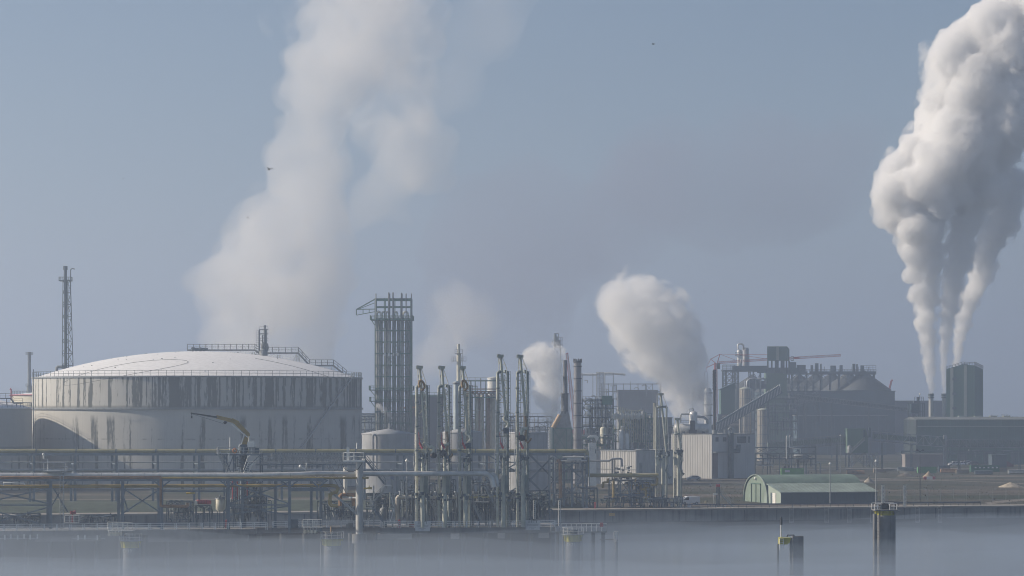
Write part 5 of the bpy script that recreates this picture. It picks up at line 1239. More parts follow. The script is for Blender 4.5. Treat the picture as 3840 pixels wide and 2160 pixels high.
single(MB().tube(F(162,1705,.5), F(162,1722,.5), .14, 8).tube(F(162,1722,.5), F(178,1722,.5), .05, 5).tube(F(176,1722,.5), F(177,1765,.5), .05, 5).ball(tuple(F(161,1704,.5)), .22), 'camera_mast', WHITE, 'small white camera head above the valve platform', 'camera mast')
# ---------------------------------------------------------------- loading arms
ARM = M('arm_cream', (.50,.51,.43), .5, 0, .22, .8, streak=.35)
ARMD = M('arm_grey_green', (.22,.26,.245), .5, 0, .3, .8, streak=.3)
HOSE = M('hose_tan', (.30,.20,.10), .8, 0, .3, 2)
def loading_arm(label, px, yt, yp, ye, d, k=1.0, loop=False, coup=1, jhose=False, seed=0):
    """px: west pillar; yt head row; yp pillar top row; ye row where the outboard pipe ends"""
    rnd = random.Random(seed); F = F_(d); zb = DZ if d < 560 else GZ
    t = thing('loading_arm', label, 'loading arm', (WX(px+15,d), d, zb), 'marine loading arms')
    base = lambda x, dy=0: V3((WX(x,d), d+dy, zb))
    MB().tube(base(px), F(px,yp+6), .25, 10).build('pillar', ARM, t)
    MB().tube(base(px+38,.8), F(px+38,yp+6,.8), .23, 10).build('pillar', ARMD, t)
    MB().tube(base(px+22,-.6), F(px+22,1850,-.6), .42, 14).tube(F(px+22,1850,-.6), F(px+22,1716,-.6), .26, 12).build('pedestal', ARM, t)
    MB().path([F(px,yp+8), F(px+1,yp+2), F(px+6,yp-2), F(px+14,yp-3)], .28, 8).path([F(px+38,yp+8,.8), F(px+37,yp+2,.8), F(px+32,yp-2,.8), F(px+24,yp-3,.6)], .28, 8).build('crossover_bend', ARMD, t)
    b = MB(); c = F(px+10,yt-6); b.box((c.x,c.y,c.z), (1.2,.9,.5)); b.box((c.x-.25,c.y-.1,c.z), (.4,1.1,.62)); b.build('head_sheave', ARM, t)
    e = (px+34, ye)
    MB().tube(F(px+11,yt), F(px+18,yp+25), .24, 10).tube(F(px+18,yp+25), F(*e), .22, 10).build('outboard_pipe', ARM, t)
    b = MB(); s0, s1, s2 = F(px+16,yt-4,-.3), F(px+34,yp-14,-.3), F(px+42,ye,-.3)
    b.tube(s0, s1, .07, 5); b.tube(s1, s2, .07, 5); n = 9
    for i in range(n+1):
        u = i/n; a = F(px+11+7*min(1,u*3)+16*max(0,u-.33)*1.5, yt+(ye-yt)*u, 0); q = F(px+18+16*min(1,u*3)+9*max(0,u-.33)*1.5, yt+(ye-yt)*u-3, -.3); b.tube(a, q, .06, 5)
    b.tube(F(px+3,yt), F(px+5,yp), .07, 5); b.tube(F(px+12,yt+8), F(px+4,yp-30), .08, 5); b.build('stay_frame', M('arm_white', (.62,.63,.57), .5), t)
    b = MB(); nn_ = 9
    for i in range(nn_):
        y = yp+30+i*42
        if y < 1720: MB().tube(F(px,y), F(px+38,y,.8), .07, 5).build('cross_tie', ARM, t)
        if i % 3 == 1 and y < 1700: MB().tube(F(px,y), F(px+38,y+42,.8), .07, 5).tube(F(px+38,y,.8), F(px,y+42), .07, 5).build('cross_brace', ARM, t)
    for y in (yp+60, yp+150, yp+240):
        MB().tube(F(px,y)-V3((0,0,.12)), F(px,y)+V3((0,0,.12)), .36, 10).build('flange', ARMD, t); MB().tube(F(px+38,y,.8)-V3((0,0,.12)), F(px+38,y,.8)+V3((0,0,.12)), .33, 10).build('flange', ARMD, t)
    b = MB(); yk = 1738
    for x0, x1 in ((px-3,px-12),): b.tube(F(px-4,yp+110,-.3), F(px-11,yk,-.3), .06, 5); b.tube(F(px-11,yk,-.3), F(px-1,1830,-.3), .06, 5)
    for i in range(7):
        u = i/6; y = yp+120+(yk-yp-120)*u; xx = px-4-7*u; b.tube(F(xx,y,-.3), F(px,y,-.2), .06, 5)
    b.build('outrigger', WHITE, t)
    MB().mast(base(px+29,1.4), F(px+31,yp+10,1.4), .6, 30, .05).build('rear_lattice', ARMD, t)
    b = MB().ladder(base(px+8,-.1), F(px+8,yp+4,-.1), (.22,0,0), .035, .6); b.ladder(base(px+44,.7), F(px+44,yp-4,.7), (.16,0,0), .035, .6); b.build('ladder', STEEL, t)
    b = MB()
    b.ext([F(px+13,1782,-1.1), F(px+18,1782,-1.1), F(px+26,1848,-1.1), F(px+12,1852,-1.1)], (0,.7,0)); b.build('counterweight', M('plate_cream', (.50,.48,.38), .6, 0, .15, 1), t)
    MB().ext([F(px+28,1782,-.4), F(px+36,1782,-.4), F(px+40,1852,-.4), F(px+27,1848,-.4)], (0,.7,0)).build('counterweight', ARMD, t)
    b = MB()
    for i in range(10): y = rnd.uniform(1706,1730); x = px+rnd.uniform(10,40); c = F(x,y,rnd.uniform(-1,.4)); b.box(tuple(c), (rnd.uniform(.2,.6),rnd.uniform(.3,.7),rnd.uniform(.2,.6)), rnd.random())
    b.path([F(px+14,1716,-.9),F(px+12,1735,-1.1),F(px+16,1752,-1.1),F(px+22,1750,-1)], .07, 5).path([F(px+36,1712,-.8),F(px+34,1740,-1),F(px+28,1746,-1)], .06, 5); b.build('swivel_joint', STEEL, t)
    b = MB()
    for i in range(16): c = base(px+rnd.uniform(-4,46), rnd.uniform(-1.2,1)); b.box((c.x,c.y,WZ(rnd.uniform(1848,1876),d)), (rnd.uniform(.2,.7),.4,rnd.uniform(.15,.5)), rnd.random())
    b.build('valve', STEEL, t)
    X_ = e[0]; Y = e[1]
    if coup == 1:
        MB().path([F(X_,Y), F(X_+12,Y+16), F(X_+22,Y+12), F(X_+30,Y+18), F(X_+29,Y+30), F(X_+24,Y+38)], .27, 8).build('elbow', ARM, t)
        MB().ball(tuple(F(X_+28,Y+46,-.3)), .62, 1, .9, .85).box(tuple(F(X_+28,Y+46,-.9)), (.5,.4,.9)).build('coupler', BLACK, t)
    elif coup == 2:
        MB().path([F(X_,Y,-.4), F(X_-2,Y+8,-.4), F(X_-14,Y+10,-.6), F(X_-20,Y+18,-.8), F(X_-20,Y+30,-.8)], .3, 8).build('elbow', ARM, t)
        MB().ball(tuple(F(X_-18,Y+42,-1)), .66, 1, .9, .85).box(tuple(F(X_-18,Y+42,-1.5)), (.5,.4,.9)).build('coupler', BLACK, t)
    elif coup == 3:
        MB().path([F(X_-6,Y-40,-.4), F(X_-10,Y-30,-.4), F(X_-6,Y-22,-.4), F(X_+2,Y-20,-.5), F(X_+8,Y-12,-.6), F(X_+4,Y,-.6), F(X_-2,Y+6,-.6)], .28, 8).build('elbow', ARM, t)
        MB().box(tuple(F(X_-2,Y+16,-.7)), (.8,.6,.9), .4).ball(tuple(F(X_-6,Y+12,-.7)), .4).build('coupler', STEEL, t)
    if jhose: MB().path([F(X_-4,Y-40,-.5),F(X_-1,Y-10,-.5),F(X_-2,Y+20,-.5),F(X_-5,Y+40,-.5),F(X_-2,Y+53,-.5),F(X_+6,Y+58,-.5),F(X_+14,Y+50,-.5),F(X_+16,Y+42,-.5)], .2, 8).build('drain_hose', HOSE, t)
    if loop:
        MB().path([F(px+11,yp+4,-.8),F(px+8,yp-10,-.8),F(px+11,yp-20,-.8),F(px+18,yp-22,-.8),F(px+26,yp-12,-.8),F(px+30,yp+2,-.8),F(px+24,yp+12,-.8),F(px+17,yp+16,-.8)], .19, 8).build('hose_loop', HOSE, t)
    MB().tube(F(px+11,1660,-1), F(px+22,1682,-1.1), .2, 8).tube(F(px+8,1620,-1), F(px+11,1662,-1), .06, 5).build('red_cylinder', RED, t)
    return t
loading_arm('westernmost loading arm with a tan hose loop near its top', 1563, 1383, 1449, 1662, 494, loop=True, coup=1, seed=1)
loading_arm('second loading arm from the west without a hose loop at its top', 1646, 1384, 1449, 1658, 495, coup=2, jhose=True, seed=2)
loading_arm('third loading arm from the west with a tan hose loop near its top', 1724, 1385, 1449, 1655, 496, loop=True, coup=3, seed=3)
loading_arm('taller loading arm left of the easternmost jetty arm, no rust coloured hose end', 1866, 1341, 1396, 1600, 496.5, coup=3, seed=4)
loading_arm('easternmost and tallest jetty loading arm ending in a curled drain hose', 1940, 1342, 1396, 1600, 497, coup=2, jhose=True, seed=5)
# two arms standing on the quay
def quay_arm(label, px, yt, yp, ye, wd, d, seed):
    F = F_(d); t = thing('loading_arm', label, 'loading arm', (WX(px,d), d, GZ), 'loading arms on the quay'); rnd = random.Random(seed)
    MB().mast(V3((WX(px,d),d,GZ)), F(px,yp), .75, 26, .07).build('lattice_pillar', ARM, t)
    MB().tube(V3((WX(px+wd,d),d+.6,GZ)), F(px+wd,yp,.6), .22, 8).build('pillar', ARMD, t)
    c = F(px+wd*.35,yt-4); MB().box(tuple(c), (1.3,.9,.55)).build('head_sheave', ARM, t)
    MB().tube(F(px+wd*.35,yt), F(px+wd*1.1,ye), .26, 8).build('outboard_pipe', ARM, t)
    b = MB().tube(F(px+wd*.55,yt,-.3), F(px+wd*.95,yp-10,-.3), .07, 5); b.tube(F(px+wd*.95,yp-10,-.3), F(px+wd*1.35,ye,-.3), .07, 5); b.tube(F(px-2,yt), F(px-2,yp), .07, 5)
    for i in range(8): u = i/7; b.tube(F(px+wd*(.35+.75*u),yt+(ye-yt)*u), F(px+wd*(.55+.8*u),yt+(ye-yt)*u-4,-.3), .06, 5)
    b.build('stay_frame', WHITE, t)
    MB().path([F(px,yp+4), F(px+2,yp-2), F(px+wd-2,yp-2), F(px+wd,yp+4)], .25, 8).build('crossover_bend', ARMD, t)
    MB().tube(V3((WX(px+wd*.55,d),d-.5,GZ)), F(px+wd*.55,1705,-.5), .42, 12).build('pedestal', ARM, t)
    MB().ext([F(px-9,1712,-.8),F(px+7,1716,-.8),F(px+10,1738,-.8),F(px-4,1746,-.8)], (0,.6,0)).build('counterweight', ARM, t)
    b = MB()
    for i in range(12): b.box(tuple(F(px+rnd.uniform(0,wd*1.2),rnd.uniform(1688,1725),rnd.uniform(-.9,.4))), (rnd.uniform(.3,.9),.6,rnd.uniform(.3,.9)), rnd.random())
    b.tube(F(px,1700,-.3), F(px+wd*1.2,1712,-.3), .1, 6); b.tube(F(px+wd*.5,1680,-.3), F(px+wd*.5,1730,-.3), .1, 6)
    b.build('swivel_joint', STEEL, t)
    MB().path([F(px+wd*1.1,ye), F(px+wd*1.0,ye+14,-.4), F(px+wd*.9,ye+22,-.4), F(px+wd*1.1,ye+34,-.4), F(px+wd*1.3,ye+50,-.4), F(px+wd*1.5,ye+44,-.4)], .22, 8).build('drain_hose', ARMD, t)
quay_arm('big cream lattice loading arm on the quay in front of the pale sheds', 2466, 1482, 1527, 1742, 34, 652, 8)
quay_arm('shorter slim loading arm on the quay next to the white van', 2532, 1575, 1628, 1730, 22, 655, 9)
# ---------------------------------------------------------------- crane, gangway, columns
d = 499; F = F_(d); t = thing('jetty_crane', 'ochre knuckle boom crane with a black jib on a dark railed tower', 'crane', (WX(910,d), d, DZ))
MB().tube(V3((WX(911,d),d,DZ)), F(911,1668), .55, 14).build('tower_column', PB, t)
b = MB()
for px in (845,880,980):
    for dy in (-2,2): b.beam(V3((WX(px,d),d+dy,DZ)), F(px,1702,dy), .24)
for a, c in ((845,880),(880,980)): b.beam(F(a,1930,-2), F(c,1800,-2), .15); b.beam(F(c,1930,-2), F(a,1800,-2), .15); b.beam(F(a,1800,-2), F(c,1705,-2), .15); b.beam(F(c,1800,-2), F(a,1705,-2), .15); b.beam(F(a,1800,-2), F(c,1800,-2), .2)
b.build('tower_frame', PB, t)
b = MB(); z = WZ(1701,d); b.bx(WX(815,d),WX(978,d),d-2.4,d+2.4,z-.25,z); b.build('platform', PB, t); MB().rail([(WX(978,d),d-2.4,z),(WX(830,d),d-2.4,z),(WX(815,d),d-2.4,z),(WX(815,d),d+2.4,z),(WX(978,d),d+2.4,z)], 1.15, 1.3, .04, 1).build('railing', GALV, t)
MB().stair(F(822,1701,-2), F(856,1768,-2), (0,.4,0)).rail([F(822,1701,-2.5), F(856,1768,-2.5)], 1.2, 1.5, .04).bx(WX(852,d),WX(895,d),d-2.5,d+1,WZ(1768,d)-.2,WZ(1768,d)).build('stair', GALV, t)
b = MB()
for i in range(12): a = i*.52; b.tube(F(910,1692+(i % 3)*3), F(910,1692+(i % 3)*3)+V3((.9*math.cos(a),.9*math.sin(a),.2)), .2, 6)
b.lathe(tuple(F(911,1690)), [(.9,0),(.9,.6),(.7,1.1)], 16); b.build('slew_ring', STEEL, t)
def boom(p, q, w0, w1, mat, name):
    p, q = F(*p), F(*q); dd = (q-p).normalized(); a = V3((0,1,0)); n = dd.cross(a)
    vs = [p+a*s*.3+n*r*w0 for s in (-1,1) for r in (-1,1)]+[q+a*s*.25+n*r*w1 for s in (-1,1) for r in (-1,1)]
    MB().add(vs, [(0,1,3,2),(4,6,7,5),(0,4,5,1),(1,5,7,3),(3,7,6,2),(2,6,4,0)]).build(name, mat, t)
CR = M('crane_ochre', (.34,.24,.06), .5, 0, .3, 1.5)
boom((909,1680),(931,1628),.45,.34,CR,'lower_boom'); boom((934,1632),(889,1588),.30,.42,CR,'upper_boom'); boom((892,1588),(868,1574),.42,.34,CR,'upper_boom'); boom((872,1578),(811,1563),.34,.30,CR,'upper_boom'); boom((815,1565),(716,1549),.16,.10,BLACK,'jib')
MB().tube(F(904,1672,-.5), F(918,1626,-.5), .11, 6).tube(F(918,1665,.5), F(926,1634,.5), .11, 6).tube(F(930,1640,-.4), F(868,1590,-.4), .1, 6).build('hydraulic_ram', WHITE, t)
MB().tube(F(845,1585,-.7), F(846,1581,.7), .28, 12).build('winch', BLACK, t)
MB().path([F(716,1549), F(719,1554), F(720,1565), F(718,1568)], .06, 5).box(tuple(F(719,1564)), (.25,.2,.4)).build('hook', BLACK, t); MB().tube(F(720,1552,-.2), F(836,1588,-.2), .03, 4).build('hoist_rope', STEEL, t)
MB().bx(WX(930,d),WX(954,d),d-1,d+1,WZ(1676,d),WZ(1656,d)).build('control_cabin', WHITE, t); MB().bx(WX(934,d),WX(957,d),d-.8,d+.8,WZ(1700,d),WZ(1676,d)).build('cabinet', GREY, t); MB().bx(WX(957,d),WX(972,d),d-.8,d+.8,WZ(1700,d),WZ(1680,d)).build('cabinet', STEEL, t)
for px, y0, y1 in ((868,1690,1640),(939,1656,1636)): MB().tube(F(px,y0,-2.3), F(px,y1,-2.3), .1, 6).build('antenna', WHITE, t)
MB().tube(F(864,1728,-2.4), F(864,1698,-2.4), .1, 6).build('antenna', WHITE, t)
for px in (876,893,914,930): MB().tube(F(px,1870,-1.5), F(px,1800,-1.5), .14, 6).build('red_pipe', RED, t)
for i, m_ in enumerate((STEEL, GALV)): pipes(MB(), 865, 985, 1800, 1950, d-1.5, 40, (.04,.12), 3, 90+i).build('small_pipework', m_, t)
pipes(MB(), 880, 925, 1705, 1775, d-1.8, 22, (.04,.12), 2, 95).build('hydraulic_hose', STEEL, t)
MB().stair(F(955,1850,-1), F(1000,1885,-1), (0,.4,0)).build('stair', PB, t)
# lifebuoy
p = F(885,1690,-2.5); b = MB(); pts = [(p.x+.3*math.cos(a*.393),p.y,p.z+.38*math.sin(a*.393)) for a in range(17)]; b.path(pts, .09, 6); single(b, 'lifebuoy', M('orange_buoy', (.6,.17,.03), .5), 'orange lifebuoy hanging on the crane platform railing', 'lifebuoy')
# gangway
d = 496; F = F_(d); t = thing('gangway', 'long railed gangway truss between the crane tower and the white column', 'gangway', tuple(F(1160,1740)))
b = MB()
for dy in (0,1.6):
    b.truss(F(960,1740,dy), F(1335,1738,dy), 1.15, 30, .05)
b.build('truss', GALV, t)
b = MB()
for dy in (.3,1.3): b.truss(F(1018,1722,dy), F(1290,1722,dy), 1.1, 26, .045, True)
b.build('inner_truss', GALV, t)
MB().bx(WX(958,d),WX(1340,d),d,d+1.6,WZ(1740,d)-.25,WZ(1740,d)).build('walkway', PB, t); MB().bx(WX(1015,d),WX(1205,d),d+.2,d+1.4,WZ(1743,d)-.3,WZ(1743,d)-.02-.23).build('sliding_frame', STEEL, t)
MB().path([F(1125,1750,-.3),F(1140,1757,-.3),F(1148,1765,-.3),F(1150,1735,-.3)], .12, 6).ball(tuple(F(1127,1749,-.3)), .3).build('jib_end', WHITE, t)
MB().ladder(F(920,1790,-3), F(948,1731,-3), (.42,0,.0), .06, .38).tube(F(918,1762,-3), F(935,1712,-3), .05, 5).tube(F(935,1712,-3), F(944,1706,-3), .05, 5).build('ladder', WHITE, t)
d = 490; F = F_(d); t = thing('mooring_column', 'fat pale upright column with a railed top carrying the gangway end', 'column', (WX(1349,d),d,1))
MB().lathe((WX(1348,d),d,0), [(.64,5.0),(.64,WZ(1728,d))], 24).build('shaft', M('column_paint', (.46,.46,.44), .55, 0, .12, .4, streak=.15), t)
MB().lathe((WX(1348,d),d,0), [(1.3,3.4),(1.3,5.0)], 20).lathe((WX(1348,d),d,0), [(.9,-2),(.9,3.4)], 20).build('footing', JC, t)
z = WZ(1726,d); b = MB(); b.bx(WX(1288,d),WX(1368,d),d-1.1,d+1.1,z-.25,z); b.build('platform', WHITE, t)
MB().rail([(WX(1366,d),d-1.1,z),(WX(1288,d),d-1.1,z),(WX(1288,d),d+1.1,z),(WX(1366,d),d+1.1,z)], 1.3, 1.5, .05, 1).build('railing', WHITE, t)
MB().bx(WX(1300,d),WX(1310,d),d-.4,d+.4,z,WZ(1678,d)).build('cabinet', WHITE, t); MB().bx(WX(1353,d),WX(1368,d),d-.6,d+.6,z+.3,WZ(1696,d)).build('cabinet', GREY, t); MB().tube(F(1340,1683,-.9), F(1340,1660,-.9), .11, 6).build('antenna', WHITE, t)
MB().beam(F(1172,1784,-.4), F(1336,1925,-.3), .38).build('strut', GALV, t)
b = MB(); b.beam(F(1222,1740,.5), F(1285,1855,.5), .14); b.beam(F(1240,1738,.8), F(1300,1855,.8), .14); b.beam(F(1255,1735,.8), F(1270,1750,.8), .14); b.beam(F(1275,1735,.8), F(1250,1800,.8), .12); b.build('strut', GREY, t)
MB().path([F(1283,1738,-.4),F(1292,1756,-.5),F(1308,1768,-.6),F(1325,1768,-.6),F(1345,1757,-.8),F(1360,1735,-.8)], .06, 5).build('slack_cable', BLACK, t)
MB().tube(F(1293,1860,2), F(1293,1752,2), .35, 10).build('side_column', WHITE, t); MB().box(tuple(F(1290,1858,1.6)), (.9,.9,.5)).beam(F(1280,1866,1.4), F(1338,1866,0), .25).build('side_bracket', WHITE, t)
t = thing('stair_tower', 'zigzag steel stair descending right of the fat pale column', 'stair', (WX(1410,493),493,DZ)); d = 493; F = F_(d)
MB().stair(F(1368,1722), F(1445,1818), (0,.45,0)).build('stair_flight', PB, t); MB().stair(F(1450,1828,1.2), F(1400,1880,1.2), (0,.45,0)).build('stair_flight', GALV, t); MB().stair(F(1398,1900), F(1450,1975), (0,.45,0)).build('stair_flight', PB, t)
z = WZ(1822,d); b = MB().bx(WX(1443,d),WX(1470,d),d-.5,d+1.8,z-.15,z); b.rail([(WX(1443,d),d-.5,z),(WX(1470,d),d-.5,z),(WX(1470,d),d+1.8,z)], 1.1, 1.2, .04); b.build('landing', GALV, t); b = MB(); z = WZ(1905,d); b.bx(WX(1370,d),WX(1408,d),d-.5,d+1.8,z-.15,z); b.rail([(WX(1370,d),d-.5,z),(WX(1408,d),d-.5,z)], 1.3, .8, .04, 2); b.build('landing', GALV, t)
b = MB()
for px in (1400,1470): b.beam(V3((WX(px,d),d+1.6,DZ)), F(px,1822,1.6), .2)
b.build('post', GALV, t)
# ---------------------------------------------------------------- signs and writing
def lettering(name, s, loc, size, mat, parent, ext=.01, sx=1.0, align='CENTER'):
    cu = bpy.data.curves.new(name, 'FONT'); cu.body = s; cu.size = size; cu.extrude = ext; cu.align_x = align; cu.align_y = 'CENTER'
    tmp = bpy.data.objects.new('tmp_text', cu); COL.objects.link(tmp)
    me = bpy.data.meshes.new_from_object(tmp.evaluated_get(bpy.context.evaluated_depsgraph_get())); bpy.data.objects.remove(tmp)
    me.materials.clear(); me.materials.append(mat); me.name = name
    o = bpy.data.objects.new(name, me); COL.objects.link(o); o.parent = parent
    o.location = Vector(loc)-ORG[parent.name]; o.rotation_euler = (R(90),0,0); o.scale = (sx,1,1)
    ORG[o.name] = ORG[parent.name]; return o
INK = M('sign_ink', (.05,.055,.06), .7, 0, .1, 1)
SIGN = M('sign_board', (.62,.63,.63), .6, 0, .06, 1)
for px0, px1, y0, y1, lab in ((1557,1612,1954,1992,'white notice board on the jetty railing below the westernmost loading arm'), (1971,2024,1951,1987,'white notice board on the jetty railing below the easternmost loading arm')):
    d = dj((px0+px1)/2)-.25; s = d/FPX; c = W((px0+px1)/2, y1, d); t = thing('notice_board', lab, 'sign', tuple(c), 'notice boards on the jetty railing')
    MB().bx(WX(px0,d),WX(px1,d),d-.04,d+.04,WZ(y1,d),WZ(y0,d)).build('board', SIGN, t)
    h = (y1-y0)*s; yy = d-.06
    lettering('lettering', 'ETT', (c.x+.25, yy, c.z+h*.83), .62, INK, t, sx=1.15)
    b = MB(); ex, ez = c.x-.62, c.z+h*.83
    for a0, a1 in (((-.2,-.2),(0,.22)),((0,.22),(.2,-.2)),((.2,-.2),(-.2,-.2))): b.beam((ex+a0[0],yy,ez+a0[1]), (ex+a1[0],yy,ez+a1[1]), .06, .02)
    b.ball((ex,yy,ez-.05), .07, 1, .2, 1); b.build('emblem', INK, t)
    b = MB()
    for f, w_ in ((.6,.82),(.52,.82),(.44,.8),(.28,.5),(.14,.2)): b.bx(c.x-(px1-px0)*s*w_/2, c.x+(px1-px0)*s*w_/2, yy, yy+.02, c.z+h*f-.025, c.z+h*f+.025)
    b.build('small_print', M('sign_grey_ink', (.25,.26,.27), .7), t)
# ---------------------------------------------------------------- dolphins
DYEL = M('dolphin_yellow', (.50,.46,.04), .55, 0, .25, .8, streak=.35)
PILE = M('dolphin_pile', (.19,.195,.20), .85, 0, .4, .4, streak=.6)
FEND = M('cream_fender', (.52,.50,.42), .7, 0, .2, 1)
def dolphin(label, px, d, ytop, wpx, num, rail=True, ypl=None):
    s = d/FPX; r = wpx/2*s; x = WX(px,d); z = WZ(ytop,d)
    t = thing('mooring_dolphin', label, 'mooring dolphin', (x,d,0), 'mooring dolphins along the jetty')
    MB().lathe((x,d,0), [(r*.92,-2),(r*.92,z-1.2)], 24).build('pile', PILE, t)
    b = MB().lathe((x,d,0), [(r*.98,z-1.25),(r*1.0,z-.35),(r*1.08,z-.2),(r*1.08,z-.12),(r*.9,z-.12)], 28)
    for i in range(12):
        a = i*.524; b.beam((x+r*math.cos(a),d+r*math.sin(a),z-1.2), (x+r*1.14*math.cos(a),d+r*1.14*math.sin(a),z-.15), .1, .2)
    b.build('collar', DYEL, t)
    b = MB().lathe((x,d,0), [(r*1.35,z-.12),(r*1.35,z)], 28); b.build('platform', GREY, t)
    if num: lettering('lettering', num, (x-r*.25, d-r*.93, z-1.75), .8, WHITE, t, sx=.9)
    MB().tube((x+r*1.1,d-r*.5,-1), (x+r*1.1,d-r*.5,z-.4), .09, 6).tube((x-r*1.2,d-r*.3,-1), (x-r*1.2,d-r*.3,z-.4), .14, 6).build('guide_pole', PILE, t)
    b = MB()
    for i in range(3): a = i*2+.4; c = (x+r*.45*math.cos(a), d+r*.45*math.sin(a), z); b.lathe(c, [(.22,0),(.16,.12),(.16,.5),(.28,.58),(.28,.7),(.01,.72)], 10)
    b.box((x+.1,d,z+.35), (.9,.7,.7)); b.build('mooring_hook', STEEL, t)
    if rail:
        R2 = r*1.28; pts = [(x+R2*math.cos(a*.5236), d+R2*math.sin(a*.5236), z) for a in range(13)]
        MB().rail(pts[3:13], 1.1, 1, .035, 1).build('railing', RW, t)
    return t
t = dolphin('yellow collared dolphin marked D 19 below the left end of the railing', 490, 474, 2026, 66, 'D 19')
b = MB()
for i in range(5):
    c = W(416+i*11, 2006, 473.2); b.tube(c+V3((-.18,-1.0,.15)), c+V3((.1,.9,.15)), .28, 10)
b.build('fender_roller', FEND, t)
b = MB(); b.rail([W(404,1985,473), W(440,1985,473), W(497,1988,473), W(497,1988,475.5), W(404,1985,475.5)], 1.2, .8, .04, 2)
for px in (408,420,432,444,456): b.tube(W(px,2005,473), W(px,1975,473), .05, 5)
b.build('gantry_railing', WHITE, t); MB().bx(WX(402,474),WX(500,474),473,476,WZ(1990,474)-.15,WZ(1990,474)).build('gantry', GREY, t)
t = dolphin('yellow collared dolphin marked 20 between the pipe rack and the fat pale column', 1245, 481, 2018, 68, '20')
b = MB()
for i in range(4): c = W(1146+i*13, 1996, 480.5); b.tube(c+V3((-.12,-.9,.1)), c+V3((.1,.8,.1)), .27, 10)
b.build('fender_roller', FEND, t)
b = MB(); b.rail([W(1136,1975,480), W(1207,1975,480), W(1207,1975,483)], 1.2, .9, .04, 2)
for px in (1140,1152,1163,1174,1186): b.tube(W(px,1992,480), W(px,1965,480), .05, 5)
b.build('gantry_railing', WHITE, t); MB().tube(W(1241,2015,480.5), W(1241,1975,480.5), .1, 6).build('mooring_post', M('post_orange', (.55,.36,.2), .6), t); MB().bx(WX(1135,481),WX(1210,481),480,483.5,WZ(1977,481)-.12,WZ(1977,481)).build('gantry', GREY, t)
t = dolphin('yellow collared dolphin marked D 21 beyond the right end of the jetty', 2148, 489, 2003, 62, 'D 21')
d = 491; F = F_(d); t = thing('catwalk', 'narrow railed catwalk running out from the jetty end past the D 21 dolphin', 'catwalk', tuple(F(2170,1993)))
MB().bx(WX(2066,d),WX(2276,d),d,d+1.3,WZ(1993,d)-.2,WZ(1993,d)).build('walkway', GREY, t)
b = MB().rail([F(2066,1993), F(2276,1993), F(2276,1993,1.3)], 1.3, .9, .035, 2); b.rail([F(2066,1993,1.3), F(2276,1993,1.3)], 1.3, .9, .035, 1); b.build('railing', RW, t)
b = MB()
for px in (2090,2225,2262): b.tube((WX(px,d),d+.6,-2), F(px,1996,.6), .3, 8)
b.build('pile', PILE, t)
MB().bx(WX(2250,d),WX(2262,d),d-.3,d+.1,WZ(1975,d),WZ(1960,d)).build('life_ring_box', M('pale_red', (.5,.2,.2), .6), t)
d = 489; t = thing('access_ladder', 'white caged ladder standing alone right of the catwalk end', 'ladder', tuple(W(2311,2030,d)))
MB().ladder(W(2306,2030,d), W(2306,1993,d), (.15,0,0), .05, .3).ladder(W(2315,2030,d), W(2315,1993,d), (.15,0,0), .05, .3).build('ladder', WHITE, t); MB().tube(W(2311,2160,d+.3), W(2311,2022,d+.3), .28, 8).beam(W(2250,2023,d+.5), W(2318,2023,d+.5), .2).build('pile', PILE, t)
for px, y1, y0, lab in ((2004,1946,1876,'tall upright white ladder at the jetty end right of the loading arms'), (2098,1972,1876,'tall upright white ladder rising above the D 21 dolphin')):
    d = dj(px)+3; single(MB().ladder(W(px,y1,d), W(px,y0,d), (.17,0,.0), .055, .36), 'upright_ladder', WHITE, lab, 'ladder', 'upright ladders at the jetty end')
# east dolphins
d = 452; F = F_(d); x = WX(3320,d); t = thing('mooring_dolphin', 'tall dark dolphin with a ribbed yellow collar and railed top in front of the barn', 'mooring dolphin', (x,d,-1))
MB().lathe((x,d,0), [(1.62,-2),(1.62,WZ(1932,d))], 28).build('pile', PILE, t)
b = MB().lathe((x-.1,d,0), [(1.4,WZ(1934,d)),(1.42,WZ(1931,d)),(1.36,WZ(1914,d))], 28)
for i in range(16): a = i*.3927; b.beam((x-.1+1.36*math.cos(a),d+1.36*math.sin(a),WZ(1932,d)), (x-.1+1.62*math.cos(a),d+1.62*math.sin(a),WZ(1914,d)), .08, .3)
b.build('collar', DYEL, t)
MB().bx(WX(3274,d),WX(3362,d),d-2,d+2,WZ(1912,d)-.1,WZ(1912,d)+.1).ext([F(3345,1913,-1.9),F(3370,1913,-1.9),F(3352,1926,-1.9)],(0,3.8,0)).build('platform', PILE, t)
z = WZ(1911,d); MB().rail([(WX(3275,d),d-1.9,z),(WX(3298,d),d-1.9,z)], 1.0, .6, .045, 1).rail([(WX(3330,d),d-1.9,z),(WX(3346,d),d-1.9,z),(WX(3358,d),d-1.2,z)], 1.0, .6, .045, 1).rail([(WX(3275,d),d+1.9,z),(WX(3358,d),d+1.9,z)], 1.0, .8, .045, 1).build('railing', RW, t)
b = MB()
for px, h, r in ((3300,20,.25),(3311,26,.3),(3322,24,.34),(3332,16,.3),(3357,22,.1)): b.lathe((WX(px,d),d-.4,z), [(r,0),(r*.7,.15),(r*.7,h*.03),(r*1.1,h*.034),(r*1.1,h*.04),(.01,h*.042)], 10)
b.box((WX(3316,d),d,z+.35), (1.5,1.2,.7)); b.build('bollard', BLACK, t)
MB().ladder(F(3288,2160,-1.7), F(3288,1930,-1.7), (.2,0,0), .05, .5).tube(F(3276,2170,-1.5), F(3276,1925,-1.5), .3, 8).build('ladder', PILE, t)
d = 446; F = F_(d); x = WX(2990,d); t = thing('mooring_dolphin', 'low dark block dolphin with a yellow side bracket and white navigation pole', 'mooring dolphin', (x,d,-1))
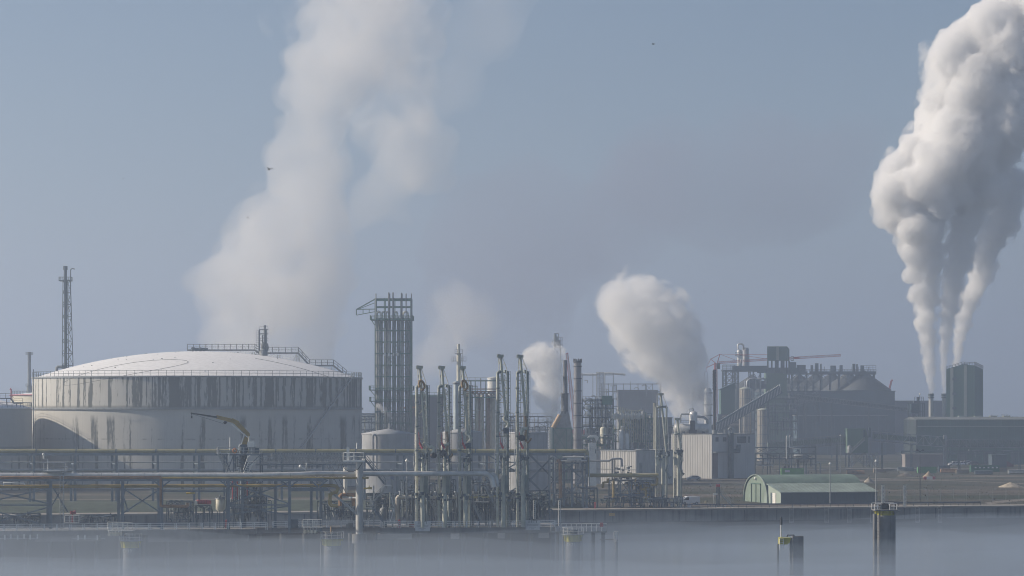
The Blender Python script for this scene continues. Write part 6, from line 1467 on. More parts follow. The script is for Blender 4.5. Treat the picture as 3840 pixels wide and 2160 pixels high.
MB().bx(WX(2970,d),WX(3011,d),d-.9,d+.9,-2,WZ(2010,d)).build('pile', PILE, t); MB().bx(WX(2914,d),WX(2921,d),d-.3,d+.3,-2,WZ(2040,d)).bx(WX(2962,d),WX(2970,d),d-.5,d+.5,-2,WZ(2016,d)).build('guide_pile', PILE, t)
MB().ext([F(2923,2041,-.7),F(2923,2016,-.7),F(2965,2016,-.7),F(2960,2034,-.7),F(2950,2041,-.7)], (0,1.4,0)).bx(WX(2921,d),WX(2939,d),d-.9,d+.8,WZ(2042,d),WZ(2015,d)).build('bracket', DYEL, t)
MB().tube(F(2929,2016), F(2929,1967), .085, 8).build('pole', WHITE, t); MB().tube(F(2930,1968), F(2930,1942), .17, 8).ball(tuple(F(2930,1940)), .12).build('lantern', BLACK, t)
MB().ladder(F(2929,2062,-1), F(2929,2020,-1), (.28,0,0), .05, .3).build('ladder', RW, t); MB().path([F(2950,2013,-.5),F(2952,2006,-.5),F(2976,2006,-.5),F(2978,2013,-.5)], .08, 6).build('bollard', BLACK, t)
# ---------------------------------------------------------------- barn on the quay
ax = V3((math.cos(.2637), math.sin(.2637), 0)); ay = V3((-ax.y, ax.x, 0))
d0 = 668; C0 = V3((WX(2928,d0), d0, GZ))
t = thing('quonset_barn', 'green arched barn with a lean-to along its water side and pale end doors', 'barn', tuple(C0+ax*12))
GRN = M('barn_green', (.17,.225,.18), .65, 0, .12, .15, streak=.1); GRNR = M('barn_roof_green', (.16,.22,.17), .55, .1, .35, .25, streak=.35); GRNL = M('lean_to_roof', (.235,.29,.25), .6, 0, .3, .25, streak=.3); BWALL = M('barn_dark_wall', (.055,.085,.095), .7, 0, .15, .2, streak=.1)
def B(u, v, z): return C0+ax*u+ay*v+V3((0,0,z))
Lb, wl, wa, ha = 24.3, 8.4, 16.6, 6.5
def archpts(u, off=0, n=22): return [B(u, wl+wa/2-(wa/2+off)*math.cos(math.pi*i/n), 2.2*min(1,1)*(1 if 0 < i < n else 0)*0+(ha+off)*math.sin(math.pi*i/n)**.78) for i in range(n+1)]
g = archpts(0); g2 = archpts(Lb*.985)
MB().add(g, [tuple(range(len(g)))]).build('end_wall', GRN, t); MB().add(g2, [tuple(range(len(g2)-1,-1,-1))]).build('end_wall', GRN, t)
o0, o1 = archpts(-.25,.12), archpts(Lb,.12); n = len(o0)
MB().add(o0+o1, [(i,i+1,n+i+1,n+i) for i in range(n-1)], True).build('arched_roof', GRNR, t)
b = MB()
for a, c in zip(o0, o0[1:]): b.beam(a, c, .22, .22)
b.build('roof_trim', GRNL, t)
MB().add([B(0,0,0),B(Lb,0,0),B(Lb,0,2.75),B(0,0,2.75)], [(0,1,2,3)]).add([B(Lb,0,0),B(Lb,wl,0),B(Lb,wl,4.4),B(Lb,0,2.75)], [(0,1,2,3)]).build('lean_to_wall', BWALL, t)
MB().add([B(0,wl,0),B(0,0,0),B(0,0,2.75),B(0,wl,4.4)], [(0,1,2,3)]).build('lean_to_end', M('lean_to_pale', (.30,.36,.31), .65, 0, .1, .3), t)
MB().ext([B(-.3,-.4,2.72),B(-.3,wl+.8,4.55),B(-.3,wl+.8,4.7),B(-.3,-.4,2.87)], ax*(Lb+.5)).build('lean_to_roof', GRNL, t)
b = MB()
for i in range(1, 20):
    u = Lb*i/20
    b.beam(B(u,-.45,2.9), B(u,wl+.7,4.72), .06, .05)
b.build('roof_seam', M('roof_seam', (.17,.21,.18), .6), t)
b = MB()
for i in range(1, 16): u = Lb*i/16; b.bx(0,0,0,0,0,0) if False else b.beam(B(u,-.03,0), B(u,-.03,2.7), .08, .05)
b.build('wall_seam', M('wall_seam', (.10,.13,.14), .6), t)
MB().tube(B(-.2,-.5,2.75), B(Lb+.2,-.5,2.75), .09, 6).tube(B(Lb*.5,-.45,2.7), B(Lb*.5,-.2,0), .06, 6).build('gutter', GREY, t)
f = lambda u, z, e=-.08: B(e, u, z)
dr = MB().ext([f(3.2,0),f(5.3,0),f(5.3,2.6),f(3.2,2.6)], ax*-.06).build('door', WHITE, t); MB().ext([f(5.35,0),f(6.6,0),f(6.6,2.6),f(5.35,2.6)], ax*-.06).build('door', BWALL, t)
b = MB()
for a, c in ((f(wl+5.2,0,-.1),f(wl+5.2,4.5,-.1)),(f(wl+11.6,0,-.1),f(wl+11.6,4.5,-.1)),(f(wl+5.2,4.5,-.1),f(wl+11.6,4.5,-.1)),(f(wl+8.4,0,-.1),f(wl+8.4,4.5,-.1))): b.beam(a, c, .16)
b.build('door_frame', DG, t); MB().ext([f(wl+.6,0,-.1),f(wl+2.6,0,-.1),f(wl+2.6,2.6,-.1),f(wl+.6,2.6,-.1)], ax*-.05).build('door', GRNL, t); MB().ball(tuple(f(wl+wa/2+.2,5.7,-.2)), .35).build('lamp', WHITE, t)
# ---------------------------------------------------------------- quay furniture
for i, px in enumerate((2955,3087,3172,3258,3428,3512)):
    d = dq(px)-.25; F = F_(d)
    b = MB()
    for e in (-8,6): b.path([F(px+e+14,1960), F(px+e+14,1908), F(px+e+11,1902), F(px+e+5,1900), F(px+e-1,1902), F(px+e-5,1907,1.8)], .05, 5)
    for k in range(12): b.tube(F(px+6,1911+k*4.4), F(px+20,1911+k*4.4), .035, 4)
    single(b, 'quay_ladder', M('quay_ladder_paint', (.45,.44,.40), .6, 0, .2, 2), ['hooped quay ladder below the gable end of the barn lean-to', 'hooped quay ladder under the middle of the barn', 'hooped quay ladder under the eastern half of the barn', 'hooped quay ladder half behind the tall yellow collared dolphin', 'hooped quay ladder just right of the white ladder board', 'last hooped quay ladder toward the open grass'][i], 'ladder', 'hooped ladders on the quay wall')
for px, y0, y1, lab in ((3311,1903,1819,'white upright ladder board behind the tall yellow collared dolphin'),(3393,1902,1819,'white upright ladder board standing clear on the quay edge')):
    d = 651; b = MB().bx(WX(px-6,d),WX(px-1,d),d,d+.12,WZ(y0,d),WZ(y1,d)).bx(WX(px+3.5,d),WX(px+6,d),d,d+.12,WZ(y0,d),WZ(y1,d))
    for k in range(17): z = WZ(y1+1+k*5.1,d); b.bx(WX(px-1,d),WX(px+3.5,d),d+.02,d+.1,z-.07,z+.07)
    single(b, 'ladder_board', M('ladder_board_white', (.66,.62,.55), .6), lab, 'ladder', 'white ladder boards on the quay')
b = MB(); x0, x1 = WX(2560,648), WX(3680,660)
b.beam((x0,qy(x0)+3.5,GZ+.75), (x1,qy(x1)+3.5,GZ+.75), .12, .3)
for i in range(40): x = x0+(x1-x0)*i/39; b.beam((x,qy(x)+3.5,GZ), (x,qy(x)+3.5,GZ+.8), .1)
single(b, 'guard_rail', M('guard_rail_dark', (.06,.08,.11), .6), 'dark blue guard rail along the quay in front of the barn', 'guard rail')
t = thing('wire_fence', 'thin grey mesh fence with slim posts on the grass right of the barn', 'fence', (WX(3640,690),690,GZ)); b = MB()
def fy(x): return 692+.27*(x-WX(3400,690))
x0, x1 = WX(3330,690), WX(3900,690)
for i in range(12):
    x = x0+(x1-x0)*i/11; MB().beam((x,fy(x),GZ), (x,fy(x),GZ+2.9), .09).build('post', GALV, t)
for h in (2.8,1.5,.2): b.beam((x0,fy(x0),GZ+h), (x1,fy(x1),GZ+h), .035)
b.build('wire', GALV, t)
b = MB(); x0, x1 = WX(2590,780), WX(2790,780)
for i in range(10): x = x0+(x1-x0)*i/9; b.beam((x,770,GZ), (x,770,GZ+2.2), .08)
for h in (2.15,1.1): b.beam((x0,770,GZ+h), (x1,770,GZ+h), .04)
single(b, 'wire_fence', GALV, 'thin wire fence on the grass between the van and the barn', 'fence')
for px, py, d, yb, lab, kind in ((3113,1737,668,1890,'lamp post with a bright head rising from behind the barn lean-to roof',0),(3285,1727,668,1890,'tall lamp post with a white bell lamp beside the end of the barn',0),(3450,1692,700,1885,'black double armed lamp post on the grass behind the fence',1),(3151,1632,1000,1752,'slim distant lamp post in front of the green transfer house',0),(1526,1725,500,1960,'pale slim lamp post on the jetty left of the first loading arm',0)):
    x = WX(px,d); zb = GZ if d > 560 else DZ; t = thing('lamp_post', lab, 'lamp post', (x,d,zb)); m_ = BLACK if kind else GALV
    MB().tube((x,d,zb), (x,d,WZ(py,d)), .13, 8, .08).build('pole', m_, t)
    if kind:
        for s in (-1,1): MB().beam((x,d,WZ(py+3,d)), (x+s*.7,d,WZ(py-2,d)+.3), .12, .1).box((x+s*.75,d,WZ(py-4,d)), (.5,.3,.25)).build('lamp', BLACK, t)
    else: MB().lathe((x,d,WZ(py,d)), [(.3,-.25),(.34,-.1),(.14,.15),(.01,.3)], 10).build('lamp', WHITE, t)
# ---------------------------------------------------------------- vehicles
GLASS = M('vehicle_glass', (.03,.04,.05), .15, 0, .1, 1)
TYRE = M('tyre', (.02,.02,.02), .8)
def car(name, label, loc, rz, col, L=4.4, H=1.5, Wd=1.8, van=False, group=None):
    t = thing(name, label, 'van' if van else 'car', (0,0,0), group)
    h = L/2
    if van: pr = [(-h,.35),(h,.35),(h,.95),(h-.25,1.05),(h-1.25,H-.15),(h-1.6,H),(-h+.1,H),(-h,H-.2)]
    else: pr = [(-h,.35),(h,.35),(h,.8),(h-.9,.95),(h-1.7,H-.02),(-h+1.0,H),(-h+.15,.98),(-h,.85)]
    def side(y, k=1): return [(x,y,z) for x, z in pr]
    MB().ext([(x,-Wd/2,z) for x, z in pr], (0,Wd,0)).build('body', M('car_'+name+str(int(col[0]*100)), col, .3, 0, .05, 1), t)
    b = MB()
    if van: gl = [[(h-1.3,1.05),(h-.55,1.05),(h-1.3,H-.22),(h-1.5,H-.18),(h-1.9,H-.18),(h-1.9,1.05)]]
    else: gl = [[(h-1.1,.98),(h-1.75,H-.1),(-.25,H-.1),(-.25,.98)],[(-.35,.98),(-.35,H-.1),(-h+1.0,H-.1),(-h+.5,.98)]]
    for y in (-Wd/2-.015, Wd/2+.003):
        for q in gl: MB().ext([(x,y,z) for x, z in q], (0,.012,0)).build('window', GLASS, t)
    q = (h-1.25,H-.18) if van else (h-1.68,H-.1); p = (h-.3,1.1) if van else (h-.95,1.0)
    MB().ext([(p[0]+.03,-Wd/2+.12,p[1]),(q[0]+.03,-Wd/2+.2,q[1]),(q[0]+.03,Wd/2-.2,q[1]),(p[0]+.03,Wd/2-.12,p[1])], (.012,0,.012)).build('windscreen', GLASS, t)
    for x in (-h+.8, h-.85):
        for y in (-Wd/2+.1, Wd/2-.1): 
            w_ = MB().tube((x,y-.11,.33), (x,y+.11,.33), .33, 14).build('wheel', TYRE, t); MB().tube((x,y-.118,.33), (x,y+.118,.33), .19, 10).build('rim', GALV, w_)
    for y in (-Wd/2+.3, Wd/2-.3): MB().box((h+.01,y,.75), (.04,.34,.16)).build('headlight', WHITE, t)
    t.location = loc; t.rotation_euler = (0,0,rz); return t
car('van', 'white panel van facing left parked behind the slim loading arm', (WX(2585,668),668,GZ), math.pi+.25, (.72,.72,.72), 4.6, 1.9, 1.9, True)
car('parked_car', 'silver car parked at the corner of the pale hall', (WX(2600,905),905,GZ), math.pi+.2, (.42,.43,.44))
G2 = 'cars parked under the conveyor bridge'
for i, (px, d, c, rz, lab) in enumerate(((3577,1150,.7,3.3,'white car at the western end of the parked row, largest in view'),(3608,1158,.7,3.25,'second white car in the parked row'),(3622,1172,.7,3.2,'third white car tucked behind the second in the parked row'),(3650,1160,.1,3.2,'dark car at the eastern end of the parked row'),(3532,1180,.06,3.2,'black car parked west of the white row beside the lattice mast'))):
    car('parked_car', lab, (WX(px,d),d,GZ), rz, (c,c,c*1.02), 4.5, 1.65, group=G2)
def container(label, px0, px1, y0, d, col, sign=False):
    x0, x1 = WX(px0,d), WX(px1,d); z1 = WZ(y0,d); t = thing('shipping_container', label, 'container', ((x0+x1)/2,d,GZ)); b = MB(); n = int((x1-x0)/.28)
    m_ = M('container_'+str(int(col[1]*100))+str(int(px0)), col, .6, 0, .15, 1, streak=.15)
    b.bx(x0,x1,d+.05,d+2.4,GZ+.1,z1-.1)
    for i in range(n): b.bx(x0+.12+i*(x1-x0-.2)/n, x0+.12+(i+.5)*(x1-x0-.2)/n, d, d+.06, GZ+.2, z1-.18)
    b.build('wall', m_, t)
    b = MB()
    for x in (x0+.06, x1-.06): b.beam((x,d+.02,GZ), (x,d+.02,z1), .14)
    for z in (GZ+.1,z1-.08): b.beam((x0,d+.02,z), (x1,d+.02,z), .16)
    b.build('frame', m_, t)
    if sign: MB().bx(x0+1.2,x0+2.9,d-.05,d-.01,GZ+1.0,GZ+1.75).build('panel', SIGN, t)
    return t
container('bright green ribbed container with a pale panel behind the barn roof', 2930, 3015, 1756, 976, (.10,.36,.06), True)
container('green skip container beside the gravel heap', 3442, 3512, 1750, 1010, (.08,.26,.08))
t = container('dark green cabin container with small white windows right of the gravel heap', 3640, 3748, 1744, 1030, (.05,.16,.09))
for i in range(6): px = 3655+i*16; MB().bx(WX(px,1030),WX(px+7,1030),1029.94,1029.99,WZ(1756,1030),WZ(1751,1030)).build('window', WHITE, t)
container('dark blue container next to the green skip', 3520, 3562, 1746, 1030, (.05,.08,.10))
def heap(label, px, d, wpx, h, col, seed):
    rnd = random.Random(seed); b = MB(); n = 20; m_ = 6; r = wpx/2*d/FPX; x = WX(px,d); vs = []; fs = []
    for k in range(m_):
        for i in range(n):
            a = 2*math.pi*i/n; rr = r*(1-k/m_)*(1+rnd.uniform(-.12,.12)); vs.append((x+rr*math.cos(a), d+rr*.8*math.sin(a), GZ-.1+h*(k/m_)**.9+rnd.uniform(-.05,.05)*h))
    vs.append((x,d,GZ+h))
    for k in range(m_-1):
        for i in range(n): fs.append((k*n+i,k*n+(i+1) % n,(k+1)*n+(i+1) % n,(k+1)*n+i))
    for i in range(n): fs.append(((m_-1)*n+i,(m_-1)*n+(i+1) % n,m_*n))
    single(b.add(vs, fs, True), 'gravel_heap', M('heap_'+str(seed), col, .95, 0, .35, .6, bump=.1), label, 'heap')
heap('pointed tan gravel heap behind the red and white barrier', 3482, 950, 46, 2.0, (.30,.24,.16), 1)
heap('low pale sand mound near the frame edge', 3788, 822, 96, 1.5, (.38,.33,.25), 2)
heap('pale rubble heap behind the end of the barn', 3258, 880, 40, 1.6, (.30,.27,.22), 3)
heap('dark earth heap steaming on the waste ground', 3395, 960, 70, 1.4, (.10,.085,.065), 4)
plume('steam_plume', 'faint grey smoke drifting off the dark earth heap', [(3420,1782,4),(3400,1774,10),(3378,1766,14),(3360,1758,12)], 957, .09, G, n=30, core=.3, vox=.15, disp=((1.2,.5),), seed=22)
t = thing('road_barrier', 'red and white road barrier on the grass', 'barrier', tuple(W(3487,1798,915))); d = 915
for i, px in enumerate((3470,3481,3492,3503)):
    MB().bx(WX(px-5,d),WX(px+5,d),d,d+.5,GZ,WZ(1787,d)).build('panel', WHITE if i in (1,2) else RED, t)
t = thing('tent', 'dull red tent shed beside the cabin container', 'tent', tuple(W(3772,1752,1105))); d = 1105
MB().ext([W(3742,1750,d),W(3802,1750,d),W(3800,1742,d),W(3772,1727,d),W(3745,1742,d)], (0,6,0)).build('cover', M('tent_red', (.20,.07,.08), .8), t)
# dirt roads crossing the waste ground
def road(pts, w_, name, mat, z):
    vs = []; 
    for i, (px, py) in enumerate(pts):
        d = gd(py); vs += [(WX(px,d), d-w_/2, z), (WX(px,d), d+w_/2, z)]
    struct(MB().add(vs, [(2*i,2*i+2,2*i+3,2*i+1) for i in range(len(pts)-1)]), name, mat)
RD = M('dirt_road', (.17,.15,.125), .95, 0, .3, .1)
road([(2560,1808),(3000,1806),(3300,1800),(3500,1800),(3900,1815)], 9, 'dirt_road', RD, GZ-.035); road([(3250,1795),(3500,1789),(3900,1786)], 6, 'dirt_road', M('dirt_road_dark', (.17,.15,.13), .95, 0, .3, .1), GZ-.03); road([(2900,1765),(3200,1757),(3500,1756),(3900,1760)], 12, 'road', M('grey_road', (.16,.155,.15), .95, 0, .2, .1), GZ-.025)
road([(3700,1888),(3760,1880),(3860,1872)], 11, 'path', RD, GZ-.032); road([(-100,1872),(700,1872),(1500,1872)], 5, 'quay_road', RD, GZ-.033)
# ---------------------------------------------------------------- jetty clutter
d = 500; F = F_(d)
def obj1(name, label, cat, mb, mat, group=None): return single(mb, name, mat, label, cat, group)
def vessel(label, px, y0, y1, rpx, d, mat, z0=DZ):
    r = rpx*d/FPX; x = WX(px,d); zt = WZ(y0,d); zb = WZ(y1,d); t = thing('filter_vessel', label, 'pressure vessel', (x,d,z0))
    MB().lathe((x,d,0), [(r*.5,zb-.3),(r,zb+.1),(r,zt-.3),(r*.7,zt-.05),(.01,zt)], 20).build('shell', mat, t)
    b = MB()
    for a in (.5,2.6,4.7): b.beam((x+r*.8*math.cos(a),d+r*.8*math.sin(a),z0), (x+r*.8*math.cos(a),d+r*.8*math.sin(a),zb+.2), .12)
    b.build('leg', STEEL, t); MB().tube((x,d,zt-.1), (x,d,zt+.5), .15, 8).build('nozzle', GALV, t); return t
t = vessel('cream filter vessel with a flanged lid left of the crane tower', 826, 1868, 1912, 17, 493, CREAM)
b = MB()
for i in range(7): p = V3((WX(826,493)+.7*math.cos(i*.9),493+.7*math.sin(i*.9),WZ(1864,493))); b.ball(tuple(p), .13)
b.lathe((WX(826,493),493,WZ(1868,493)), [(.85,-.1),(.85,.05),(.01,.1)], 18).build('lid', GREY, t)
vessel('smooth grey green vessel between the second and third loading arms', 1686, 1876, 1916, 10, 500, M('vessel_pale', (.40,.42,.38), .6, 0, .15, 1)); vessel('small grey vessel at the foot of the zigzag stair', 1437, 1903, 1945, 13, 500, GREY)
t = thing('pump_unit', 'red pump unit with ribbed cover left of the cream filter vessel', 'pump', (WX(760,495),495,DZ)); d = 495
MB().hcyl(W(738,1882,d), W(790,1884,d), .36, 12).build('cover', RED, t)
b = MB()
for i in range(7): b.tube(W(745+i*6,1882,d)+V3((-.05,0,0)), W(745+i*6,1882,d)+V3((.05,0,0)), .42, 12)
b.build('rib', M('dark_red', (.25,.04,.05), .5), t); MB().bx(WX(733,d),WX(790,d),d-.5,d+.6,WZ(1897,d),WZ(1893,d)).build('base', STEEL, t); b = MB()
for px in (736,762,787):
    for dy in (-.4,.5): b.beam((WX(px,d),d+dy,DZ), (WX(px,d),d+dy,WZ(1897,d)), .1)
b.build('leg', STEEL, t); pipes(MB(), 736, 788, 1899, 1950, d-.2, 14, (.05,.14), .6, 301).build('pipework', STEEL, t); MB().bx(WX(731,d),WX(741,d),d-.5,d+.5,WZ(1895,d),WZ(1877,d)).build('cabinet', WHITE, t)
t = thing('fire_monitor', 'small railed platform with a dark red fire monitor at the left end', 'fire monitor', (WX(272,498),498,DZ)); d = 498
MB().bx(WX(246,d),WX(298,d),d-1,d+1,DZ+.6,DZ+.8).build('platform', GALV, t); MB().rail([(WX(246,d),d-1,DZ+.8),(WX(298,d),d-1,DZ+.8),(WX(298,d),d+1,DZ+.8)], 1.2, .8, .04, 2).build('railing', RW, t)
MB().tube((WX(272,d),d,DZ+.8), (WX(272,d),d,DZ+2.3), .14, 8).box((WX(274,d),d,DZ+2.5), (1.0,.4,.5), .3).tube((WX(272,d),d,DZ+2.5), (WX(285,d),d-.6,DZ+2.9), .12, 8).build('nozzle', M('dark_red', (.25,.04,.05), .5), t)
for px, py, lab in ((1497,1930,'bright red cabinet at the foot of the leaning frame'),(849,1925,'red extinguisher cover beside the crane tower post'),(2232,1902,'slim red hydrant on the quay under the rack end')):
    d = 494 if px < 2000 else 640; c = W(px,py,d); zb = DZ if px < 2000 else GZ
    obj1('fire_cabinet', lab, 'fire cabinet', MB().box((c.x,d,zb+.6), (.5 if px < 2000 else .35,.5,1.2)).lathe((c.x,d,zb+1.2), [(.25,0),(.22,.15),(.01,.25)], 10), RED)
t = thing('manifold', 'pale horizontal manifold pipe with valves behind the loading arms', 'manifold', (WX(1600,502),502,DZ)); d = 502; F = F_(d)
MB().path([F(1490,1950), F(1490,1870), F(1494,1864), F(1502,1863), F(1730,1864)], .38, 10).build('header', M('manifold_cream', (.52,.49,.42), .55, 0, .2, .8, streak=.3), t)
MB().tube(F(1735,1866), F(1900,1860), .2, 8).build('header', M('pale_yellow_pipe', (.48,.42,.14), .5), t); MB().tube(F(1905,1858), F(1990,1858), .22, 8).build('header', WHITE, t)
rnd = random.Random(5)
for i in range(22):
    px = 1500+i*23+rnd.uniform(-4,4); p = F(px,1864); b = MB()
    b.tube(p+V3((0,0,-.5)), p+V3((0,0,.9)), .16, 8); b.box((p.x,p.y-.1,p.z+.3), (.5,.5,.25)); b.lathe((p.x,p.y,p.z+.95), [(.3,0),(.3,.06),(.05,.1)], 10); b.tube((p.x,p.y,DZ), p, .14, 6)
    b.build('valve', STEEL if i % 3 else GALV, t)
for i, m_ in enumerate((STEEL, GALV, STEEL, ARMD)):
    pipes(MB(), 1480, 2040, 1845, 1952, 500+i*1.5, 60, (.05,.16), 5, 120+i).build('small_pipework', m_, t)
for p, q, lab in (((1605,1865),(1652,1952),'steep handrailed stair between the first and second loading arms'),((1762,1868),(1806,1955),'steep handrailed stair right of the third loading arm'),((1815,1822),(1880,1935),'long handrailed stair left of the taller loading arms')):
    d = 498.5; single(MB().stair(W(*p,d), W(*q,d), (0,.45,0)), 'steel_stair', GALV, lab, 'stair', 'steel stairs among the loading arms')
d = 501; t = thing('valve_deck', 'raised grating deck with railings right of the third loading arm', 'platform', (WX(1800,d),d,DZ)); z = WZ(1880,d)
MB().bx(WX(1755,d),WX(1835,d),d-1,d+3,z-.2,z).build('deck', GALV, t); MB().rail([(WX(1755,d),d-1,z),(WX(1835,d),d-1,z),(WX(1835,d),d+3,z)], 1.2, .9, .04, 2).build('railing', GALV, t); b = MB()
for px in (1758,1795,1832): b.beam((WX(px,d),d-.5,DZ), (WX(px,d),d-.5,z), .2)
b.build('post', STEEL, t)
for i, (px, py, w_, h, mt_, lab) in enumerate(((1305,1950,14,14,'g','pale cabinet near the foot of the fat column'),(1360,1952,12,20,'s','dark cabinet right of the fat column foot'),(608,1950,16,20,'g','grey switch cabinet behind the railing left of the pump unit'),(1105,1945,26,34,'s','dark louvred cabinet behind the jetty rack post'),(1315,1940,18,18,'g','grey control box beside the side column'),(1545,1950,22,14,'r','faded red crate by the first loading arm'),(350,1955,14,12,'g','small grey box by the left rack posts'),(95,1948,12,13,'s','small dark box at the far left of the jetty'))):
    d = 494+(i % 3); c = W(px,py,d); b = MB().box((c.x,d,DZ+h*.023*.9), (w_*.046,.7,h*.046)).box((c.x,d,DZ+h*.046*.9+.03), (w_*.05,.8,.07)); b.box((c.x-w_*.01,d-.37,DZ+h*.02), (w_*.018,.04,h*.03))
    single(b, 'cabinet', {'g':GREY,'s':STEEL,'r':M('faded_red', (.4,.2,.18), .7)}[mt_], lab, 'cabinet')
t = thing('leaning_frame', 'white A-frame ladder stand at the left corner of the loading platform', 'frame', (WX(1475,493),493,DZ)); d = 493; F = F_(d)
MB().beam(F(1462,1960), F(1462,1848), .12).beam(F(1478,1960), F(1478,1848), .12).beam(F(1463,1850), F(1478,1905), .09).beam(F(1463,1958), F(1478,1905), .09).beam(F(1462,1908), F(1478,1908), .1).build('frame', WHITE, t); MB().bx(WX(1459,d),WX(1464,d),d,d+.2,WZ(1905,d),WZ(1846,d)).build('board', M('cream_board', (.6,.55,.4), .6), t)
t = thing('warning_sign', 'tall narrow sign panel with a white pictogram plate near the stair', 'sign', (WX(1467,500),500,DZ)); d = 500; F = F_(d)
MB().bx(WX(1463,d),WX(1472,d),d,d+.08,WZ(1777,d),WZ(1759,d)).build('plate', SIGN, t); MB().bx(WX(1464,d),WX(1477,d),d,d+.08,WZ(1800,d),WZ(1777,d)).build('panel', M('blue_panel', (.2,.23,.33), .6), t); MB().beam(F(1478,1960,.1), F(1478,1765,.1), .1).build('post', GALV, t); MB().ball(tuple(F(1467,1764,-.05)), .1, 1, .4, 1).bx(WX(1465.5,d),WX(1468.5,d),d-.04,d,WZ(1773,d),WZ(1767,d)).build('pictogram', INK, t)
for px, py, lab in ((1387,1831,'yellow hoist block hanging right of the fat pale column'),(722,1849,'yellow hoist block on the runway beam above the pump unit')):
    d = 497 if px > 1000 else 490; c = W(px,py,d); single(MB().box(tuple(c), (.75,.4,.36)).tube(c+V3((-.3,0,0)), c+V3((-1.1,0,-.02)), .14, 8).tube(c, c+V3((-.15,0,.6)), .04, 5), 'hoist', YEL, lab, 'hoist', 'yellow hoist blocks')
# quay process skid behind the sheds' front
t = unit('pipe_skid', 'dark cross braced pipe skid on the quay left of the lattice loading arm', 2284, 2452, 1800, 1906, 648, [1802,1856], 4, (0,4), 61, PB, (STEEL,GALV,OCH), 24, cat='pipe skid', brace=1)
F = F_(647)
MB().path([F(2205,1728), F(2284,1728), F(2296,1720), F(2327,1720), F(2332,1724), F(2333,1750)], .22, 8).build('pale_pipe', PG, t); MB().path([F(2330,1779), F(2462,1779)], .26, 8).build('silver_pipe', SILVER, t)
MB().path([F(2466,1790), F(2465,1812), F(2460,1818), F(2440,1818)], .26, 8).path([F(2282,1793), F(2278,1808), F(2262,1810), F(2260,1830)], .26, 8).build('yellow_pipe', OCH, t)
b = MB()
for px in (2296,2306): b.beam(F(px,1802,.2), F(px,1722,.2), .28)
for i in range(26): b.box(tuple(F(2308+rnd.uniform(0,58),rnd.uniform(1748,1800),rnd.uniform(-.5,1))), (rnd.uniform(.2,.7),.5,rnd.uniform(.2,.6)), rnd.random())
b.build('valve', STEEL, t); MB().rail([F(2310,1800,-.4), F(2360,1800,-.4), F(2452,1800,-.4)], 1.1, 1.2, .04, 1).rail([F(2312,1765,-.4), F(2356,1765,-.4)], 1.1, 1, .04, 1).build('upper_railing', GALV, t)
for i, m_ in enumerate((STEEL, GALV, STEEL)): pipes(MB(), 2250, 2560, 1862, 1908, 645+i, 46, (.05,.15), 3, 140+i).build('small_pipework', m_, t)
t = thing('gangway_tower', 'slim quay tower with a stair at its side right of the white van', 'access tower', (WX(2695,652),652,GZ)); F = F_(652)
b = MB().mast((WX(2692,652),652,GZ), F(2692,1826), .7, 12, .06); b.build('tower', STEEL, t); MB().stair(F(2700,1850), F(2756,1908), (0,.4,0)).build('stair', GALV, t); MB().bx(WX(2674,652),WX(2690,652),651.6,652.4,WZ(1856,652),WZ(1850,652)).tube(F(2675,1900), F(2675,1850), .06, 5).build('sign_panel', WHITE, t); MB().box(tuple(F(2693,1821)), (.9,.5,.6)).build('monitor', RED, t)
b = MB()
for i in range(6): x = WX(2664+i*11,651); b.lathe((x,651,GZ), [(.2,0),(.14,.3),(.22,.4),(.01,.5)], 8)
single(b, 'hose_reel', GALV, 'row of small pale hose couplings at the foot of the slim quay tower', 'hose coupling')
for px, s in ((2520,'H1'),(2584,'H2')):
    d = 648; c = W(px,1905,d); t = thing('berth_sign', 'small white quay sign reading '+s, 'sign', tuple(c)); MB().box((c.x,d,GZ+.55), (.75,.06,.9)).build('board', SIGN, t); lettering('lettering', s, (c.x,d-.05,GZ+.6), .6, M('sign_blue', (.05,.08,.3), .6), t)
b = MB(); px = 2294; d = dq(px)-.2; single(b.bx(WX(2284,d),WX(2306,d),d-.03,d+.05,WZ(1935,d),WZ(1924,d)), 'wall_plate', M('ochre_plate', (.5,.3,.06), .6), 'small ochre plate on the quay wall below the pipe skid', 'sign')
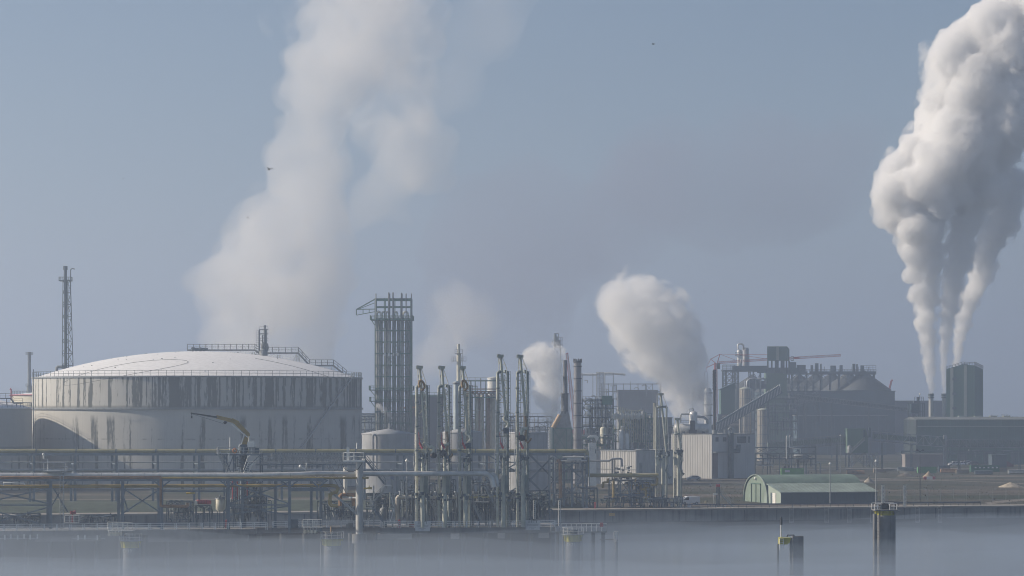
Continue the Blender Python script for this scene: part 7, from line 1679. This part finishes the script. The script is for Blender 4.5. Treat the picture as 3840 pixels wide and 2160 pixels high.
# ---------------------------------------------------------------- people in white overalls
def person(label, px, d, face, pose, held=None):
    x = WX(px,d); t = thing('person', label, 'person', (x,d,GZ), 'people in white overalls')
    J = {'hip':(0,0,.95),'chest':(0,.02,1.32),'neck':(0,.0,1.5),'head':(0,-.03,1.66),'top':(0,-.02,1.76)}
    for s, k in ((-1,'l'),(1,'r')):
        st = pose.get('stride',.12)*s; J['k'+k] = (s*.11,-.04+st*.5,.5); J['a'+k] = (s*.12,st,.09); J['t'+k] = (s*.13,st-.17,.03)
        J['s'+k] = (s*.2,0,1.42); a = pose.get(k,(.28,-.02,1.12,.27,-.14,.88)); J['e'+k] = (s*a[0],a[1],a[2]); J['w'+k] = (s*a[3],a[4],a[5])
        for f in range(5):
            o = (f-2)*.018; ln = (.05,.085,.095,.09,.07)[f]; q = J['w'+k]; J['p%d'%f+k] = (q[0]+(o if f else -s*.03), q[1]-.02+(0 if f else -.02), q[2]-.07); u = J['p%d'%f+k]; J['f%d'%f+k] = (u[0]+o*.4, u[1]-.025, u[2]-ln)
    names = list(J); idx = {n_: i for i, n_ in enumerate(names)}
    E_ = [('hip','chest'),('chest','neck'),('neck','head'),('head','top')]
    for k in 'lr':
        E_ += [('hip','k'+k),('k'+k,'a'+k),('a'+k,'t'+k),('chest','s'+k),('s'+k,'e'+k),('e'+k,'w'+k)]
        for f in range(5): E_ += [('w'+k,'p%d'%f+k),('p%d'%f+k,'f%d'%f+k)]
    me = bpy.data.meshes.new('body'); me.from_pydata([J[n_] for n_ in names], [(idx[a], idx[c]) for a, c in E_], []); o = bpy.data.objects.new('body', me); COL.objects.link(o); o.parent = t; ORG[o.name] = ORG[t.name]
    m_ = o.modifiers.new('skin','SKIN'); rad = {'hip':.17,'chest':.185,'neck':.06,'head':.105,'top':.08}
    for n_ in names:
        r = rad.get(n_) or {'k':.085,'a':.055,'t':.045,'s':.075,'e':.055,'w':.038,'p':.012,'f':.009}[n_[0]]; sv = me.skin_vertices[0].data[idx[n_]]; sv.radius = (r, r*.8 if n_ in ('hip','chest') else r); sv.use_root = n_ == 'hip'
    o.modifiers.new('sub','SUBSURF').levels = 1; o.modifiers['sub'].render_levels = 1; me.materials.append(M('white_overall', (.66,.66,.63), .85, 0, .1, 4))
    off = ORG[t.name]
    def at(b_, name, mat): return b_.build(name, mat, t)
    at(MB().ball((off.x,off.y-.135,off.z+1.64), .07, .9, .35, 1.2, 10, 8).ball((off.x,off.y-.165,off.z+1.635), .016).ball((off.x-.03,off.y-.155,off.z+1.665), .011).ball((off.x+.03,off.y-.155,off.z+1.665), .011).ball((off.x,off.y-.156,off.z+1.60), .02, 1, .4, .3), 'face', M('skin', (.45,.28,.2), .6))
    at(MB().lathe((off.x,off.y-.02,off.z+1.72), [(.15,0),(.13,.03),(.115,.08),(.06,.13),(.01,.14)], 14), 'helmet', WHITE)
    at(MB().ball((off.x-.12,off.y-.1+pose.get('stride',.12)*-1,off.z+.045), .06, .8, 1.9, .7).ball((off.x+.12,off.y-.1+pose.get('stride',.12),off.z+.045), .06, .8, 1.9, .7), 'boots', BLACK)
    t.rotation_euler = (0,0,face); return t
person('person in white overalls walking between the lattice arm and the slim arm', 2504, 650, 1.0, {'stride':.2})
person('person in white overalls with one arm raised at the slim loading arm', 2527, 649, -.9, {'r':(.3,-.2,1.25,.22,-.38,1.5),'stride':.06})
person('person in white overalls half hidden beside the lattice loading arm', 2461, 649, .3, {'stride':.04})
# ---------------------------------------------------------------- birds
def bird(label, px, py, span, d, ang, flap, mat, tilt=0, group='birds in the sky'):
    s = span*d/FPX/2; c = W(px,py,d); t = thing('bird', label, 'bird', tuple(c), group)
    b = MB(); n = 8; rings = [(-.62,.02),(-.5,.06),(-.2,.12),(.1,.12),(.3,.075),(.42,.07),(.5,.04),(.6,.01)]
    vs = [(c.x+y*s, c.y+r*s*math.cos(k*math.pi/4), c.z+r*s*math.sin(k*math.pi/4)) for y, r in rings for k in range(n)]
    b.add(vs, [(i*n+k,i*n+(k+1) % n,(i+1)*n+(k+1) % n,(i+1)*n+k) for i in range(len(rings)-1) for k in range(n)], True)
    for e in (-1,1):
        P_ = [(0,0),(.45,flap*.5),(1.0,flap*.28)]; pts = []
        for (u, h), (f0, f1) in zip(P_, ((.22,-.16),(.24,-.1),(-.05,-.14))):
            pts.append((c.x+f0*s, c.y+e*u*s, c.z+h*s+.03*s)); pts.append((c.x+f1*s, c.y+e*u*s, c.z+h*s))
        b.add(pts, [(0,2,3,1),(2,4,5,3)]); b.add([(p[0],p[1],p[2]-.03*s) for p in pts], [(1,3,2,0),(3,5,4,2)])
    b.ext([(c.x-.5*s,c.y-.03*s,c.z),(c.x-.85*s,c.y-.13*s,c.z),(c.x-.85*s,c.y+.13*s,c.z),(c.x-.5*s,c.y+.03*s,c.z)], (0,0,.02*s))
    vv = b.v; b.v = []
    ca, sa = math.cos(ang), math.sin(ang); ct, st_ = math.cos(tilt), math.sin(tilt)
    for v in vv:
        x, y, z = v[0]-c.x, v[1]-c.y, v[2]-c.z; y, z = y*ct-z*st_, y*st_+z*ct
        b.v.append((c.x+x*ca-y*sa, c.y+x*sa+y*ca, c.z+z))
    b.build('body', mat, t); return t
DB = M('bird_dark', (.03,.03,.035), .8); WB = M('bird_white', (.6,.6,.6), .8)
ord_ = ['first','second','third','fourth','fifth','sixth','seventh']
bird('largest dark gull with raised wings in front of the big soft plume', 1009, 636, 36, 420, 1.3, .9, DB, .2)
bird('dark bird high in the clear blue above the middle of the plant', 2449, 166, 22, 500, .6, .7, DB, .3)
bird('lone tiny dark bird over the flare tower side of the sky', 462, 671, 11, 600, .3, .5, DB)
bird('tiny dark bird just below the largest gull, higher of three', 990, 710, 10, 600, 1.2, .4, DB); bird('tiny dark bird below the largest gull, left of three', 981, 732, 11, 600, 1.3, .3, DB); bird('tiny dark bird below the largest gull, right of three', 1009, 736, 11, 600, .5, .6, DB)
bird('upper bird of the close pair at the left edge of the soft plume', 929, 816, 14, 600, .9, .8, DB); bird('lower bird of the close pair at the left edge of the soft plume', 934, 821, 12, 600, 1.4, .4, DB)
bird('small dark bird low in front of the soft plume above the tank vent', 1027, 1103, 10, 600, 1.0, .6, DB)
bird('white gull flying over the top of the middle steam cloud', 2473, 1070, 12, 560, 1.2, .5, WB); bird('tiny white gull right of the middle steam cloud', 2641, 1094, 9, 700, 1.2, .5, DB)
for i, (px, py) in enumerate(((2951,804),(2967,805),(2979,806),(2995,803),(3007,800),(3032,799),(3047,798))): bird(ord_[i]+' bird from the left in the line flying toward the steam cloud', px, py, 9, 900, .9+.1*i, .2+.1*(i % 3), DB, 0, 'line of birds')
bird('tiny bird left of the western steam stem, higher of two', 3357, 1025, 8, 900, .8, .4, DB); bird('tiny bird left of the western steam stem, lower of two', 3413, 970, 8, 900, 1.1, .4, DB)
bird('white gull skimming low in front of the dark pipe rack', 2866, 1697, 9, 620, 1.2, .4, WB); bird('black bird gliding over the pale roof of the big round tank', 432, 1378, 14, 780, .7, .6, DB)
bird('white bird perched on the ladder board tip', 3397, 1815, 6, 650, 1.2, .05, WB)

# ---------------------------------------------------------------- more jetty plant, scrub and stored material
def skid(label, x0, x1, y0, y1, d, n, seed):
    rn = random.Random(seed); t = thing('pipework_skid', label, 'pipework', (WX((x0+x1)/2,d),d,DZ if d < 560 else GZ))
    for i, m_ in enumerate((STEEL, GALV, PB)): pipes(MB(), x0, x1, y0, y1, d+i*.8, n, (.05,.15), 2.5, seed*3+i).build('pipework', m_, t)
    b = MB()
    for i in range(n//2):
        p = W(rn.uniform(x0,x1), rn.uniform(y0,y1), d+rn.uniform(-.3,2)); b.lathe(tuple(p), [(.22,0),(.22,.12),(.07,.16),(.07,.4),(.24,.42),(.24,.47)], 8)
    b.tube(W(x0,(y0+y1)/2,d), W(x1,(y0+y1)/2,d), .06, 5); b.build('valve', STEEL, t)
    b = MB(); z = WZ(y1,d)
    for px in (x0,x1): b.beam(W(px,y1,d-.5), W(px,y0,d-.5), .12)
    b.beam(W(x0,y0,d-.5), W(x1,y0,d-.5), .12); b.beam(W(x0,(y0+y1)/2,d-.5), W(x1,(y0+y1)/2,d-.5), .1); b.build('frame', STEEL, t)
skid('low tangle of dark pipes and valves at the far left of the jetty', 10, 150, 1925, 1962, 493, 18, 401)
skid('low pipework with valves between the left rack posts', 300, 440, 1930, 1962, 493, 16, 402)
skid('pipe and valve cluster between the rusty riser pipe and the pump unit', 625, 725, 1880, 1958, 495, 26, 403)
skid('dense pipe cluster under the crane tower', 862, 1000, 1860, 1955, 496, 40, 404)
skid('pipe and valve cluster left of the fat pale column', 1190, 1330, 1880, 1955, 499, 34, 405)
skid('tall pipe cluster under the zigzag stair', 1375, 1480, 1850, 1950, 501, 30, 406)
skid('tall pipe cluster behind the first and second loading arms', 1500, 1700, 1800, 1945, 504, 46, 407)
skid('tall pipe cluster behind the third and fourth loading arms', 1730, 1900, 1800, 1945, 505, 44, 408)
skid('pipe cluster behind the easternmost jetty loading arm', 1920, 2060, 1840, 1945, 505, 34, 409)
skid('quay pipe cluster below the end of the tall rack', 2070, 2230, 1830, 1905, 646, 34, 410)
b = MB(); rn = random.Random(77)
for i in range(2600):
    py = 1750+140*rn.random()**.8; px = rn.uniform(2540,3900); d = gd(py)+rn.uniform(-4,4)
    if d < 690 and 2760 < px < 3330: continue
    x = WX(px,d); h = rn.uniform(.08,.24)*(2.2 if rn.random() < .03 else 1)
    for k in range(3):
        a = rn.uniform(0,6.3); q = Vector((h*.9*math.cos(a), h*.9*math.sin(a), h*rn.uniform(.6,1.1))); u = Vector((-math.sin(a),math.cos(a),0))*h*.5
        b.add([(x-u.x,d-u.y,GZ-.06),(x+u.x,d+u.y,GZ-.06),(x+q.x,d+q.y,GZ+q.z)], [(0,1,2)])
struct(b, 'scrub', M('dry_scrub', (.12,.11,.065), .95, 0, .4, .3), 'stuff')
for i, (px, py, k, lab) in enumerate(((3398,1766,0,'pile of dark pipes lying left of the green skip container'),(3560,1772,0,'pile of dark pipes lying right of the gravel heap'),(3610,1776,1,'stack of timber beams in front of the cabin container'),(3690,1779,0,'pile of rusty pipes below the cabin container'),(3755,1768,1,'stack of pale beams beside the red tent'),(3815,1776,0,'pile of grey pipes near the right frame edge'),(3300,1772,1,'low stack of beams right of the rubble heap'),(3210,1778,0,'short pile of pipes behind the barn roof'))):
    d = gd(py); b = MB(); x = WX(px,d)
    if k == 0:
        for r in range(3):
            for j in range(6-r): b.tube((x-3,d+j*.5+r*.25,GZ+.25+r*.43), (x+3,d+j*.5+r*.25,GZ+.25+r*.43), .25, 7)
    else:
        for r in range(4):
            for j in range(5): b.bx(x-2.2,x+2.2,d+j*.42,d+j*.42+.36,GZ+.02+r*.34,GZ+.02+r*.34+.3)
    single(b, 'pipe_pile' if k == 0 else 'beam_stack', (STEEL, RUST, GREY)[i % 3] if k == 0 else M('timber', (.28,.22,.15), .8), lab, 'material stack', 'stored material on the waste ground')
